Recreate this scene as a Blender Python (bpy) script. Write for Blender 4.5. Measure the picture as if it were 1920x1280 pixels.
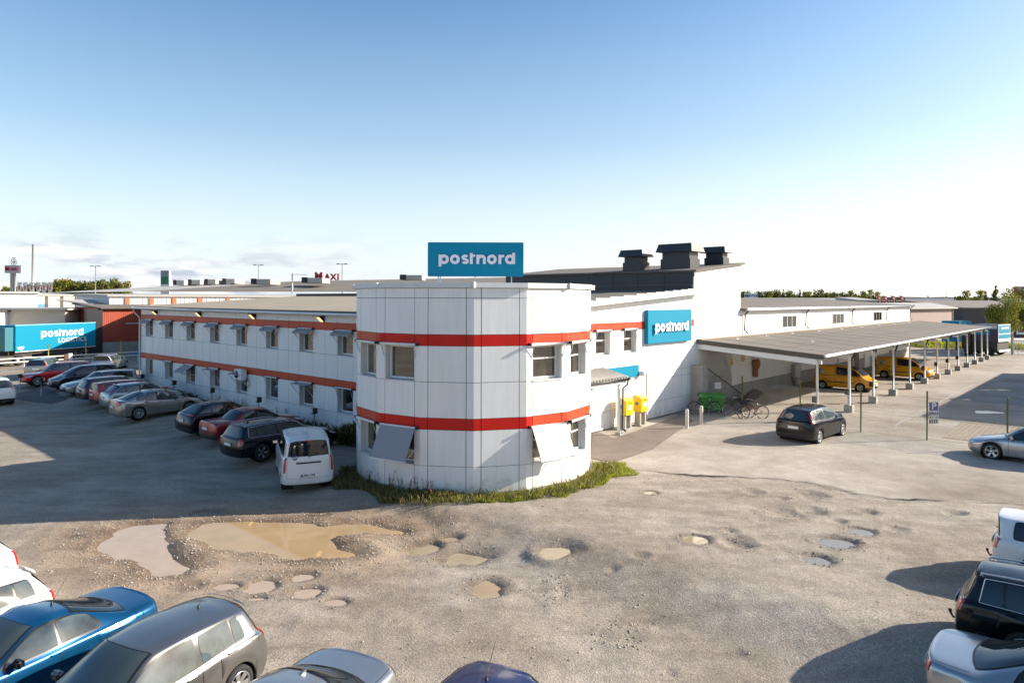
import bpy, bmesh, math, random
import numpy as np
from mathutils import Vector, Matrix
R_ = math.radians
random.seed(7); rng = np.random.default_rng(7)
scn = bpy.context.scene
for o in list(bpy.data.objects): bpy.data.objects.remove(o)
COL = scn.collection
# ------------------------------------------------------------------ camera
F_PX, HOR, ROLL, CH = 1298.0, 560.7, 0.00257, 6.3
cam_d = bpy.data.cameras.new('camera'); cam = bpy.data.objects.new('camera', cam_d); COL.objects.link(cam)
cam.location = (0, 0, CH); cam.rotation_euler = (R_(90), -ROLL, 0)
cam_d.lens = F_PX/1920*36; cam_d.sensor_width = 36; cam_d.shift_y = -(640-HOR)/1920
cam_d.clip_start = .1; cam_d.clip_end = 9000
scn.camera = cam
# ------------------------------------------------------------------ light
SUN_EL, SUN_AZ = R_(25.2), R_(8.0)          # azimuth: angle from +X towards +Y
SUN = Vector((math.cos(SUN_EL)*math.cos(SUN_AZ), math.cos(SUN_EL)*math.sin(SUN_AZ), math.sin(SUN_EL)))
world = bpy.data.worlds.new('World'); scn.world = world; world.use_nodes = True
wn, wl = world.node_tree.nodes, world.node_tree.links
wn.clear()
w_out = wn.new('ShaderNodeOutputWorld'); w_bg = wn.new('ShaderNodeBackground')
w_sky = wn.new('ShaderNodeTexSky'); w_sky.sky_type = 'NISHITA'; w_sky.sun_disc = False
w_sky.sun_elevation = SUN_EL; w_sky.sun_rotation = math.pi/2 - SUN_AZ
w_sky.altitude = 0; w_sky.air_density = 1.0; w_sky.dust_density = 1.0; w_sky.ozone_density = 1.0
# clouds: procedural, in the direction domain, low over the horizon all round
w_tc = wn.new('ShaderNodeTexCoord'); w_sep = wn.new('ShaderNodeSeparateXYZ')
wl.new(w_tc.outputs['Generated'], w_sep.inputs[0])
w_map = wn.new('ShaderNodeMapping'); w_map.inputs['Scale'].default_value = (7, 7, 34); w_map.inputs['Location'].default_value = (1.7, 0.35, 0.0)
wl.new(w_tc.outputs['Generated'], w_map.inputs[0])
w_n = wn.new('ShaderNodeTexNoise'); w_n.inputs['Scale'].default_value = 1.0; w_n.inputs['Detail'].default_value = 9; w_n.inputs['Roughness'].default_value = .62
wl.new(w_map.outputs[0], w_n.inputs['Vector'])
w_r = wn.new('ShaderNodeValToRGB'); w_r.color_ramp.elements[0].position = .45; w_r.color_ramp.elements[1].position = .55
wl.new(w_n.outputs[0], w_r.inputs[0])
w_zr = wn.new('ShaderNodeValToRGB')          # height band
e = w_zr.color_ramp.elements
e[0].position = 0; e[0].color = (1, 1, 1, 1); e[1].position = .10; e[1].color = (0, 0, 0, 1)
m = e.new(.04); m.color = (.85, .85, .85, 1)
wl.new(w_sep.outputs['Z'], w_zr.inputs[0])
w_xr = wn.new('ShaderNodeMapRange'); w_xr.inputs['From Min'].default_value = -.05; w_xr.inputs['From Max'].default_value = -.45
wl.new(w_sep.outputs['X'], w_xr.inputs['Value'])
w_m1 = wn.new('ShaderNodeMath'); w_m1.operation = 'MULTIPLY'; wl.new(w_r.outputs[0], w_m1.inputs[0]); wl.new(w_zr.outputs[0], w_m1.inputs[1])
w_m2 = wn.new('ShaderNodeMath'); w_m2.operation = 'MULTIPLY'; wl.new(w_m1.outputs[0], w_m2.inputs[0]); wl.new(w_xr.outputs[0], w_m2.inputs[1])
w_n2 = wn.new('ShaderNodeTexNoise'); w_n2.inputs['Scale'].default_value = 2.2; w_n2.inputs['Detail'].default_value = 6
wl.new(w_map.outputs[0], w_n2.inputs['Vector'])
w_cc = wn.new('ShaderNodeValToRGB'); w_cc.color_ramp.elements[0].color = (1.75, 1.95, 2.4, 1); w_cc.color_ramp.elements[1].color = (3.7, 3.6, 3.55, 1)
w_cc.color_ramp.elements[0].position = .42; w_cc.color_ramp.elements[1].position = .62
wl.new(w_n2.outputs[0], w_cc.inputs[0])
w_mix = wn.new('ShaderNodeMix'); w_mix.data_type = 'RGBA'
# pale haze low in the sky, all round, a little brighter towards the sun
w_dot = wn.new('ShaderNodeVectorMath'); w_dot.operation = 'DOT_PRODUCT'; w_dot.inputs[1].default_value = tuple(SUN)
wl.new(w_tc.outputs['Generated'], w_dot.inputs[0])
w_hs = wn.new('ShaderNodeHueSaturation'); w_hs.inputs['Hue'].default_value = .498; w_hs.inputs['Saturation'].default_value = 1.26; w_hs.inputs['Value'].default_value = .64; wl.new(w_sky.outputs[0], w_hs.inputs['Color'])
w_hc = wn.new('ShaderNodeValToRGB'); w_hc.color_ramp.elements[0].position = .0; w_hc.color_ramp.elements[0].color = (3.0, 3.3, 3.5, 1); w_hc.color_ramp.elements[1].position = .9; w_hc.color_ramp.elements[1].color = (3.9, 3.75, 3.5, 1)
wl.new(w_dot.outputs['Value'], w_hc.inputs[0])
w_hz = wn.new('ShaderNodeValToRGB'); e = w_hz.color_ramp.elements
e[0].position = 0; e[0].color = (.95, .95, .95, 1); e[1].position = .40; e[1].color = (0, 0, 0, 1); m = e.new(.09); m.color = (.62, .62, .62, 1); m = e.new(.22); m.color = (.20, .20, .20, 1)
wl.new(w_sep.outputs['Z'], w_hz.inputs[0])
w_mh = wn.new('ShaderNodeMix'); w_mh.data_type = 'RGBA'; wl.new(w_hz.outputs[0], w_mh.inputs['Factor']); wl.new(w_hs.outputs[0], w_mh.inputs['A']); wl.new(w_hc.outputs[0], w_mh.inputs['B'])
wl.new(w_m2.outputs[0], w_mix.inputs['Factor']); wl.new(w_mh.outputs['Result'], w_mix.inputs['A']); wl.new(w_cc.outputs[0], w_mix.inputs['B'])
wl.new(w_mix.outputs['Result'], w_bg.inputs['Color']); w_bg.inputs['Strength'].default_value = .122
wl.new(w_bg.outputs[0], w_out.inputs[0])
sl = bpy.data.lights.new('sun', 'SUN'); sl.energy = 4.0; sl.angle = R_(.53); sl.color = (1, .90, .76)
so = bpy.data.objects.new('sun', sl); COL.objects.link(so)
so.rotation_euler = SUN.to_track_quat('Z', 'Y').to_euler()
scn.view_settings.view_transform = 'Standard'; scn.view_settings.look = 'None'
scn.view_settings.exposure = 1.36; scn.view_settings.gamma = 1; scn.view_settings.use_curve_mapping = False

# ------------------------------------------------------------------ geometry of the place
def ray(px, py):
    u, v = (px-960)/F_PX, -(py-HOR)/F_PX
    c, s = math.cos(ROLL), math.sin(ROLL)
    return Vector((u*c - v*s, 1.0, u*s + v*c))
def G(px, py, z=0.0):
    d = ray(px, py); k = (z-CH)/d.z
    return Vector((d.x*k, d.y*k, z))
def atY(px, py, Y):
    d = ray(px, py); return Vector((d.x*Y, Y, CH+d.z*Y))
C0 = Vector((-1.443, 26.72, 0)); ANG = math.atan2(.741, .672)
DR = Vector((.672, .741, 0)).normalized(); DL = Vector((-.741, .672, 0)).normalized()
def LW(x, y, z=0): return C0 + DR*x + DL*y + Vector((0, 0, z))
def WL(p): q = p - C0; return (q.dot(DR), q.dot(DL))
def smooth(a, b, x):
    t = np.clip((x-a)/(b-a), 0, 1); return t*t*(3-2*t)
def gmac(x, y):                                   # the lot falls away from the building
    d = (x-C0.x)*(-.672) + (y-C0.y)*(-.741)
    return -.35*smooth(3.6, 6.6, d)
def GG(px, py, dz=0.0):
    z = 0.0
    for _ in range(8):
        p = G(px, py, z+dz); z = float(gmac(p.x, p.y))
    p.z = z; return p

# ------------------------------------------------------------------ materials
MATS = {}
def mat(name, col, rough=.6, metal=0, coat=0, spec=.5, emit=None, noise=None, bump=None, trans=0, alpha=1):
    if name in MATS: return MATS[name]
    m = bpy.data.materials.new(name); m.use_nodes = True; MATS[name] = m
    nt = m.node_tree; b = nt.nodes['Principled BSDF']
    b.inputs['Base Color'].default_value = (*col, 1); b.inputs['Roughness'].default_value = rough
    b.inputs['Metallic'].default_value = metal; b.inputs['Coat Weight'].default_value = coat
    b.inputs['Coat Roughness'].default_value = .03; b.inputs['Specular IOR Level'].default_value = spec
    b.inputs['Transmission Weight'].default_value = trans; b.inputs['Alpha'].default_value = alpha
    if emit: b.inputs['Emission Color'].default_value = (*emit[:3], 1); b.inputs['Emission Strength'].default_value = emit[3]
    tc = nt.nodes.new('ShaderNodeTexCoord')
    if noise:   # list of (scale, amount, (sx,sy,sz)) multiplied into the colour
        prev = None
        for sc, amt, st in noise:
            mp = nt.nodes.new('ShaderNodeMapping'); mp.inputs['Scale'].default_value = st
            geo = nt.nodes.new('ShaderNodeNewGeometry')
            nt.links.new(geo.outputs['Position'], mp.inputs[0])
            n = nt.nodes.new('ShaderNodeTexNoise'); n.inputs['Scale'].default_value = sc; n.inputs['Detail'].default_value = 5; n.inputs['Roughness'].default_value = .6
            nt.links.new(mp.outputs[0], n.inputs['Vector'])
            mr = nt.nodes.new('ShaderNodeMapRange'); mr.inputs['From Min'].default_value = .3; mr.inputs['From Max'].default_value = .7
            mr.inputs['To Min'].default_value = 1-amt; mr.inputs['To Max'].default_value = 1+amt
            nt.links.new(n.outputs[0], mr.inputs['Value'])
            if prev is None: prev = mr.outputs[0]
            else:
                mu = nt.nodes.new('ShaderNodeMath'); mu.operation = 'MULTIPLY'
                nt.links.new(prev, mu.inputs[0]); nt.links.new(mr.outputs[0], mu.inputs[1]); prev = mu.outputs[0]
        vm = nt.nodes.new('ShaderNodeVectorMath'); vm.operation = 'SCALE'; vm.inputs[0].default_value = col
        nt.links.new(prev, vm.inputs['Scale']); nt.links.new(vm.outputs[0], b.inputs['Base Color'])
    if bump:
        n = nt.nodes.new('ShaderNodeTexNoise'); n.inputs['Scale'].default_value = bump[0]; n.inputs['Detail'].default_value = 5
        geo = nt.nodes.new('ShaderNodeNewGeometry'); nt.links.new(geo.outputs['Position'], n.inputs['Vector'])
        bp = nt.nodes.new('ShaderNodeBump'); bp.inputs['Distance'].default_value = bump[1]
        nt.links.new(n.outputs[0], bp.inputs['Height']); nt.links.new(bp.outputs[0], b.inputs['Normal'])
    return m
WHITE = mat('white_sheet', (.76, .76, .75), .42, noise=[(.9, .035, (1, 1, .35)), (9, .045, (1, 1, .07))], bump=(1.4, .006))
def splash(m, z1=.75, c=(.42, .36, .28)):
    """irregular splash dirt low on the cladding"""
    nt = m.node_tree; b = nt.nodes['Principled BSDF']; src = b.inputs['Base Color'].links[0].from_socket
    g = nt.nodes.new('ShaderNodeNewGeometry'); sp = nt.nodes.new('ShaderNodeSeparateXYZ'); nt.links.new(g.outputs['Position'], sp.inputs[0])
    n = nt.nodes.new('ShaderNodeTexNoise'); n.inputs['Scale'].default_value = 3.5; n.inputs['Detail'].default_value = 6; nt.links.new(g.outputs['Position'], n.inputs['Vector'])
    a = nt.nodes.new('ShaderNodeMath'); a.operation = 'MULTIPLY_ADD'; a.inputs[1].default_value = 1.6; a.inputs[2].default_value = -.8; nt.links.new(n.outputs[0], a.inputs[0])
    q = nt.nodes.new('ShaderNodeMath'); q.operation = 'ADD'; nt.links.new(sp.outputs['Z'], q.inputs[0]); nt.links.new(a.outputs[0], q.inputs[1])
    r = nt.nodes.new('ShaderNodeMapRange'); r.inputs['From Min'].default_value = z1; r.inputs['From Max'].default_value = -.05; r.inputs['To Max'].default_value = .55; nt.links.new(q.outputs[0], r.inputs['Value'])
    x = nt.nodes.new('ShaderNodeMix'); x.data_type = 'RGBA'; nt.links.new(r.outputs[0], x.inputs['Factor']); nt.links.new(src, x.inputs['A']); x.inputs['B'].default_value = (*c, 1); nt.links.new(x.outputs['Result'], b.inputs['Base Color'])
splash(WHITE, .45)
REDP = mat('red_sheet', (.55, .014, .008), .42, spec=.25, noise=[(1.1, .08, (1, 1, .4))])
REDO = mat('red_sheet_sheen', (.50, .062, .022), .42, spec=.3, noise=[(1.1, .08, (1, 1, .4))])  # orange sheen of the light put into the red, for wing and side faces
TRIM = mat('grey_white_trim', (.62, .63, .64), .5, noise=[(3, .05, (1, 1, .3))])
FRAME = mat('window_frame_white', (.72, .72, .69), .45)
SEAM = mat('dark_joint', (.09, .09, .09), .9)
GLASS = mat('window_glass', (.045, .037, .026), .02, coat=1, spec=1.0, noise=[(1.3, .85, (1, 1, .6))])
DGLASS = mat('dark_glass', (.012, .015, .017), .03, spec=.8)
ALU = mat('aluminium', (.55, .56, .58), .38, metal=.85)
ZINC = mat('galvanised_steel', (.45, .46, .46), .5, metal=.6, noise=[(9, .12, (1, 1, 1))])
BLACK = mat('black_plastic', (.018, .018, .02), .5)
RUBBER = mat('tyre_rubber', (.02, .02, .021), .85)
DARKSH = mat('charcoal_sheet', (.028, .031, .038), .42, noise=[(1.2, .15, (1, 1, 1))])
GREYFAB = mat('grey_awning_cloth', (.27, .28, .31), .9, noise=[(30, .06, (1, 1, 1))])
BEIGEFAB = mat('pale_awning_cloth', (.55, .52, .47), .9, noise=[(5, .05, (1, 1, 1))])
ROOF_BEIGE = mat('roof_felt_beige', (.30, .25, .19), .92, noise=[(.35, .10, (1, 1, 1)), (30, .12, (1, 1, 1))])
ROOF_GREY = mat('roof_felt_grey', (.15, .13, .108), .92, noise=[(.35, .14, (1, 1, 1)), (25, .12, (1, 1, 1))])
ROOF_PALE = mat('roof_sheet_pale', (.40, .38, .34), .6, noise=[(.3, .08, (1, 1, 1))])
CONC = mat('concrete', (.36, .34, .30), .9, noise=[(2, .12, (1, 1, 1)), (25, .08, (1, 1, 1))])
CYAN = mat('turquoise_sign_face', (0.0, .21, .34), .5, spec=.2)
LETTER = mat('white_letter', (.72, .70, .74), .45)
YELLOW = mat('post_yellow', (.85, .52, .0), .38, coat=.4)
ORANGEL = mat('lit_lamp', (1, .75, .4), .5, emit=(1, .62, .25, .7))

# ------------------------------------------------------------------ builders
def link(o, parent=None):
    COL.objects.link(o)
    if parent is not None: o.parent = parent
    return o
def tag(o, label=None, cat=None, group=None, kind=None):
    if label: o['label'] = label
    if cat: o['category'] = cat
    if group: o['group'] = group
    if kind: o['kind'] = kind
    return o
def thing(name, label, cat, loc=(0, 0, 0), rz=0, group=None):
    o = bpy.data.objects.new(name, None); o.empty_display_size = .2
    o.location = loc; o.rotation_euler = (0, 0, rz); COL.objects.link(o)
    return tag(o, label, cat, group)
class MB:
    """collects shapes, links them as one mesh object"""
    def __init__(s): s.v = []; s.f = []; s.m = []; s.mats = []; s.sm = []
    def _mi(s, m):
        if m not in s.mats: s.mats.append(m)
        return s.mats.index(m)
    def add(s, vs, fs, m, sm=False):
        o = len(s.v); i = s._mi(m); s.v += [tuple(v) for v in vs]
        for f in fs: s.f.append(tuple(a+o for a in f)); s.m.append(i); s.sm.append(sm)
        return s
    def box(s, a, b, m, M=None, bev=0):
        x0, y0, z0 = [min(p, q) for p, q in zip(a, b)]; x1, y1, z1 = [max(p, q) for p, q in zip(a, b)]
        if bev <= 0:
            vs = [(x0,y0,z0),(x1,y0,z0),(x1,y1,z0),(x0,y1,z0),(x0,y0,z1),(x1,y0,z1),(x1,y1,z1),(x0,y1,z1)]
            fs = [(0,3,2,1),(4,5,6,7),(0,1,5,4),(1,2,6,5),(2,3,7,6),(3,0,4,7)]
        else:
            bm = bmesh.new(); bmesh.ops.create_cube(bm, size=1)
            for v in bm.verts: v.co = ((x0+x1)/2+v.co.x*(x1-x0), (y0+y1)/2+v.co.y*(y1-y0), (z0+z1)/2+v.co.z*(z1-z0))
            bmesh.ops.bevel(bm, geom=bm.edges[:], offset=bev, segments=2, affect='EDGES')
            vs = [tuple(v.co) for v in bm.verts]; fs = [tuple(v.index for v in f.verts) for f in bm.faces]; bm.free()
        if M is not None: vs = [M @ Vector(v) for v in vs]
        return s.add(vs, fs, m)
    def prism(s, pts, z0, z1, m, M=None):
        n = len(pts); vs = [(p[0], p[1], z0) for p in pts]+[(p[0], p[1], z1) for p in pts]
        fs = [tuple(range(n))[::-1], tuple(range(n, 2*n))]+[(i, (i+1) % n, n+(i+1) % n, n+i) for i in range(n)]
        if M is not None: vs = [M @ Vector(v) for v in vs]
        return s.add(vs, fs, m)
    def ext(s, pts3, vec, m):          # extrude a 3-D polygon by a vector
        n = len(pts3); vec = Vector(vec); vs = [Vector(p) for p in pts3]; vs += [p+vec for p in vs]
        fs = [tuple(range(n))[::-1], tuple(range(n, 2*n))]+[(i, (i+1) % n, n+(i+1) % n, n+i) for i in range(n)]
        return s.add(vs, fs, m)
    def tube(s, pts, r, m, n=8, cap=True, closed=False):
        pts = [Vector(p) for p in pts]; rs = r if isinstance(r, (list, tuple)) else [r]*len(pts)
        vs = []; fs = []; ref = None; K = len(pts)
        for i, p in enumerate(pts):
            if closed: t = (pts[(i+1) % K]-pts[i-1]).normalized()
            else: t = (pts[min(i+1, K-1)]-pts[max(i-1, 0)]).normalized()
            if ref is None: ref = Vector((0, 0, 1)) if abs(t.z) < .9 else Vector((1, 0, 0))
            a = t.cross(ref).normalized(); b = t.cross(a).normalized(); ref = -b if False else ref
            for k in range(n):
                th = 2*math.pi*k/n; vs.append(p+a*math.cos(th)*rs[i]+b*math.sin(th)*rs[i])
        for i in range(K-1 if not closed else K):
            j = (i+1) % K
            for k in range(n): fs.append((i*n+k, i*n+(k+1) % n, j*n+(k+1) % n, j*n+k))
        if cap and not closed: fs += [tuple(range(n)), tuple(range((K-1)*n, K*n))[::-1]]
        return s.add(vs, fs, m, True)
    def lathe(s, prof, m, n=16, axis='z', c=(0, 0, 0), M=None):
        vs = []; fs = []; K = len(prof)
        for r, h in prof:
            for k in range(n):
                th = 2*math.pi*k/n; p = (r*math.cos(th), r*math.sin(th), h)
                if axis == 'y': p = (p[0], p[2], p[1])
                if axis == 'x': p = (p[2], p[0], p[1])
                p = Vector(p)+Vector(c); vs.append(M @ p if M is not None else p)
        for i in range(K-1):
            for k in range(n): fs.append((i*n+k, i*n+(k+1) % n, (i+1)*n+(k+1) % n, (i+1)*n+k))
        return s.add(vs, fs, m, True)
    def build(s, name, parent=None, loc=None, rz=0):
        if not s.v: return None
        me = bpy.data.meshes.new(name); me.from_pydata([tuple(v) for v in s.v], [], s.f)
        for m in s.mats: me.materials.append(m)
        me.polygons.foreach_set('material_index', s.m); me.polygons.foreach_set('use_smooth', s.sm); me.update()
        o = bpy.data.objects.new(name, me)
        if loc is not None: o.location = loc
        o.rotation_euler = (0, 0, rz)
        return link(o, parent)
def grid_mesh(name, P, m, parent=None, wrapu=False, flip=False):
    """P: (nu,nv,3) array -> smooth mesh object"""
    nu, nv = P.shape[:2]
    idx = np.arange(nu*nv).reshape(nu, nv)
    a, b, c, d = idx[:-1, :-1], idx[1:, :-1], idx[1:, 1:], idx[:-1, 1:]
    F = np.stack([a, b, c, d] if not flip else [a, d, c, b], -1).reshape(-1, 4)
    return P.reshape(-1, 3), F
def np_obj(name, V, F, m, parent=None, smooth_=True, mi=None):
    me = bpy.data.meshes.new(name); me.from_pydata(V.tolist(), [], F.tolist())
    for k in (m if isinstance(m, (list, tuple)) else [m]): me.materials.append(k)
    me.polygons.foreach_set('use_smooth', [smooth_]*len(me.polygons))
    if mi is not None: me.polygons.foreach_set('material_index', mi)
    me.update(); o = bpy.data.objects.new(name, me); return link(o, parent)
def copy_tree(src, loc=None, rz=None, label=None, group=None):
    r = src.copy(); COL.objects.link(r)
    if loc is not None: r.location = loc
    if rz is not None: r.rotation_euler = (0, 0, rz)
    if label: r['label'] = label
    if group: r['group'] = group
    for ch in src.children:
        c = ch.copy(); COL.objects.link(c); c.parent = r
        for g in ch.children: d = g.copy(); COL.objects.link(d); d.parent = c
    return r
def text_mesh(txt, size, depth, m, name='lettering', parent=None, bold=0.0, M=None, spacing=1.0):
    cu = bpy.data.curves.new(name, 'FONT'); cu.body = txt; cu.size = size; cu.extrude = depth; cu.offset = bold
    cu.align_x = 'CENTER'; cu.align_y = 'CENTER'; cu.space_character = spacing
    to = bpy.data.objects.new('tmp', cu); COL.objects.link(to)
    dg = bpy.context.evaluated_depsgraph_get(); me = bpy.data.meshes.new_from_object(to.evaluated_get(dg))
    bpy.data.objects.remove(to); me.materials.clear(); me.materials.append(m)
    if M is not None: me.transform(M)
    me.name = name; return link(bpy.data.objects.new(name, me), parent)
# ================================================================== cars
def pchip_slopes(X, odd_start=None, odd_end=None):
    """X: (n,...) uniform knots -> monotone slopes; ends: 'odd' -> secant, 'even' -> zero (per array mask)"""
    d = np.diff(X, axis=0); m = np.zeros_like(X)
    a, b = d[:-1], d[1:]; same = (a*b) > 0
    with np.errstate(divide='ignore', invalid='ignore'): h = np.where(same, 2*a*b/(a+b), 0)
    m[1:-1] = h; m[0] = d[0]; m[-1] = d[-1]
    return m
class CarShape:
    def __init__(s, p):
        s.p = p; L, W, H = p['L'], p['W'], p['H']; w = W/2; fo, wb, Rw = p['fo'], p['wb'], p['R']
        s.xf, s.xr = fo, fo+wb
        lip, cx, cz, wt = p['lip'], p['cx'], p['cz'], p['wt']
        rt, rb, dz = p['rt'], p['rb'], p['dz']; bf, br = p['bf'], p['br']; fl = p.get('fl', .2); Hr = p.get('Hr', H-.02)
        wr = p.get('wr', .66); nose = p.get('nose', .16); wrap = p['kind'] == 'wrap'
        N = np.zeros((12, 9, 3))
        def st(i, xs, ys, zs): N[i, :, 0] = xs; N[i, :, 1] = np.array(ys)*w; N[i, :, 2] = zs
        hz = lambda x: lip+.06+(cz-lip-.06)*(max(0, (x-.2))/(cx-.2))**.8
        lo = [fl, fl+.04, .42, .60]
        # front
        st(0, [.14, .05, .0, .01, .04, .07, .11, .16, .20], [0]*9, lo+[lip-.10, lip-.02, lip+.02, lip+.04, lip+.06])
        n1 = nose*.25
        st(1, [.14+n1, .05+n1, n1, n1+.01, n1+.04, n1+.07, n1+.11, .18, .22], [.42, .5, .52, .52, .5, .47, .40, .2, 0], lo+[lip-.10, lip-.02, lip+.02, lip+.045, lip+.07])
        n2 = nose*1.35
        st(2, [.2+n2, .12+n2, n2+.07, n2+.08, n2+.12, n2+.16, n2+.2, .34, .36], [.72, .84, .89, .895, .87, .83, .68, .36, 0], lo+[lip-.06, lip+.0, lip+.06, lip+.085, lip+.095])
        hm = hz(fo)
        st(3, [fo]*6+[fo, fo-.02, fo-.04], [.78, .965, .99, 1, .965, .90, .72, .4, 0], lo+[hm-.10, hm-.035, hm-.005, hm+.012, hm+.02])
        st(4, [cx+.02]*6+[cx+.06, cx-.04, cx-.10], [.78, .965, .99, 1, .965, .905, .80, .44, 0], lo+[bf-.07, bf, cz+.015, cz+.03, cz+.035])
        bx = wt + (rt-wt)*(.40 if wrap else .50)
        st(5, [wt]*6+[wt+.10, wt+.02, wt], [.78, .965, .99, 1, .965, .91, wr-.03, .36, 0], lo+[bf-.07, bf+.005, H-.10, H-.045, H-.035])
        bm_ = bf+(br-bf)*.45
        st(6, [bx]*9, [.78, .965, .99, 1, .965, .915, wr+.01, .37, 0], lo+[bm_-.07, bm_+.005, H-.065, H-.012, H])
        if not wrap:
            st(7, [rt+.10]*6+[rt-.02, rt+.02, rt+.04], [.78, .965, .99, 1, .965, .91, wr-.03, .35, 0], lo+[br-.07, br, Hr-.09, Hr-.04, Hr-.03])
            st(8, [rb]*6+[rb-.02, rb+.06, rb+.10], [.78, .965, .99, 1, .96, .89, .74, .42, 0], lo+[br-.045, dz-.03, dz+.0, dz+.015, dz+.02])
            st(9, [L-.26, L-.2, L-.15, L-.14, L-.17, L-.21, L-.24, L-.16, L-.14], [.72, .85, .90, .905, .87, .82, .68, .38, 0], lo+[dz-.10, dz-.03, dz-.0, dz+.01, dz+.015])
            k = p.get('deckx', .05)
            st(10, [L-.16, L-.08, L-.03, L-.03, L-.06, L-.075, L-.09, L-.10, L-.10], [.42, .5, .52, .52, .5, .49, .44, .22, 0], lo+[dz-.10, dz-.015, dz+.015, dz+.02, dz+.02])
            st(11, [L-.14, L-.05, L, L-.0, L-.035, L-.05, L-.065, L-.075, L-.085], [0]*9, lo+[dz-.10, dz-.01, dz+.02, dz+.025, dz+.025])
        else:
            q = L-.85
            q = min(q, rt-.25)
            st(7, [q]*6+[q, q, q], [.78, .965, .99, 1, .965, .91, wr, .37, 0], lo+[br-.07, br, Hr-.075+(H-Hr)*.4, Hr-.02+(H-Hr)*.4, Hr+(H-Hr)*.4])
            g = p.get('gl', .10)
            st(8, [L-.42]*5+[L-.44, min(L-.46, rt-.12), min(L-.46, rt-.14), min(L-.46, rt-.14)], [.78, .965, .985, .995, .955, .895, wr-.015, .365, 0], lo+[br-.07, br+.005, Hr-.09, Hr-.035, Hr-.02])
            st(9, [L-.26, L-.17, L-.12, L-.11, L-.11-g*.3, L-.13-g*.5, rt-.02, rt-.06, rt-.08], [.72, .86, .905, .91, .88, .84, wr-.08, .34, 0], lo+[br-.07, br+.005, Hr-.095, Hr-.04, Hr-.025])
            st(10, [L-.16, L-.07, L-.03, L-.03, L-.035-g*.3, L-.045-g*.5, rt+.035, rt+.0, rt-.03], [.42, .5, .52, .52, .51, .50, .38, .2, 0], lo+[br-.04, br-.0, Hr-.05, Hr-.035, Hr-.028])
            st(11, [L-.14, L-.04, L, L, L-.01-g*.3, L-.02-g*.5, rt+.05, rt+.02, rt-.01], [0]*9, lo+[br-.045, br-.005, Hr-.045, Hr-.035, Hr-.03])
        N[:, :, 0] = (fo+wb/2) - N[:, :, 0]           # x forward, origin mid wheelbase
        s.ox = fo+wb/2; s.N = N
        s.wx = (s.ox-s.xf, s.ox-s.xr); s.Ra = Rw+.05; s.Rw = Rw
        m = pchip_slopes(N)
        d0 = N[1]-N[0]; d1 = N[-1]-N[-2]
        m[0] = 0; m[0, :, 1] = d0[:, 1]*1.2; m[-1] = 0; m[-1, :, 1] = d1[:, 1]*1.2
        s.M = m
    def S(s, u, v, arch=True):
        u = np.asarray(u, float); v = np.asarray(v, float); u, v = np.broadcast_arrays(u, v)
        i = np.clip(np.floor(u).astype(int), 0, 10); t = (u-i)[..., None, None]
        h00 = 2*t**3-3*t**2+1; h10 = t**3-2*t**2+t; h01 = -2*t**3+3*t**2; h11 = t**3-t**2
        Rr = h00*s.N[i]+h10*s.M[i]+h01*s.N[i+1]+h11*s.M[i+1]         # (...,9,3)
        Rm = np.moveaxis(Rr, -2, 0)
        m = pchip_slopes(Rm); m[-1] = 0; m[-1, ..., 1] = (Rm[-1]-Rm[-2])[..., 1]
        j = np.clip(np.floor(v).astype(int), 0, 7); t = (v-j)[..., None]
        def pick(A, k): return np.take_along_axis(np.moveaxis(A, 0, -1), k[..., None, None], -1)[..., 0]
        a, b, ma, mb = pick(Rm, j), pick(Rm, j+1), pick(m, j), pick(m, j+1)
        h00 = 2*t**3-3*t**2+1; h10 = t**3-2*t**2+t; h01 = -2*t**3+3*t**2; h11 = t**3-t**2
        P = h00*a+h10*ma+h01*b+h11*mb
        if arch:
            zt = Rm[4][..., 2]; zb = Rm[1][..., 2]
            for xw in s.wx:
                dx = P[..., 0]-xw; ins = (np.abs(dx) <= s.Ra+1e-6) & (P[..., 2] < zt) & (v < 4)
                za = s.Rw + np.sqrt(np.maximum(0, s.Ra**2-dx**2))
                z2 = za+np.maximum(P[..., 2]-zb, -.02)*(zt-za)/np.maximum(zt-zb, .05)
                P[..., 2] = np.where(ins & (za > zb), z2, P[..., 2])
        return P
    def nrm(s, u, v):
        e = .02
        du = s.S(np.minimum(u+e, 11), v, False)-s.S(np.maximum(u-e, 0), v, False)
        dv = s.S(u, np.minimum(v+e, 8), False)-s.S(u, np.maximum(v-e, 0), False)
        n = np.cross(du, dv); n /= np.maximum(np.linalg.norm(n, axis=-1, keepdims=True), 1e-9)
        return n
    def u_at_x(s, x, v=1.0, lo=2.0, hi=9.0):
        for _ in range(40):
            m = (lo+hi)/2
            if s.S(m, v, False)[0] > x: lo = m
            else: hi = m
        return (lo+hi)/2
    def patch(s, u0, u1, v0, v1, off, nu=14, nv=6, rnd=.0, vlo=None, vhi=None, mirror=False):
        """grid on the right-hand (+y) skin, lifted by off"""
        T = np.linspace(0, 1, nu)
        if rnd > 0: T = np.unique(np.concatenate([T, np.linspace(0, rnd, 5), 1-np.linspace(0, rnd, 5)]))
        U = u0+(u1-u0)*T; lo_ = np.full_like(T, v0) if vlo is None else np.interp(T, *vlo); hi_ = np.full_like(T, v1) if vhi is None else np.interp(T, *vhi)
        if rnd > 0:
            ed = np.minimum(T, 1-T); k = np.where(ed < rnd, 1-np.sqrt(np.maximum(0, 1-((rnd-ed)/rnd)**2)), 0)*.33
            lo_, hi_ = lo_+(hi_-lo_)*k, hi_-(hi_-lo_)*k
        VV = lo_[:, None]+(hi_-lo_)[:, None]*np.linspace(0, 1, nv)[None, :]
        UU = np.repeat(U[:, None], nv, 1)
        return s.S(UU, VV)+s.nrm(UU, VV)*off
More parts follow.
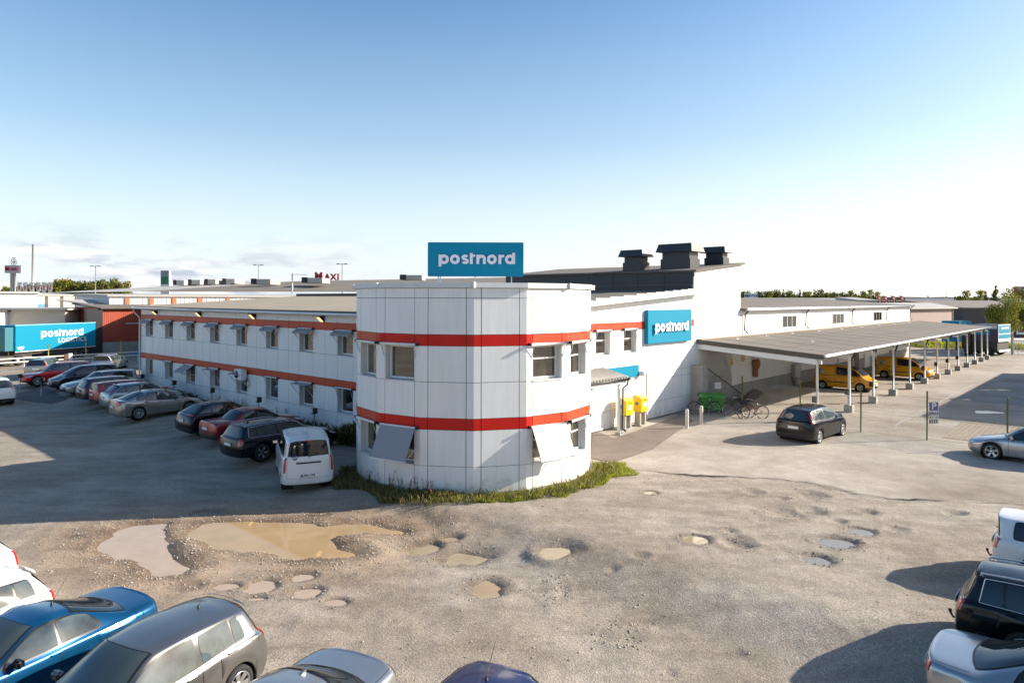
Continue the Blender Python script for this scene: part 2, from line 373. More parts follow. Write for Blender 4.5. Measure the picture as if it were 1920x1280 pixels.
def join_grids(grids, mirror='both'):
    Vs, Fs, o = [], [], 0
    for P, sides in grids:
        for sd in sides:
            Q = P.copy()
            if sd < 0: Q[..., 1] *= -1
            V, F = grid_mesh('', Q, None, flip=(sd < 0)); Vs.append(V); Fs.append(F+o); o += len(V)
    return np.concatenate(Vs), np.concatenate(Fs)
TAILR = mat('tail_lamp_red', (.45, .012, .012), .15, coat=1)
TAILW = mat('tail_lamp_clear', (.62, .55, .55), .12, coat=1)
HEADL = mat('head_lamp', (.55, .58, .6), .08, metal=.35, coat=1)
CHROME = mat('chrome_trim', (.75, .76, .78), .12, metal=1)
PLATE = mat('number_plate_white', (.75, .75, .72), .4)
PLBLUE = mat('number_plate_blue', (.02, .08, .4), .4)
INTER = mat('wheel_housing', (.008, .008, .009), .95)
RIM = mat('alloy_rim', (.55, .56, .58), .28, metal=.9)
RIMD = mat('dark_rim', (.07, .07, .075), .3, metal=.8)
CGLASS = mat('car_glass', (.010, .014, .016), .02, spec=.9)
CGLASS2 = mat('car_glass_pale', (.05, .066, .07), .03, spec=1.0, noise=[(1.6, .75, (1, 1, 1))])
CGLASS3 = mat('windshield_glass', (.035, .048, .052), .02, spec=1.0)
def paint(name, col, metal=.5, rough=.32):
    m = mat('paint_'+name, col, rough, metal=metal, coat=.8, noise=[(2.2, .05, (1, 1, 1))]); m.node_tree.nodes['Principled BSDF'].inputs['Coat Roughness'].default_value = .07; return m
_wheels = {}
def wheel_meshes(R, style, wd=.21):
    key = (round(R, 3), style)
    if key in _wheels: return _wheels[key]
    t = MB(); rr = R*(.70 if style not in ('steel',) else .64)
    t.lathe([(rr, -wd/2+.02), (rr+.02, -wd/2), (R*.93, -wd/2+.006), (R*.985, -wd/2+.03), (R, -wd/2+.06), (R, wd/2-.06), (R*.985, wd/2-.03), (R*.93, wd/2-.006), (rr+.02, wd/2), (rr, wd/2-.02), (rr-.02, 0), (rr, -wd/2+.02)], RUBBER, 28, 'y')
    to = t.build('tyre'); r = MB(); y = wd/2
    rm = {'dark': RIMD, 'steel': ALU}.get(style, RIM)
    r.lathe([(rr, y-.02), (rr+.004, y-.004), (rr-.012, y-.006), (rr-.022, y-.03), (rr-.03, -y+.03), (rr, -y+.02)], rm, 28, 'y')
    r.lathe([(rr-.028, .01), (.02, .012)], INTER, 20, 'y')
    r.lathe([(.0, y-.025), (.05, y-.027), (.065, y-.04), (.07, .02)], rm, 14, 'y')
    ns = {'ten': 10, 'five': 5, 'dark': 5, 'six': 6, 'steel': 8}.get(style, 7)
    for k in range(ns):
        a = 2*math.pi*k/ns
        subs = [(0, .030, .052)] if ns < 8 else [(0, .018, .024)]
        if style == 'dark': subs = [(-.13, .012, .022), (.13, .012, .022)]
        for da, w0, w1 in subs:
            ca, sa = math.cos(a+da*.4), math.sin(a+da*.4); cb, sb = math.cos(a+da), math.sin(a+da)
            p0 = Vector((ca*.05, y-.032, sa*.05)); p1 = Vector((cb*(rr-.018), y-.014, sb*(rr-.018)))
            q0 = Vector((-sa, 0, ca))*w0; q1 = Vector((-sb, 0, cb))*w1; dd = Vector((0, -.035, 0))
            mm = RIM if style == 'dark' else rm
            vs = [p0-q0, p0+q0, p1+q1, p1-q1]; vs += [v+dd for v in vs]
            r.add(vs, [(0, 1, 2, 3), (7, 6, 5, 4), (0, 4, 5, 1), (1, 5, 6, 2), (2, 6, 7, 3), (3, 7, 4, 0)], mm)
    ro = r.build('rim'); out = (to.data, ro.data)
    bpy.data.objects.remove(to); bpy.data.objects.remove(ro); _wheels[key] = out; return out
def tmesh(name, me, parent, loc=(0, 0, 0), rot=None):
    o = bpy.data.objects.new(name, me); o.location = loc
    if rot is not None: o.rotation_euler = rot
    return link(o, parent)
def make_car(p, pt, name, label, cat='car', group=None, lod=1, glass=None, feat=()):
    """builds one car at the origin facing +x; returns its Empty"""
    s = CarShape(p); T = thing(name, label, cat, group=group); glass = glass or CGLASS
    L, W, H, Rw, wrap = p['L'], p['W'], p['H'], p['R'], p['kind'] == 'wrap'; w = W/2
    dark = mat('black_trim', (.012, .012, .013), .35)
    # ---- body skin
    U = [np.linspace(i, i+1, (14 if lod else 7), endpoint=False) for i in range(11)]; U = np.concatenate(U+[[11.0]])
    ex = []
    for xw in s.wx:
        for d in (-1, 1):
            uu = s.u_at_x(xw+d*s.Ra); ex += [uu-.004*np.sign(-d)*-1, uu+.004*np.sign(-d)*-1]
    U = np.unique(np.concatenate([U, ex]))
    V = np.concatenate([np.linspace(j, j+1, (8 if lod else 4), endpoint=False) for j in range(8)]+[[8.0]])
    P = s.S(U[:, None], V[None, :])
    Vv, Ff = join_grids([(P, (1, -1))])
    body = np_obj('body', Vv, Ff, pt, T)
    # ---- underbody and wheel housings
    b = MB(); xa, xb = s.wx[1], s.wx[0]
    b.box((xa+Rw+.07, -w*.74, .21), (xb-Rw-.07, w*.74, .45), INTER); b.box((-(L-s.ox)+.3, -w*.5, .24), (s.ox-.35, w*.5, .62), INTER)
    for xw in s.wx:
        for sd in (-1, 1):
            b.lathe([(s.Ra+.02, w*.52*sd), (s.Ra+.015, w*.93*sd)], INTER, 20, 'y', (xw, 0, Rw)); b.lathe([(.02, w*.52*sd), (s.Ra+.02, w*.52*sd)], INTER, 20, 'y', (xw, 0, Rw))
    b.build('underbody', T)
    # ---- glazing
    def glz(nm, grids, m=None): V_, F_ = join_grids(grids); return np_obj(nm, V_, F_, m or glass, T)
    ux0 = p.get('ux0', 4.34); ga = p.get('glazing', (6.0, 7.0, 7.9))
    bk = []                          # black surround under the panes
    if p.get('surround', True):
        e = ga[-1] if wrap else ga[1]
        bk.append((s.patch(ux0-.08, e+.03, 5.02, 5.93, .004, 40, 6, .06), (1, -1)))
    panes = [(ux0, 5.94)]+[(a+.06, c-.02) for a, c in zip(ga[:-1], ga[1:])]
    if not wrap: panes = [(ux0, 5.94), (6.06, ga[1]-.02)]+([(ga[1]+.04, ga[2])] if len(ga) > 2 and ga[2] > ga[1] and p.get('qtr') else [])
    for q, (a, c) in enumerate(panes):
        if q in p.get('blind', ()): continue
        vhi = ([0, 1], [5.80, 5.88]) if q else ([0, .12, 1], [5.62, 5.80, 5.88])
        for sd in (1, -1): glz('side_window', [(s.patch(a, c, 5.12, 5.86, .009, 16, 6, .05 if q else .03, vhi=vhi), (sd,))], p.get('sglass'))
    bk.append((s.patch(4.08, 4.97, 6.10, 8, .004, 12, 10), (1, -1)))
    glz('windshield', [(s.patch(4.13, 4.94, 6.24, 8, .009, 12, 10), (1, -1))], CGLASS3)
    if wrap:
        r0, r1 = p.get('rg', (9.25, 5.15)); 
        if 'norear' not in feat:
            bk.append((s.patch(r0-.12, 11, r1-.08, 5.92, .004, 18, 6, 0), (1, -1)))
            Tt = s.patch(r0, 11, r1, 5.84, .009, 18, 6, 0, vlo=([0, .1, 1], [r1+.14, r1, r1]), vhi=([0, .1, 1], [5.70, 5.84, 5.84]))
            glz('rear_window', [(Tt, (1, -1))], p.get('rglass'))
    else:
        bk.append((s.patch(7.04, 7.97, 6.12, 8, .004, 12, 10), (1, -1)))
        glz('rear_window', [(s.patch(7.10, 7.92, 6.24, 8, .009, 12, 10), (1, -1))], p.get('rglass'))
    Vb, Fb = join_grids(bk); np_obj('window_surround', Vb, Fb, dark, T)
    if 'chrome' in feat:             # bright line round the side glass
        c = MB(); e = ga[-1] if wrap else ga[1]
        for sd in (1, -1):
            us = np.linspace(ux0-.06, e+.02, 40)
            for vv in (5.04, 5.93):
                pp = s.S(us, np.full_like(us, vv))+s.nrm(us, np.full_like(us, vv))*.01; pp[:, 1] *= sd
                c.tube([Vector(q) for q in pp], .009, CHROME, 5)
            vs_ = np.linspace(5.04, 5.93, 8); pp = s.S(np.full_like(vs_, e+.02), vs_)+s.nrm(np.full_like(vs_, e+.02), vs_)*.01; pp[:, 1] *= sd
            c.tube([Vector(q) for q in pp], .009, CHROME, 5)
        c.build('chrome_trim', T)
    # ---- panel gaps
    gp = []
    def vline(u, va, vb): 
        d = np.linalg.norm(s.S(u+.02, 3.)-s.S(u-.02, 3.))/.04; h = .006/d
        gp.append((s.patch(u-h, u+h, va, vb, .003, 2, 22), (1, -1)))
    def hline(v, ua, ub, h=.012): gp.append((s.patch(ua, ub, v-h, v+h, .003, 30, 2), (1, -1)))
    vline(4.32, 1.35, 5.0); vline(6.0, 1.35, 5.9 if 'norear' not in feat else 5.0)
    if 'coupe' not in feat:
        ue = min(s.u_at_x(s.wx[1]+s.Ra+.02, 3.0), 7.9); vline(ue if ue < 8 else 7.9, 3.1, 5.0)
    hline(1.35, 4.32, 7.0)
    gp.append((s.patch(2.9, 4.0, 5.45, 5.5, .003, 14, 2), (1, -1)))
    if wrap:
        g0 = p.get('tg', 9.12); gp.append((s.patch(g0-.01, g0+.01, 2.15, 5.9, .003, 2, 20), (1, -1))); gp.append((s.patch(g0, 11, 2.12, 2.16, .003, 16, 2), (1, -1)))
    else:
        gp.append((s.patch(8.05, 9.0, 5.40, 5.46, .003, 12, 2), (1, -1))); gp.append((s.patch(9.5, 11, 2.9, 2.94, .003, 12, 2), (1, -1)))
    Vg, Fg = join_grids(gp); np_obj('panel_gap', Vg, Fg, dark, T)
    # ---- lamps
    hl = p.get('head', (1.5, 2.65, 3.55, 4.75)); tl = p.get('tail', (8.85, 9.75, 3.3, 4.8) if not wrap else (8.75, 9.12, 3.2, 4.9))
    for sd in (1, -1):
        glz('headlight', [(s.patch(hl[0], hl[1], hl[2], hl[3], .007, 14, 6, .2), (sd,))], HEADL)
        to = glz('tail_light', [(s.patch(tl[0], tl[1], tl[2], tl[3], .010, 14, 8, .12), (sd,))], TAILR)
        if p.get('tailclear'):
            q = p['tailclear']; V_, F_ = join_grids([(s.patch(q[0], q[1], q[2], q[3], .014, 10, 4, .1), (sd,))]); np_obj('reversing_lamp', V_, F_, TAILW, to)
    glz('grille', [(s.patch(0, p.get('gr', .9), 3.5, 4.35, .006, 12, 4), (1, -1)), (s.patch(0, 1.2, 1.45, 2.1, .006, 12, 4), (1, -1))], dark)
    if 'plastic' in feat or 'bumper' in feat:
        bp = [(s.patch(8.95, 11, 1.0, 1.9 if 'plastic' in feat else 2.2, .008, 24, 4), (1, -1)), (s.patch(0, 2.3, 1.0, 1.6, .008, 24, 4), (1, -1))]
        if 'strip' in feat: bp.append((s.patch(4.2, 7.3, 2.75, 3.05, .010, 30, 3), (1, -1)))
        for g_ in bp: Vb, Fb = join_grids([g_]); np_obj('bumper_trim', Vb, Fb, BLACK, T)
    # ---- plates
    for (u, v, sgn) in ((11.0, p.get('plv', 3.35), -1), (0.0, 2.35, 1)):
        c = s.S(u, v, False); b = MB(); x = c[0]+sgn*.022
        b.box((x-.006, -.26, c[2]-.055), (x+.006, .26, c[2]+.055), PLATE); b.box((x-.006+sgn*.003, (.26 if sgn < 0 else -.26), c[2]-.053), (x+.006+sgn*.003, (.215 if sgn < 0 else -.215), c[2]+.053), PLBLUE)
        if sgn < 0: T['_plate'] = [float(x-.01), float(c[2])]
        b.build('number_plate', T)
    # ---- handles, mirrors
    for sd in (1, -1):
        for uh in ([5.72] if 'coupe' in feat else [5.72, min(p.get('uh2', 6.85), 7.5)]):
            q = s.S(uh, 4.05)+s.nrm(np.array(uh), np.array(4.05))*.02; b = MB()
            b.box((q[0]-.09, q[1]*sd-.014, q[2]-.016), (q[0]+.09, q[1]*sd+.014, q[2]+.016), dark if 'darkhandle' in feat else pt, bev=.008)
            b.build('door_handle', T)
        q = s.S(4.48, 5.15); b = MB(); yy = sd*(q[1]+.13)
        b.box((q[0]-.05, yy-.10, q[2]-.01), (q[0]+.06, yy+.10, q[2]+.13), dark if 'darkmirror' in feat else pt, bev=.035)
        b.box((q[0]-.02, sd*(q[1]-.03), q[2]+.0), (q[0]+.03, sd*(q[1]+.06), q[2]+.03), dark)
        mo = b.build('mirror', T); g = MB(); g.box((q[0]-.056, yy-.08, q[2]+.012), (q[0]-.051, yy+.08, q[2]+.11), CHROME); g.build('mirror_glass', mo)
    if 'rails' in feat:
        for sd in (1, -1):
            us = np.linspace(5.15, 8.7 if wrap else 6.9, 16); vv = np.full_like(us, 6.22); pp = s.S(us, vv)+s.nrm(us, vv)*.05; pp[0] -= s.nrm(us[:1], vv[:1])[0]*.045; pp[-1] -= s.nrm(us[-1:], vv[-1:])[0]*.045
            pp[:, 1] *= sd; b = MB(); b.tube([Vector(q) for q in pp], .017, ALU if 'chrome' in feat or 'alurails' in feat else dark, 6); b.build('roof_rail', T)
    if 'spoiler' in feat and wrap:
        P_ = [(s.patch(9.3, 11, 5.88, 6.9, .03, 14, 5), (1, -1))]; V_, F_ = join_grids(P_); V_[:, 0] -= .05; np_obj('roof_spoiler', V_, F_, pt, T)
    for sd in ((1,) if lod else ()):
        uf = 8.15 if not wrap else 8.0; q = s.S(uf, 3.95)+s.nrm(np.array(uf), np.array(3.95))*.004; b = MB(); b.tube([(q[0]+.075*math.cos(t), q[1]*sd, q[2]+.075*math.sin(t)) for t in np.linspace(0, 6.283, 18, endpoint=False)], .004, dark, 4, closed=True); b.build('fuel_flap', T)
    if 'antenna' in feat:
        q = s.S(p.get('ua', 6.9), 8.0); b = MB(); b.lathe([(.03, 0), (.022, .02), (.012, .05)], BLACK, 10, 'z', tuple(q)); b.tube([Vector(q)+Vector((0, 0, .03)), Vector(q)+Vector((-.28, 0, .42))], [.006, .002], BLACK, 5); b.build('antenna', T)
    if 'fin' in feat:
        q = s.S(p.get('ua', 6.9), 8.0); b = MB(); b.ext([(q[0]+.07, -.02, q[2]-.005), (q[0]-.07, -.02, q[2]-.01), (q[0]-.07, -.02, q[2]+.055)], (0, .04, 0), pt); b.build('antenna', T)
    if 'towbar' in feat:
        b = MB(); xr = -(L-s.ox); b.tube([(xr+.1, 0, .3), (xr-.08, 0, .28), (xr-.13, 0, .38)], .022, BLACK, 6); b.lathe([(.0, .0), (.03, .01), (.03, .05), (0, .06)], BLACK, 10, 'z', (xr-.13, 0, .37)); b.build('tow_bar', T)
    if 'wiper' in feat and wrap:
        q = s.S(11, 5.1); b = MB(); b.tube([(q[0]-.03, 0, q[2]), (q[0]-.03, -.32, q[2]+.10)], .01, BLACK, 5); b.build('rear_wiper', T)
    # ---- wheels
    tm, rm = wheel_meshes(Rw, p.get('rim', 'seven'))
    for xw in s.wx:
        for sd in (1, -1):
            wh = tmesh('wheel', None, T, (xw, sd*(w*.985-.115), Rw), (0, 0, 0 if sd > 0 else math.pi))
            wh.rotation_euler[1] = random.uniform(0, 6)
            tmesh('tyre', tm, wh); tmesh('rim', rm, wh)
    T['_ox'] = s.ox; T['_L'] = L; T['_w'] = w
    return T, s
BASE = dict(L=4.6, W=1.80, H=1.45, fo=.90, wb=2.68, R=.32, lip=.66, cx=1.30, cz=.93, wt=2.05, rt=3.25, rb=3.95, dz=1.02, bf=.90, br=.95, kind='notch')
def cp(**k): d = dict(BASE); d.update(k); return d
def put(T, s, ref, px, py, head, dz=0.0, sc=.97):
    """stand car T so that its local point ref=(x,y) projects on the pixel; head = heading in degrees"""
    g = GG(px, py, dz); a = R_(head); c, n = math.cos(a), math.sin(a)
    T.scale = (sc, sc, sc); x, y = ref[0]*sc, ref[1]*sc
    T.location = (g.x-(x*c-y*n), g.y-(x*n+y*c), 0); T.rotation_euler = (0, 0, a)
    T.location.z = float(gmac(T.location.x, T.location.y))
    for k in ('_ox', '_L', '_w', '_plate'):
        if k in T: del T[k]
# ================================================================== ground
# noise table
_perm = np.random.default_rng(3).random((256, 256))
def vnoise(x, y, f):
    x = x*f+57.3; y = y*f+91.7; i = np.floor(x).astype(int); j = np.floor(y).astype(int); a = x-i; b = y-j
    a = a*a*(3-2*a); b = b*b*(3-2*b); g = lambda p, q: _perm[p % 256, q % 256]
    return (g(i, j)*(1-a)+g(i+1, j)*a)*(1-b)+(g(i, j+1)*(1-a)+g(i+1, j+1)*a)*b-.5
def fbm(x, y, f, n=4, r=.5): return sum(vnoise(x+k*13.1, y-k*7.7, f*2**k)*r**k for k in range(n))
# holes: px, py, half-width px, half-height px, water (0 dry, 1 mud-brown, 2 grey-brown, 3 clear)
HOLES = [(795,1027,27,10,1),(867,1046,39,12,1),(912,1102,33,14,1),(1040,1033,31,10,1),(1303,1009,24,7,1),(1570,1015,30,10,3),(1615,995,20,6,3),(1535,1047,25,8,3),
 (1475,960,34,9,0),(1525,957,20,7,0),(1410,921,16,5,0),(1385,1015,25,9,0),(1520,928,26,7,0),(1790,962,17,4,0),(1627,959,16,5,0),(1680,990,18,5,0),(1035,1105,22,17,-1),(1255,1257,14,6,0),(1385,1222,12,5,0),
 (1220,923,12,3,1),(1465,934,11,3,0),(1570,975,13,4,0),(1165,1187,34,15,-1),(565,1079,23,8,2),(571,1111,26,10,2),(632,1128,19,6,2),(488,1098,25,11,2),(424,1098,23,6,2),(357,1097,20,8,2),(482,1121,18,4,2),
 (845,1010,15,4,1),(598,964,17,4,1),(388,961,23,5,3),(145,1007,14,3,3),(1368,995,14,4,0),(1200,1040,15,5,0),(1150,1065,12,4,0)]
PUD1 = [(192,1012),(205,996),(250,983),(300,982),(303,1005),(320,1022),(326,1042),(356,1060),(340,1074),(300,1076),(265,1066),(255,1052),(210,1040),(195,1026)]
PUD2 = [(350,996),(380,980),(430,977),(470,977),(525,978),(565,978),(605,986),(645,981),(695,983),(720,989),(750,990),(757,995),(720,998),(690,995),(632,1000),(618,1008),(636,1023),(672,1038),(620,1044),(550,1046),(520,1038),(500,1028),(450,1030),(400,1022),(362,1006)]
EDGE = [(1120,872),(1165,880),(1230,884),(1300,891),(1440,898),(1510,903),(1560,915),(1600,925),(1660,936),(1760,940),(1930,946)]
def sd_poly(x, y, poly):
    n = len(poly); d = np.full(x.shape, 1e9); ins = np.zeros(x.shape, bool)
    for i in range(n):
        x0, y0 = poly[i]; x1, y1 = poly[(i+1) % n]; ex, ey = x1-x0, y1-y0
        t = np.clip(((x-x0)*ex+(y-y0)*ey)/(ex*ex+ey*ey), 0, 1); d = np.minimum(d, np.hypot(x-x0-t*ex, y-y0-t*ey))
        c = ((y0 > y) != (y1 > y)) & (x < (x1-x0)*(y-y0)/(y1-y0+1e-12)+x0); ins ^= c
    return np.where(ins, -d, d)
_holes = []
for px, py, a, b, wt in HOLES:
    g = GG(px, py); Z = g.y; _holes.append((g.x, g.y, a*Z/F_PX*1.08, b*Z*Z/(F_PX*(CH-g.z))*1.08, wt, g.z))
_p1 = [tuple(GG(*q)[:2]) for q in PUD1]; _p2 = [tuple(GG(*q)[:2]) for q in PUD2]
_edge = [tuple(G(*q)[:2]) for q in EDGE]
def asph_mask(x, y):
    """1 on the asphalt of the right-hand yard"""
    poly = _edge + [(400, 14), (400, 400), tuple(LW(6, 60)[:2]), tuple(LW(1, 1)[:2])]
    return smooth(.05, -.05, sd_poly(x, y, poly)+fbm(x, y, .9, 3)*.3)
def ground_z(x, y):
    x = np.asarray(x, float); y = np.asarray(y, float); z = gmac(x, y)
    am = asph_mask(x, y); near = smooth(60, 30, np.hypot(x, y-18))
    rough = near*(fbm(x, y, .35, 2)*.05*(1-am*.6)+fbm(x, y, 1.7, 3)*.028*(1-am)+fbm(x, y, 7, 2)*.012*(1-am))
    z = z+rough+am*near*.028*smooth(20, 2, np.abs(x-12))
    for hx, hy, a, b, wt, z0 in _holes:
        r = np.hypot((x-hx)/a, (y-hy)/b); sel = r < 3
        if not sel.any(): continue
        if wt > 0: k = smooth(2.0, 1.2, r); z = z*(1-k)+(z0+rough*.45)*k
        dep = (.085 if wt > 0 else .085 if wt == 0 else -.03)*min(1, a/.35)
        z = z-dep*smooth(1.35, .55 if wt > 0 else .1, r+fbm(x, y, 2.6, 3)*.62)+.012*smooth(.5, 0, np.abs(r-1.5))
    sds = [sd_poly(x, y, poly)+fbm(x, y, 1.3, 3)*.30 for poly in (_p1, _p2)]; k = smooth(1.6, .5, np.minimum(*sds)); z = z*(1-k)+(-.35+rough*.5)*k
    for sd in sds:
        z = z-.10*smooth(.28, -.25, sd)+.05*smooth(.5, 0, np.abs(sd-.62))*(.5+fbm(x, y, .5, 2))
    return z
def _axis(a): return np.unique(np.concatenate(a))
gx = _axis([-np.geomspace(34, 3000, 26), np.arange(-34, -15, .35), np.arange(-15, 16, .085), np.arange(16, 45, .4), np.geomspace(45, 3000, 26)])
gy = _axis([-np.geomspace(5, 300, 8), np.arange(-5, 8, 1.), np.arange(8, 25, .085), np.arange(25, 75, .4), np.geomspace(75, 5000, 30)])
GX, GY = np.meshgrid(gx, gy, indexing='ij'); GZ = ground_z(GX, GY)
am = asph_mask(GX, GY)
def near_d():
    d = np.minimum(sd_poly(GX, GY, _p1), sd_poly(GX, GY, _p2)); return d
nd = near_d(); mud = smooth(3.2, -.2, nd)
peb = smooth(1.5, .2, nd+fbm(GX, GY, .8, 3)*1.2)*(nd > -.1)
wet = np.zeros_like(GX)
for hx, hy, a, b, wt, z0 in _holes:
    r = np.hypot((GX-hx)/a, (GY-hy)/b); wet = np.maximum(wet, smooth(1.95, .9, r)*(1. if wt > 0 else .35 if wt == 0 else 0)); peb = np.maximum(peb, smooth(2.2, 1.2, r)*(.5 if wt in (1, 2) else .25 if wt == 0 else .8))
wet = np.maximum(wet, smooth(.75, .0, nd+fbm(GX, GY, 2.2, 3)*.5))
P = np.stack([GX, GY, GZ], -1); V_, F_ = grid_mesh('', P, None)
mg = bpy.data.materials.new('ground_gravel_and_asphalt'); mg.use_nodes = True; nt = mg.node_tree; bs = nt.nodes['Principled BSDF']
def nd_(t, **k):
    n = nt.nodes.new(t)
    for a, b in k.items():
        if a in n.inputs: n.inputs[a].default_value = b
        else: setattr(n, a, b)
    return n
geo = nd_('ShaderNodeNewGeometry')
def noise_n(s, d=5, r=.6, vec=None): n = nd_('ShaderNodeTexNoise', Scale=s, Detail=d, Roughness=r); nt.links.new(vec or geo.outputs['Position'], n.inputs['Vector']); return n.outputs[0]
def ramp(src, stops):
    n = nd_('ShaderNodeValToRGB'); e = n.color_ramp.elements; e[0].position, e[0].color = stops[0][0], (*stops[0][1], 1); e[1].position, e[1].color = stops[-1][0], (*stops[-1][1], 1)
    for p, c in stops[1:-1]: q = e.new(p); q.color = (*c, 1)
    nt.links.new(src, n.inputs[0]); return n.outputs[0]
def mixc(f, a, b, bt='MIX'):
    n = nd_('ShaderNodeMix'); n.data_type = 'RGBA'; n.blend_type = bt
    for s_, i in ((f, 'Factor'), (a, 'A'), (b, 'B')):
        if isinstance(s_, (int, float)): n.inputs[i].default_value = s_
        elif isinstance(s_, tuple): n.inputs[i].default_value = (*s_, 1)
        else: nt.links.new(s_, n.inputs[i])
    return n.outputs['Result']
def attr(nm): n = nd_('ShaderNodeAttribute'); n.attribute_name = nm; return n.outputs['Fac']
def mth(op, a, b):
    n = nd_('ShaderNodeMath'); n.operation = op
    for k, s_ in enumerate((a, b)):
        if isinstance(s_, (int, float)): n.inputs[k].default_value = s_
        else: nt.links.new(s_, n.inputs[k])
    return n.outputs[0]
grav = ramp(noise_n(.22, 6, .65), [(.33, (.23, .193, .152)), (.50, (.285, .248, .205)), (.68, (.345, .308, .262))])
stk = nd_('ShaderNodeMapping'); stk.inputs['Scale'].default_value = (.55, 1.6, 1); stk.inputs['Rotation'].default_value = (0, 0, .5); nt.links.new(geo.outputs['Position'], stk.inputs[0])
streak = ramp(noise_n(1.0, 5, .6, stk.outputs[0]), [(.35, (.80, .79, .78)), (.65, (1.14, 1.14, 1.15))])
grav = mixc(1.0, grav, streak, 'MULTIPLY')
vor = nd_('ShaderNodeTexVoronoi', Scale=24.0); nt.links.new(geo.outputs['Position'], vor.inputs['Vector'])
stones = ramp(vor.outputs['Color'], [(.0, (.62, .60, .58)), (.3, (.92, .9, .88)), (.8, (1.08, 1.07, 1.05)), (1.0, (1.75, 1.7, 1.66))])
vor2 = nd_('ShaderNodeTexVoronoi', Scale=55.0); nt.links.new(geo.outputs['Position'], vor2.inputs['Vector'])
stones2 = ramp(vor2.outputs['Color'], [(.0, (.56, .54, .52)), (.5, (1, 1, 1)), (1.0, (1.75, 1.72, 1.68))])
zone = ramp(noise_n(.35, 4, .6), [(.40, (.15, .15, .15)), (.62, (1, 1, 1))])
grav = mixc(mth('MULTIPLY', mth('MAXIMUM', zone, attr('pebble')), .75), grav, mixc(1.0, grav, stones, 'MULTIPLY'))
grav = mixc(.75, grav, mixc(1.0, grav, stones2, 'MULTIPLY'))
grav = mixc(mth('MULTIPLY', attr('mud'), .7), grav, mixc(1.0, grav, (1.02, .80, .60), 'MULTIPLY'))
grav = mixc(mth('MULTIPLY', attr('wet'), .75), grav, mixc(1.0, grav, (.48, .44, .40), 'MULTIPLY'))
asp = ramp(noise_n(.16, 6, .62), [(.32, (.21, .175, .140)), (.44, (.30, .262, .220)), (.62, (.395, .355, .305))])
asp = mixc(.8, asp, mixc(1.0, asp, ramp(noise_n(1.1, 6, .7), [(.3, (.78, .77, .76)), (.7, (1.18, 1.18, 1.18))]), 'MULTIPLY'))
asp = mixc(.5, asp, mixc(1.0, asp, stones2, 'MULTIPLY'))
col = mixc(attr('asphalt'), grav, asp)
nt.links.new(col, bs.inputs['Base Color'])
rg = mth('SUBTRACT', .93, mth('MULTIPLY', attr('wet'), .45)); nt.links.new(rg, bs.inputs['Roughness']); bs.inputs['Specular IOR Level'].default_value = .3
bmp = nd_('ShaderNodeBump', Distance=.022, Strength=.55); hh = mth('ADD', mth('MULTIPLY', vor.outputs['Distance'], .45), noise_n(30, 4, .7))
nt.links.new(mth('MULTIPLY', hh, mth('SUBTRACT', 1.0, mth('MULTIPLY', attr('asphalt'), .75))), bmp.inputs['Height']); nt.links.new(bmp.outputs[0], bs.inputs['Normal'])
gr = np_obj('ground', V_, F_, mg); tag(gr, kind='structure')
for nm, A in (('asphalt', am), ('mud', mud), ('wet', wet), ('pebble', peb)):
    at = gr.data.attributes.new(nm, 'FLOAT', 'POINT'); at.data.foreach_set('value', A.reshape(-1).astype(np.float32))
# ---- puddle water, each its own level sheet
WAT = {1: mat('muddy_water', (.34, .275, .185), .03, spec=.25, noise=[(1.3, .12, (1, 1, 1))]), 2: mat('grey_brown_water', (.42, .32, .235), .06, spec=.22, noise=[(2, .08, (1, 1, 1))]), 3: mat('clear_puddle_water', (.25, .225, .19), .04, spec=.4)}
def puddle(name, pts, z, m, lab=None):
    b = MB(); b.prism(pts, z-.03, z, m); o = b.build(name); tag(o, kind='structure')
for hx, hy, a, b_, wt, z0 in _holes:
    if wt <= 0: continue
    pts = [(hx+a*1.22*math.cos(t), hy+b_*1.22*math.sin(t)) for t in np.linspace(0, 2*math.pi, 28, endpoint=False)]
    puddle('puddle', pts, z0-(.040 if wt < 3 else .058)*min(1, a/.35), WAT[wt])
def grow(poly, k):
    cx_ = sum(p[0] for p in poly)/len(poly); cy_ = sum(p[1] for p in poly)/len(poly); out = []
    n = len(poly)
    for i in range(n):
        a, c = Vector(poly[i-1]), Vector(poly[(i+1) % n]); t = (c-a).normalized(); nrm = Vector((t.y, -t.x)); out.append((poly[i][0]+nrm.x*k, poly[i][1]+nrm.y*k))
    return out
def hull(P):
    P = sorted(P); c = lambda o, a, b: (a[0]-o[0])*(b[1]-o[1])-(a[1]-o[1])*(b[0]-o[0]); out = []
    for seq in (P, P[::-1]):
        h = []
        for p in seq:
            while len(h) > 1 and c(h[-2], h[-1], p) <= 0: h.pop()
            h.append(p)
        out += h[:-1]
    return out
def area(p): return sum(p[i][0]*p[(i+1) % len(p)][1]-p[(i+1) % len(p)][0]*p[i][1] for i in range(len(p)))/2
for poly, wm in ((_p1, WAT[2]), (_p2, mat('ochre_water', (.40, .28, .15), .03, spec=.3, noise=[(1.0, .10, (1, 1, 1))]))):
    pp = poly if area(poly) > 0 else poly[::-1]
    puddle('puddle', grow(hull(poly), .25), -.35-.050, wm)
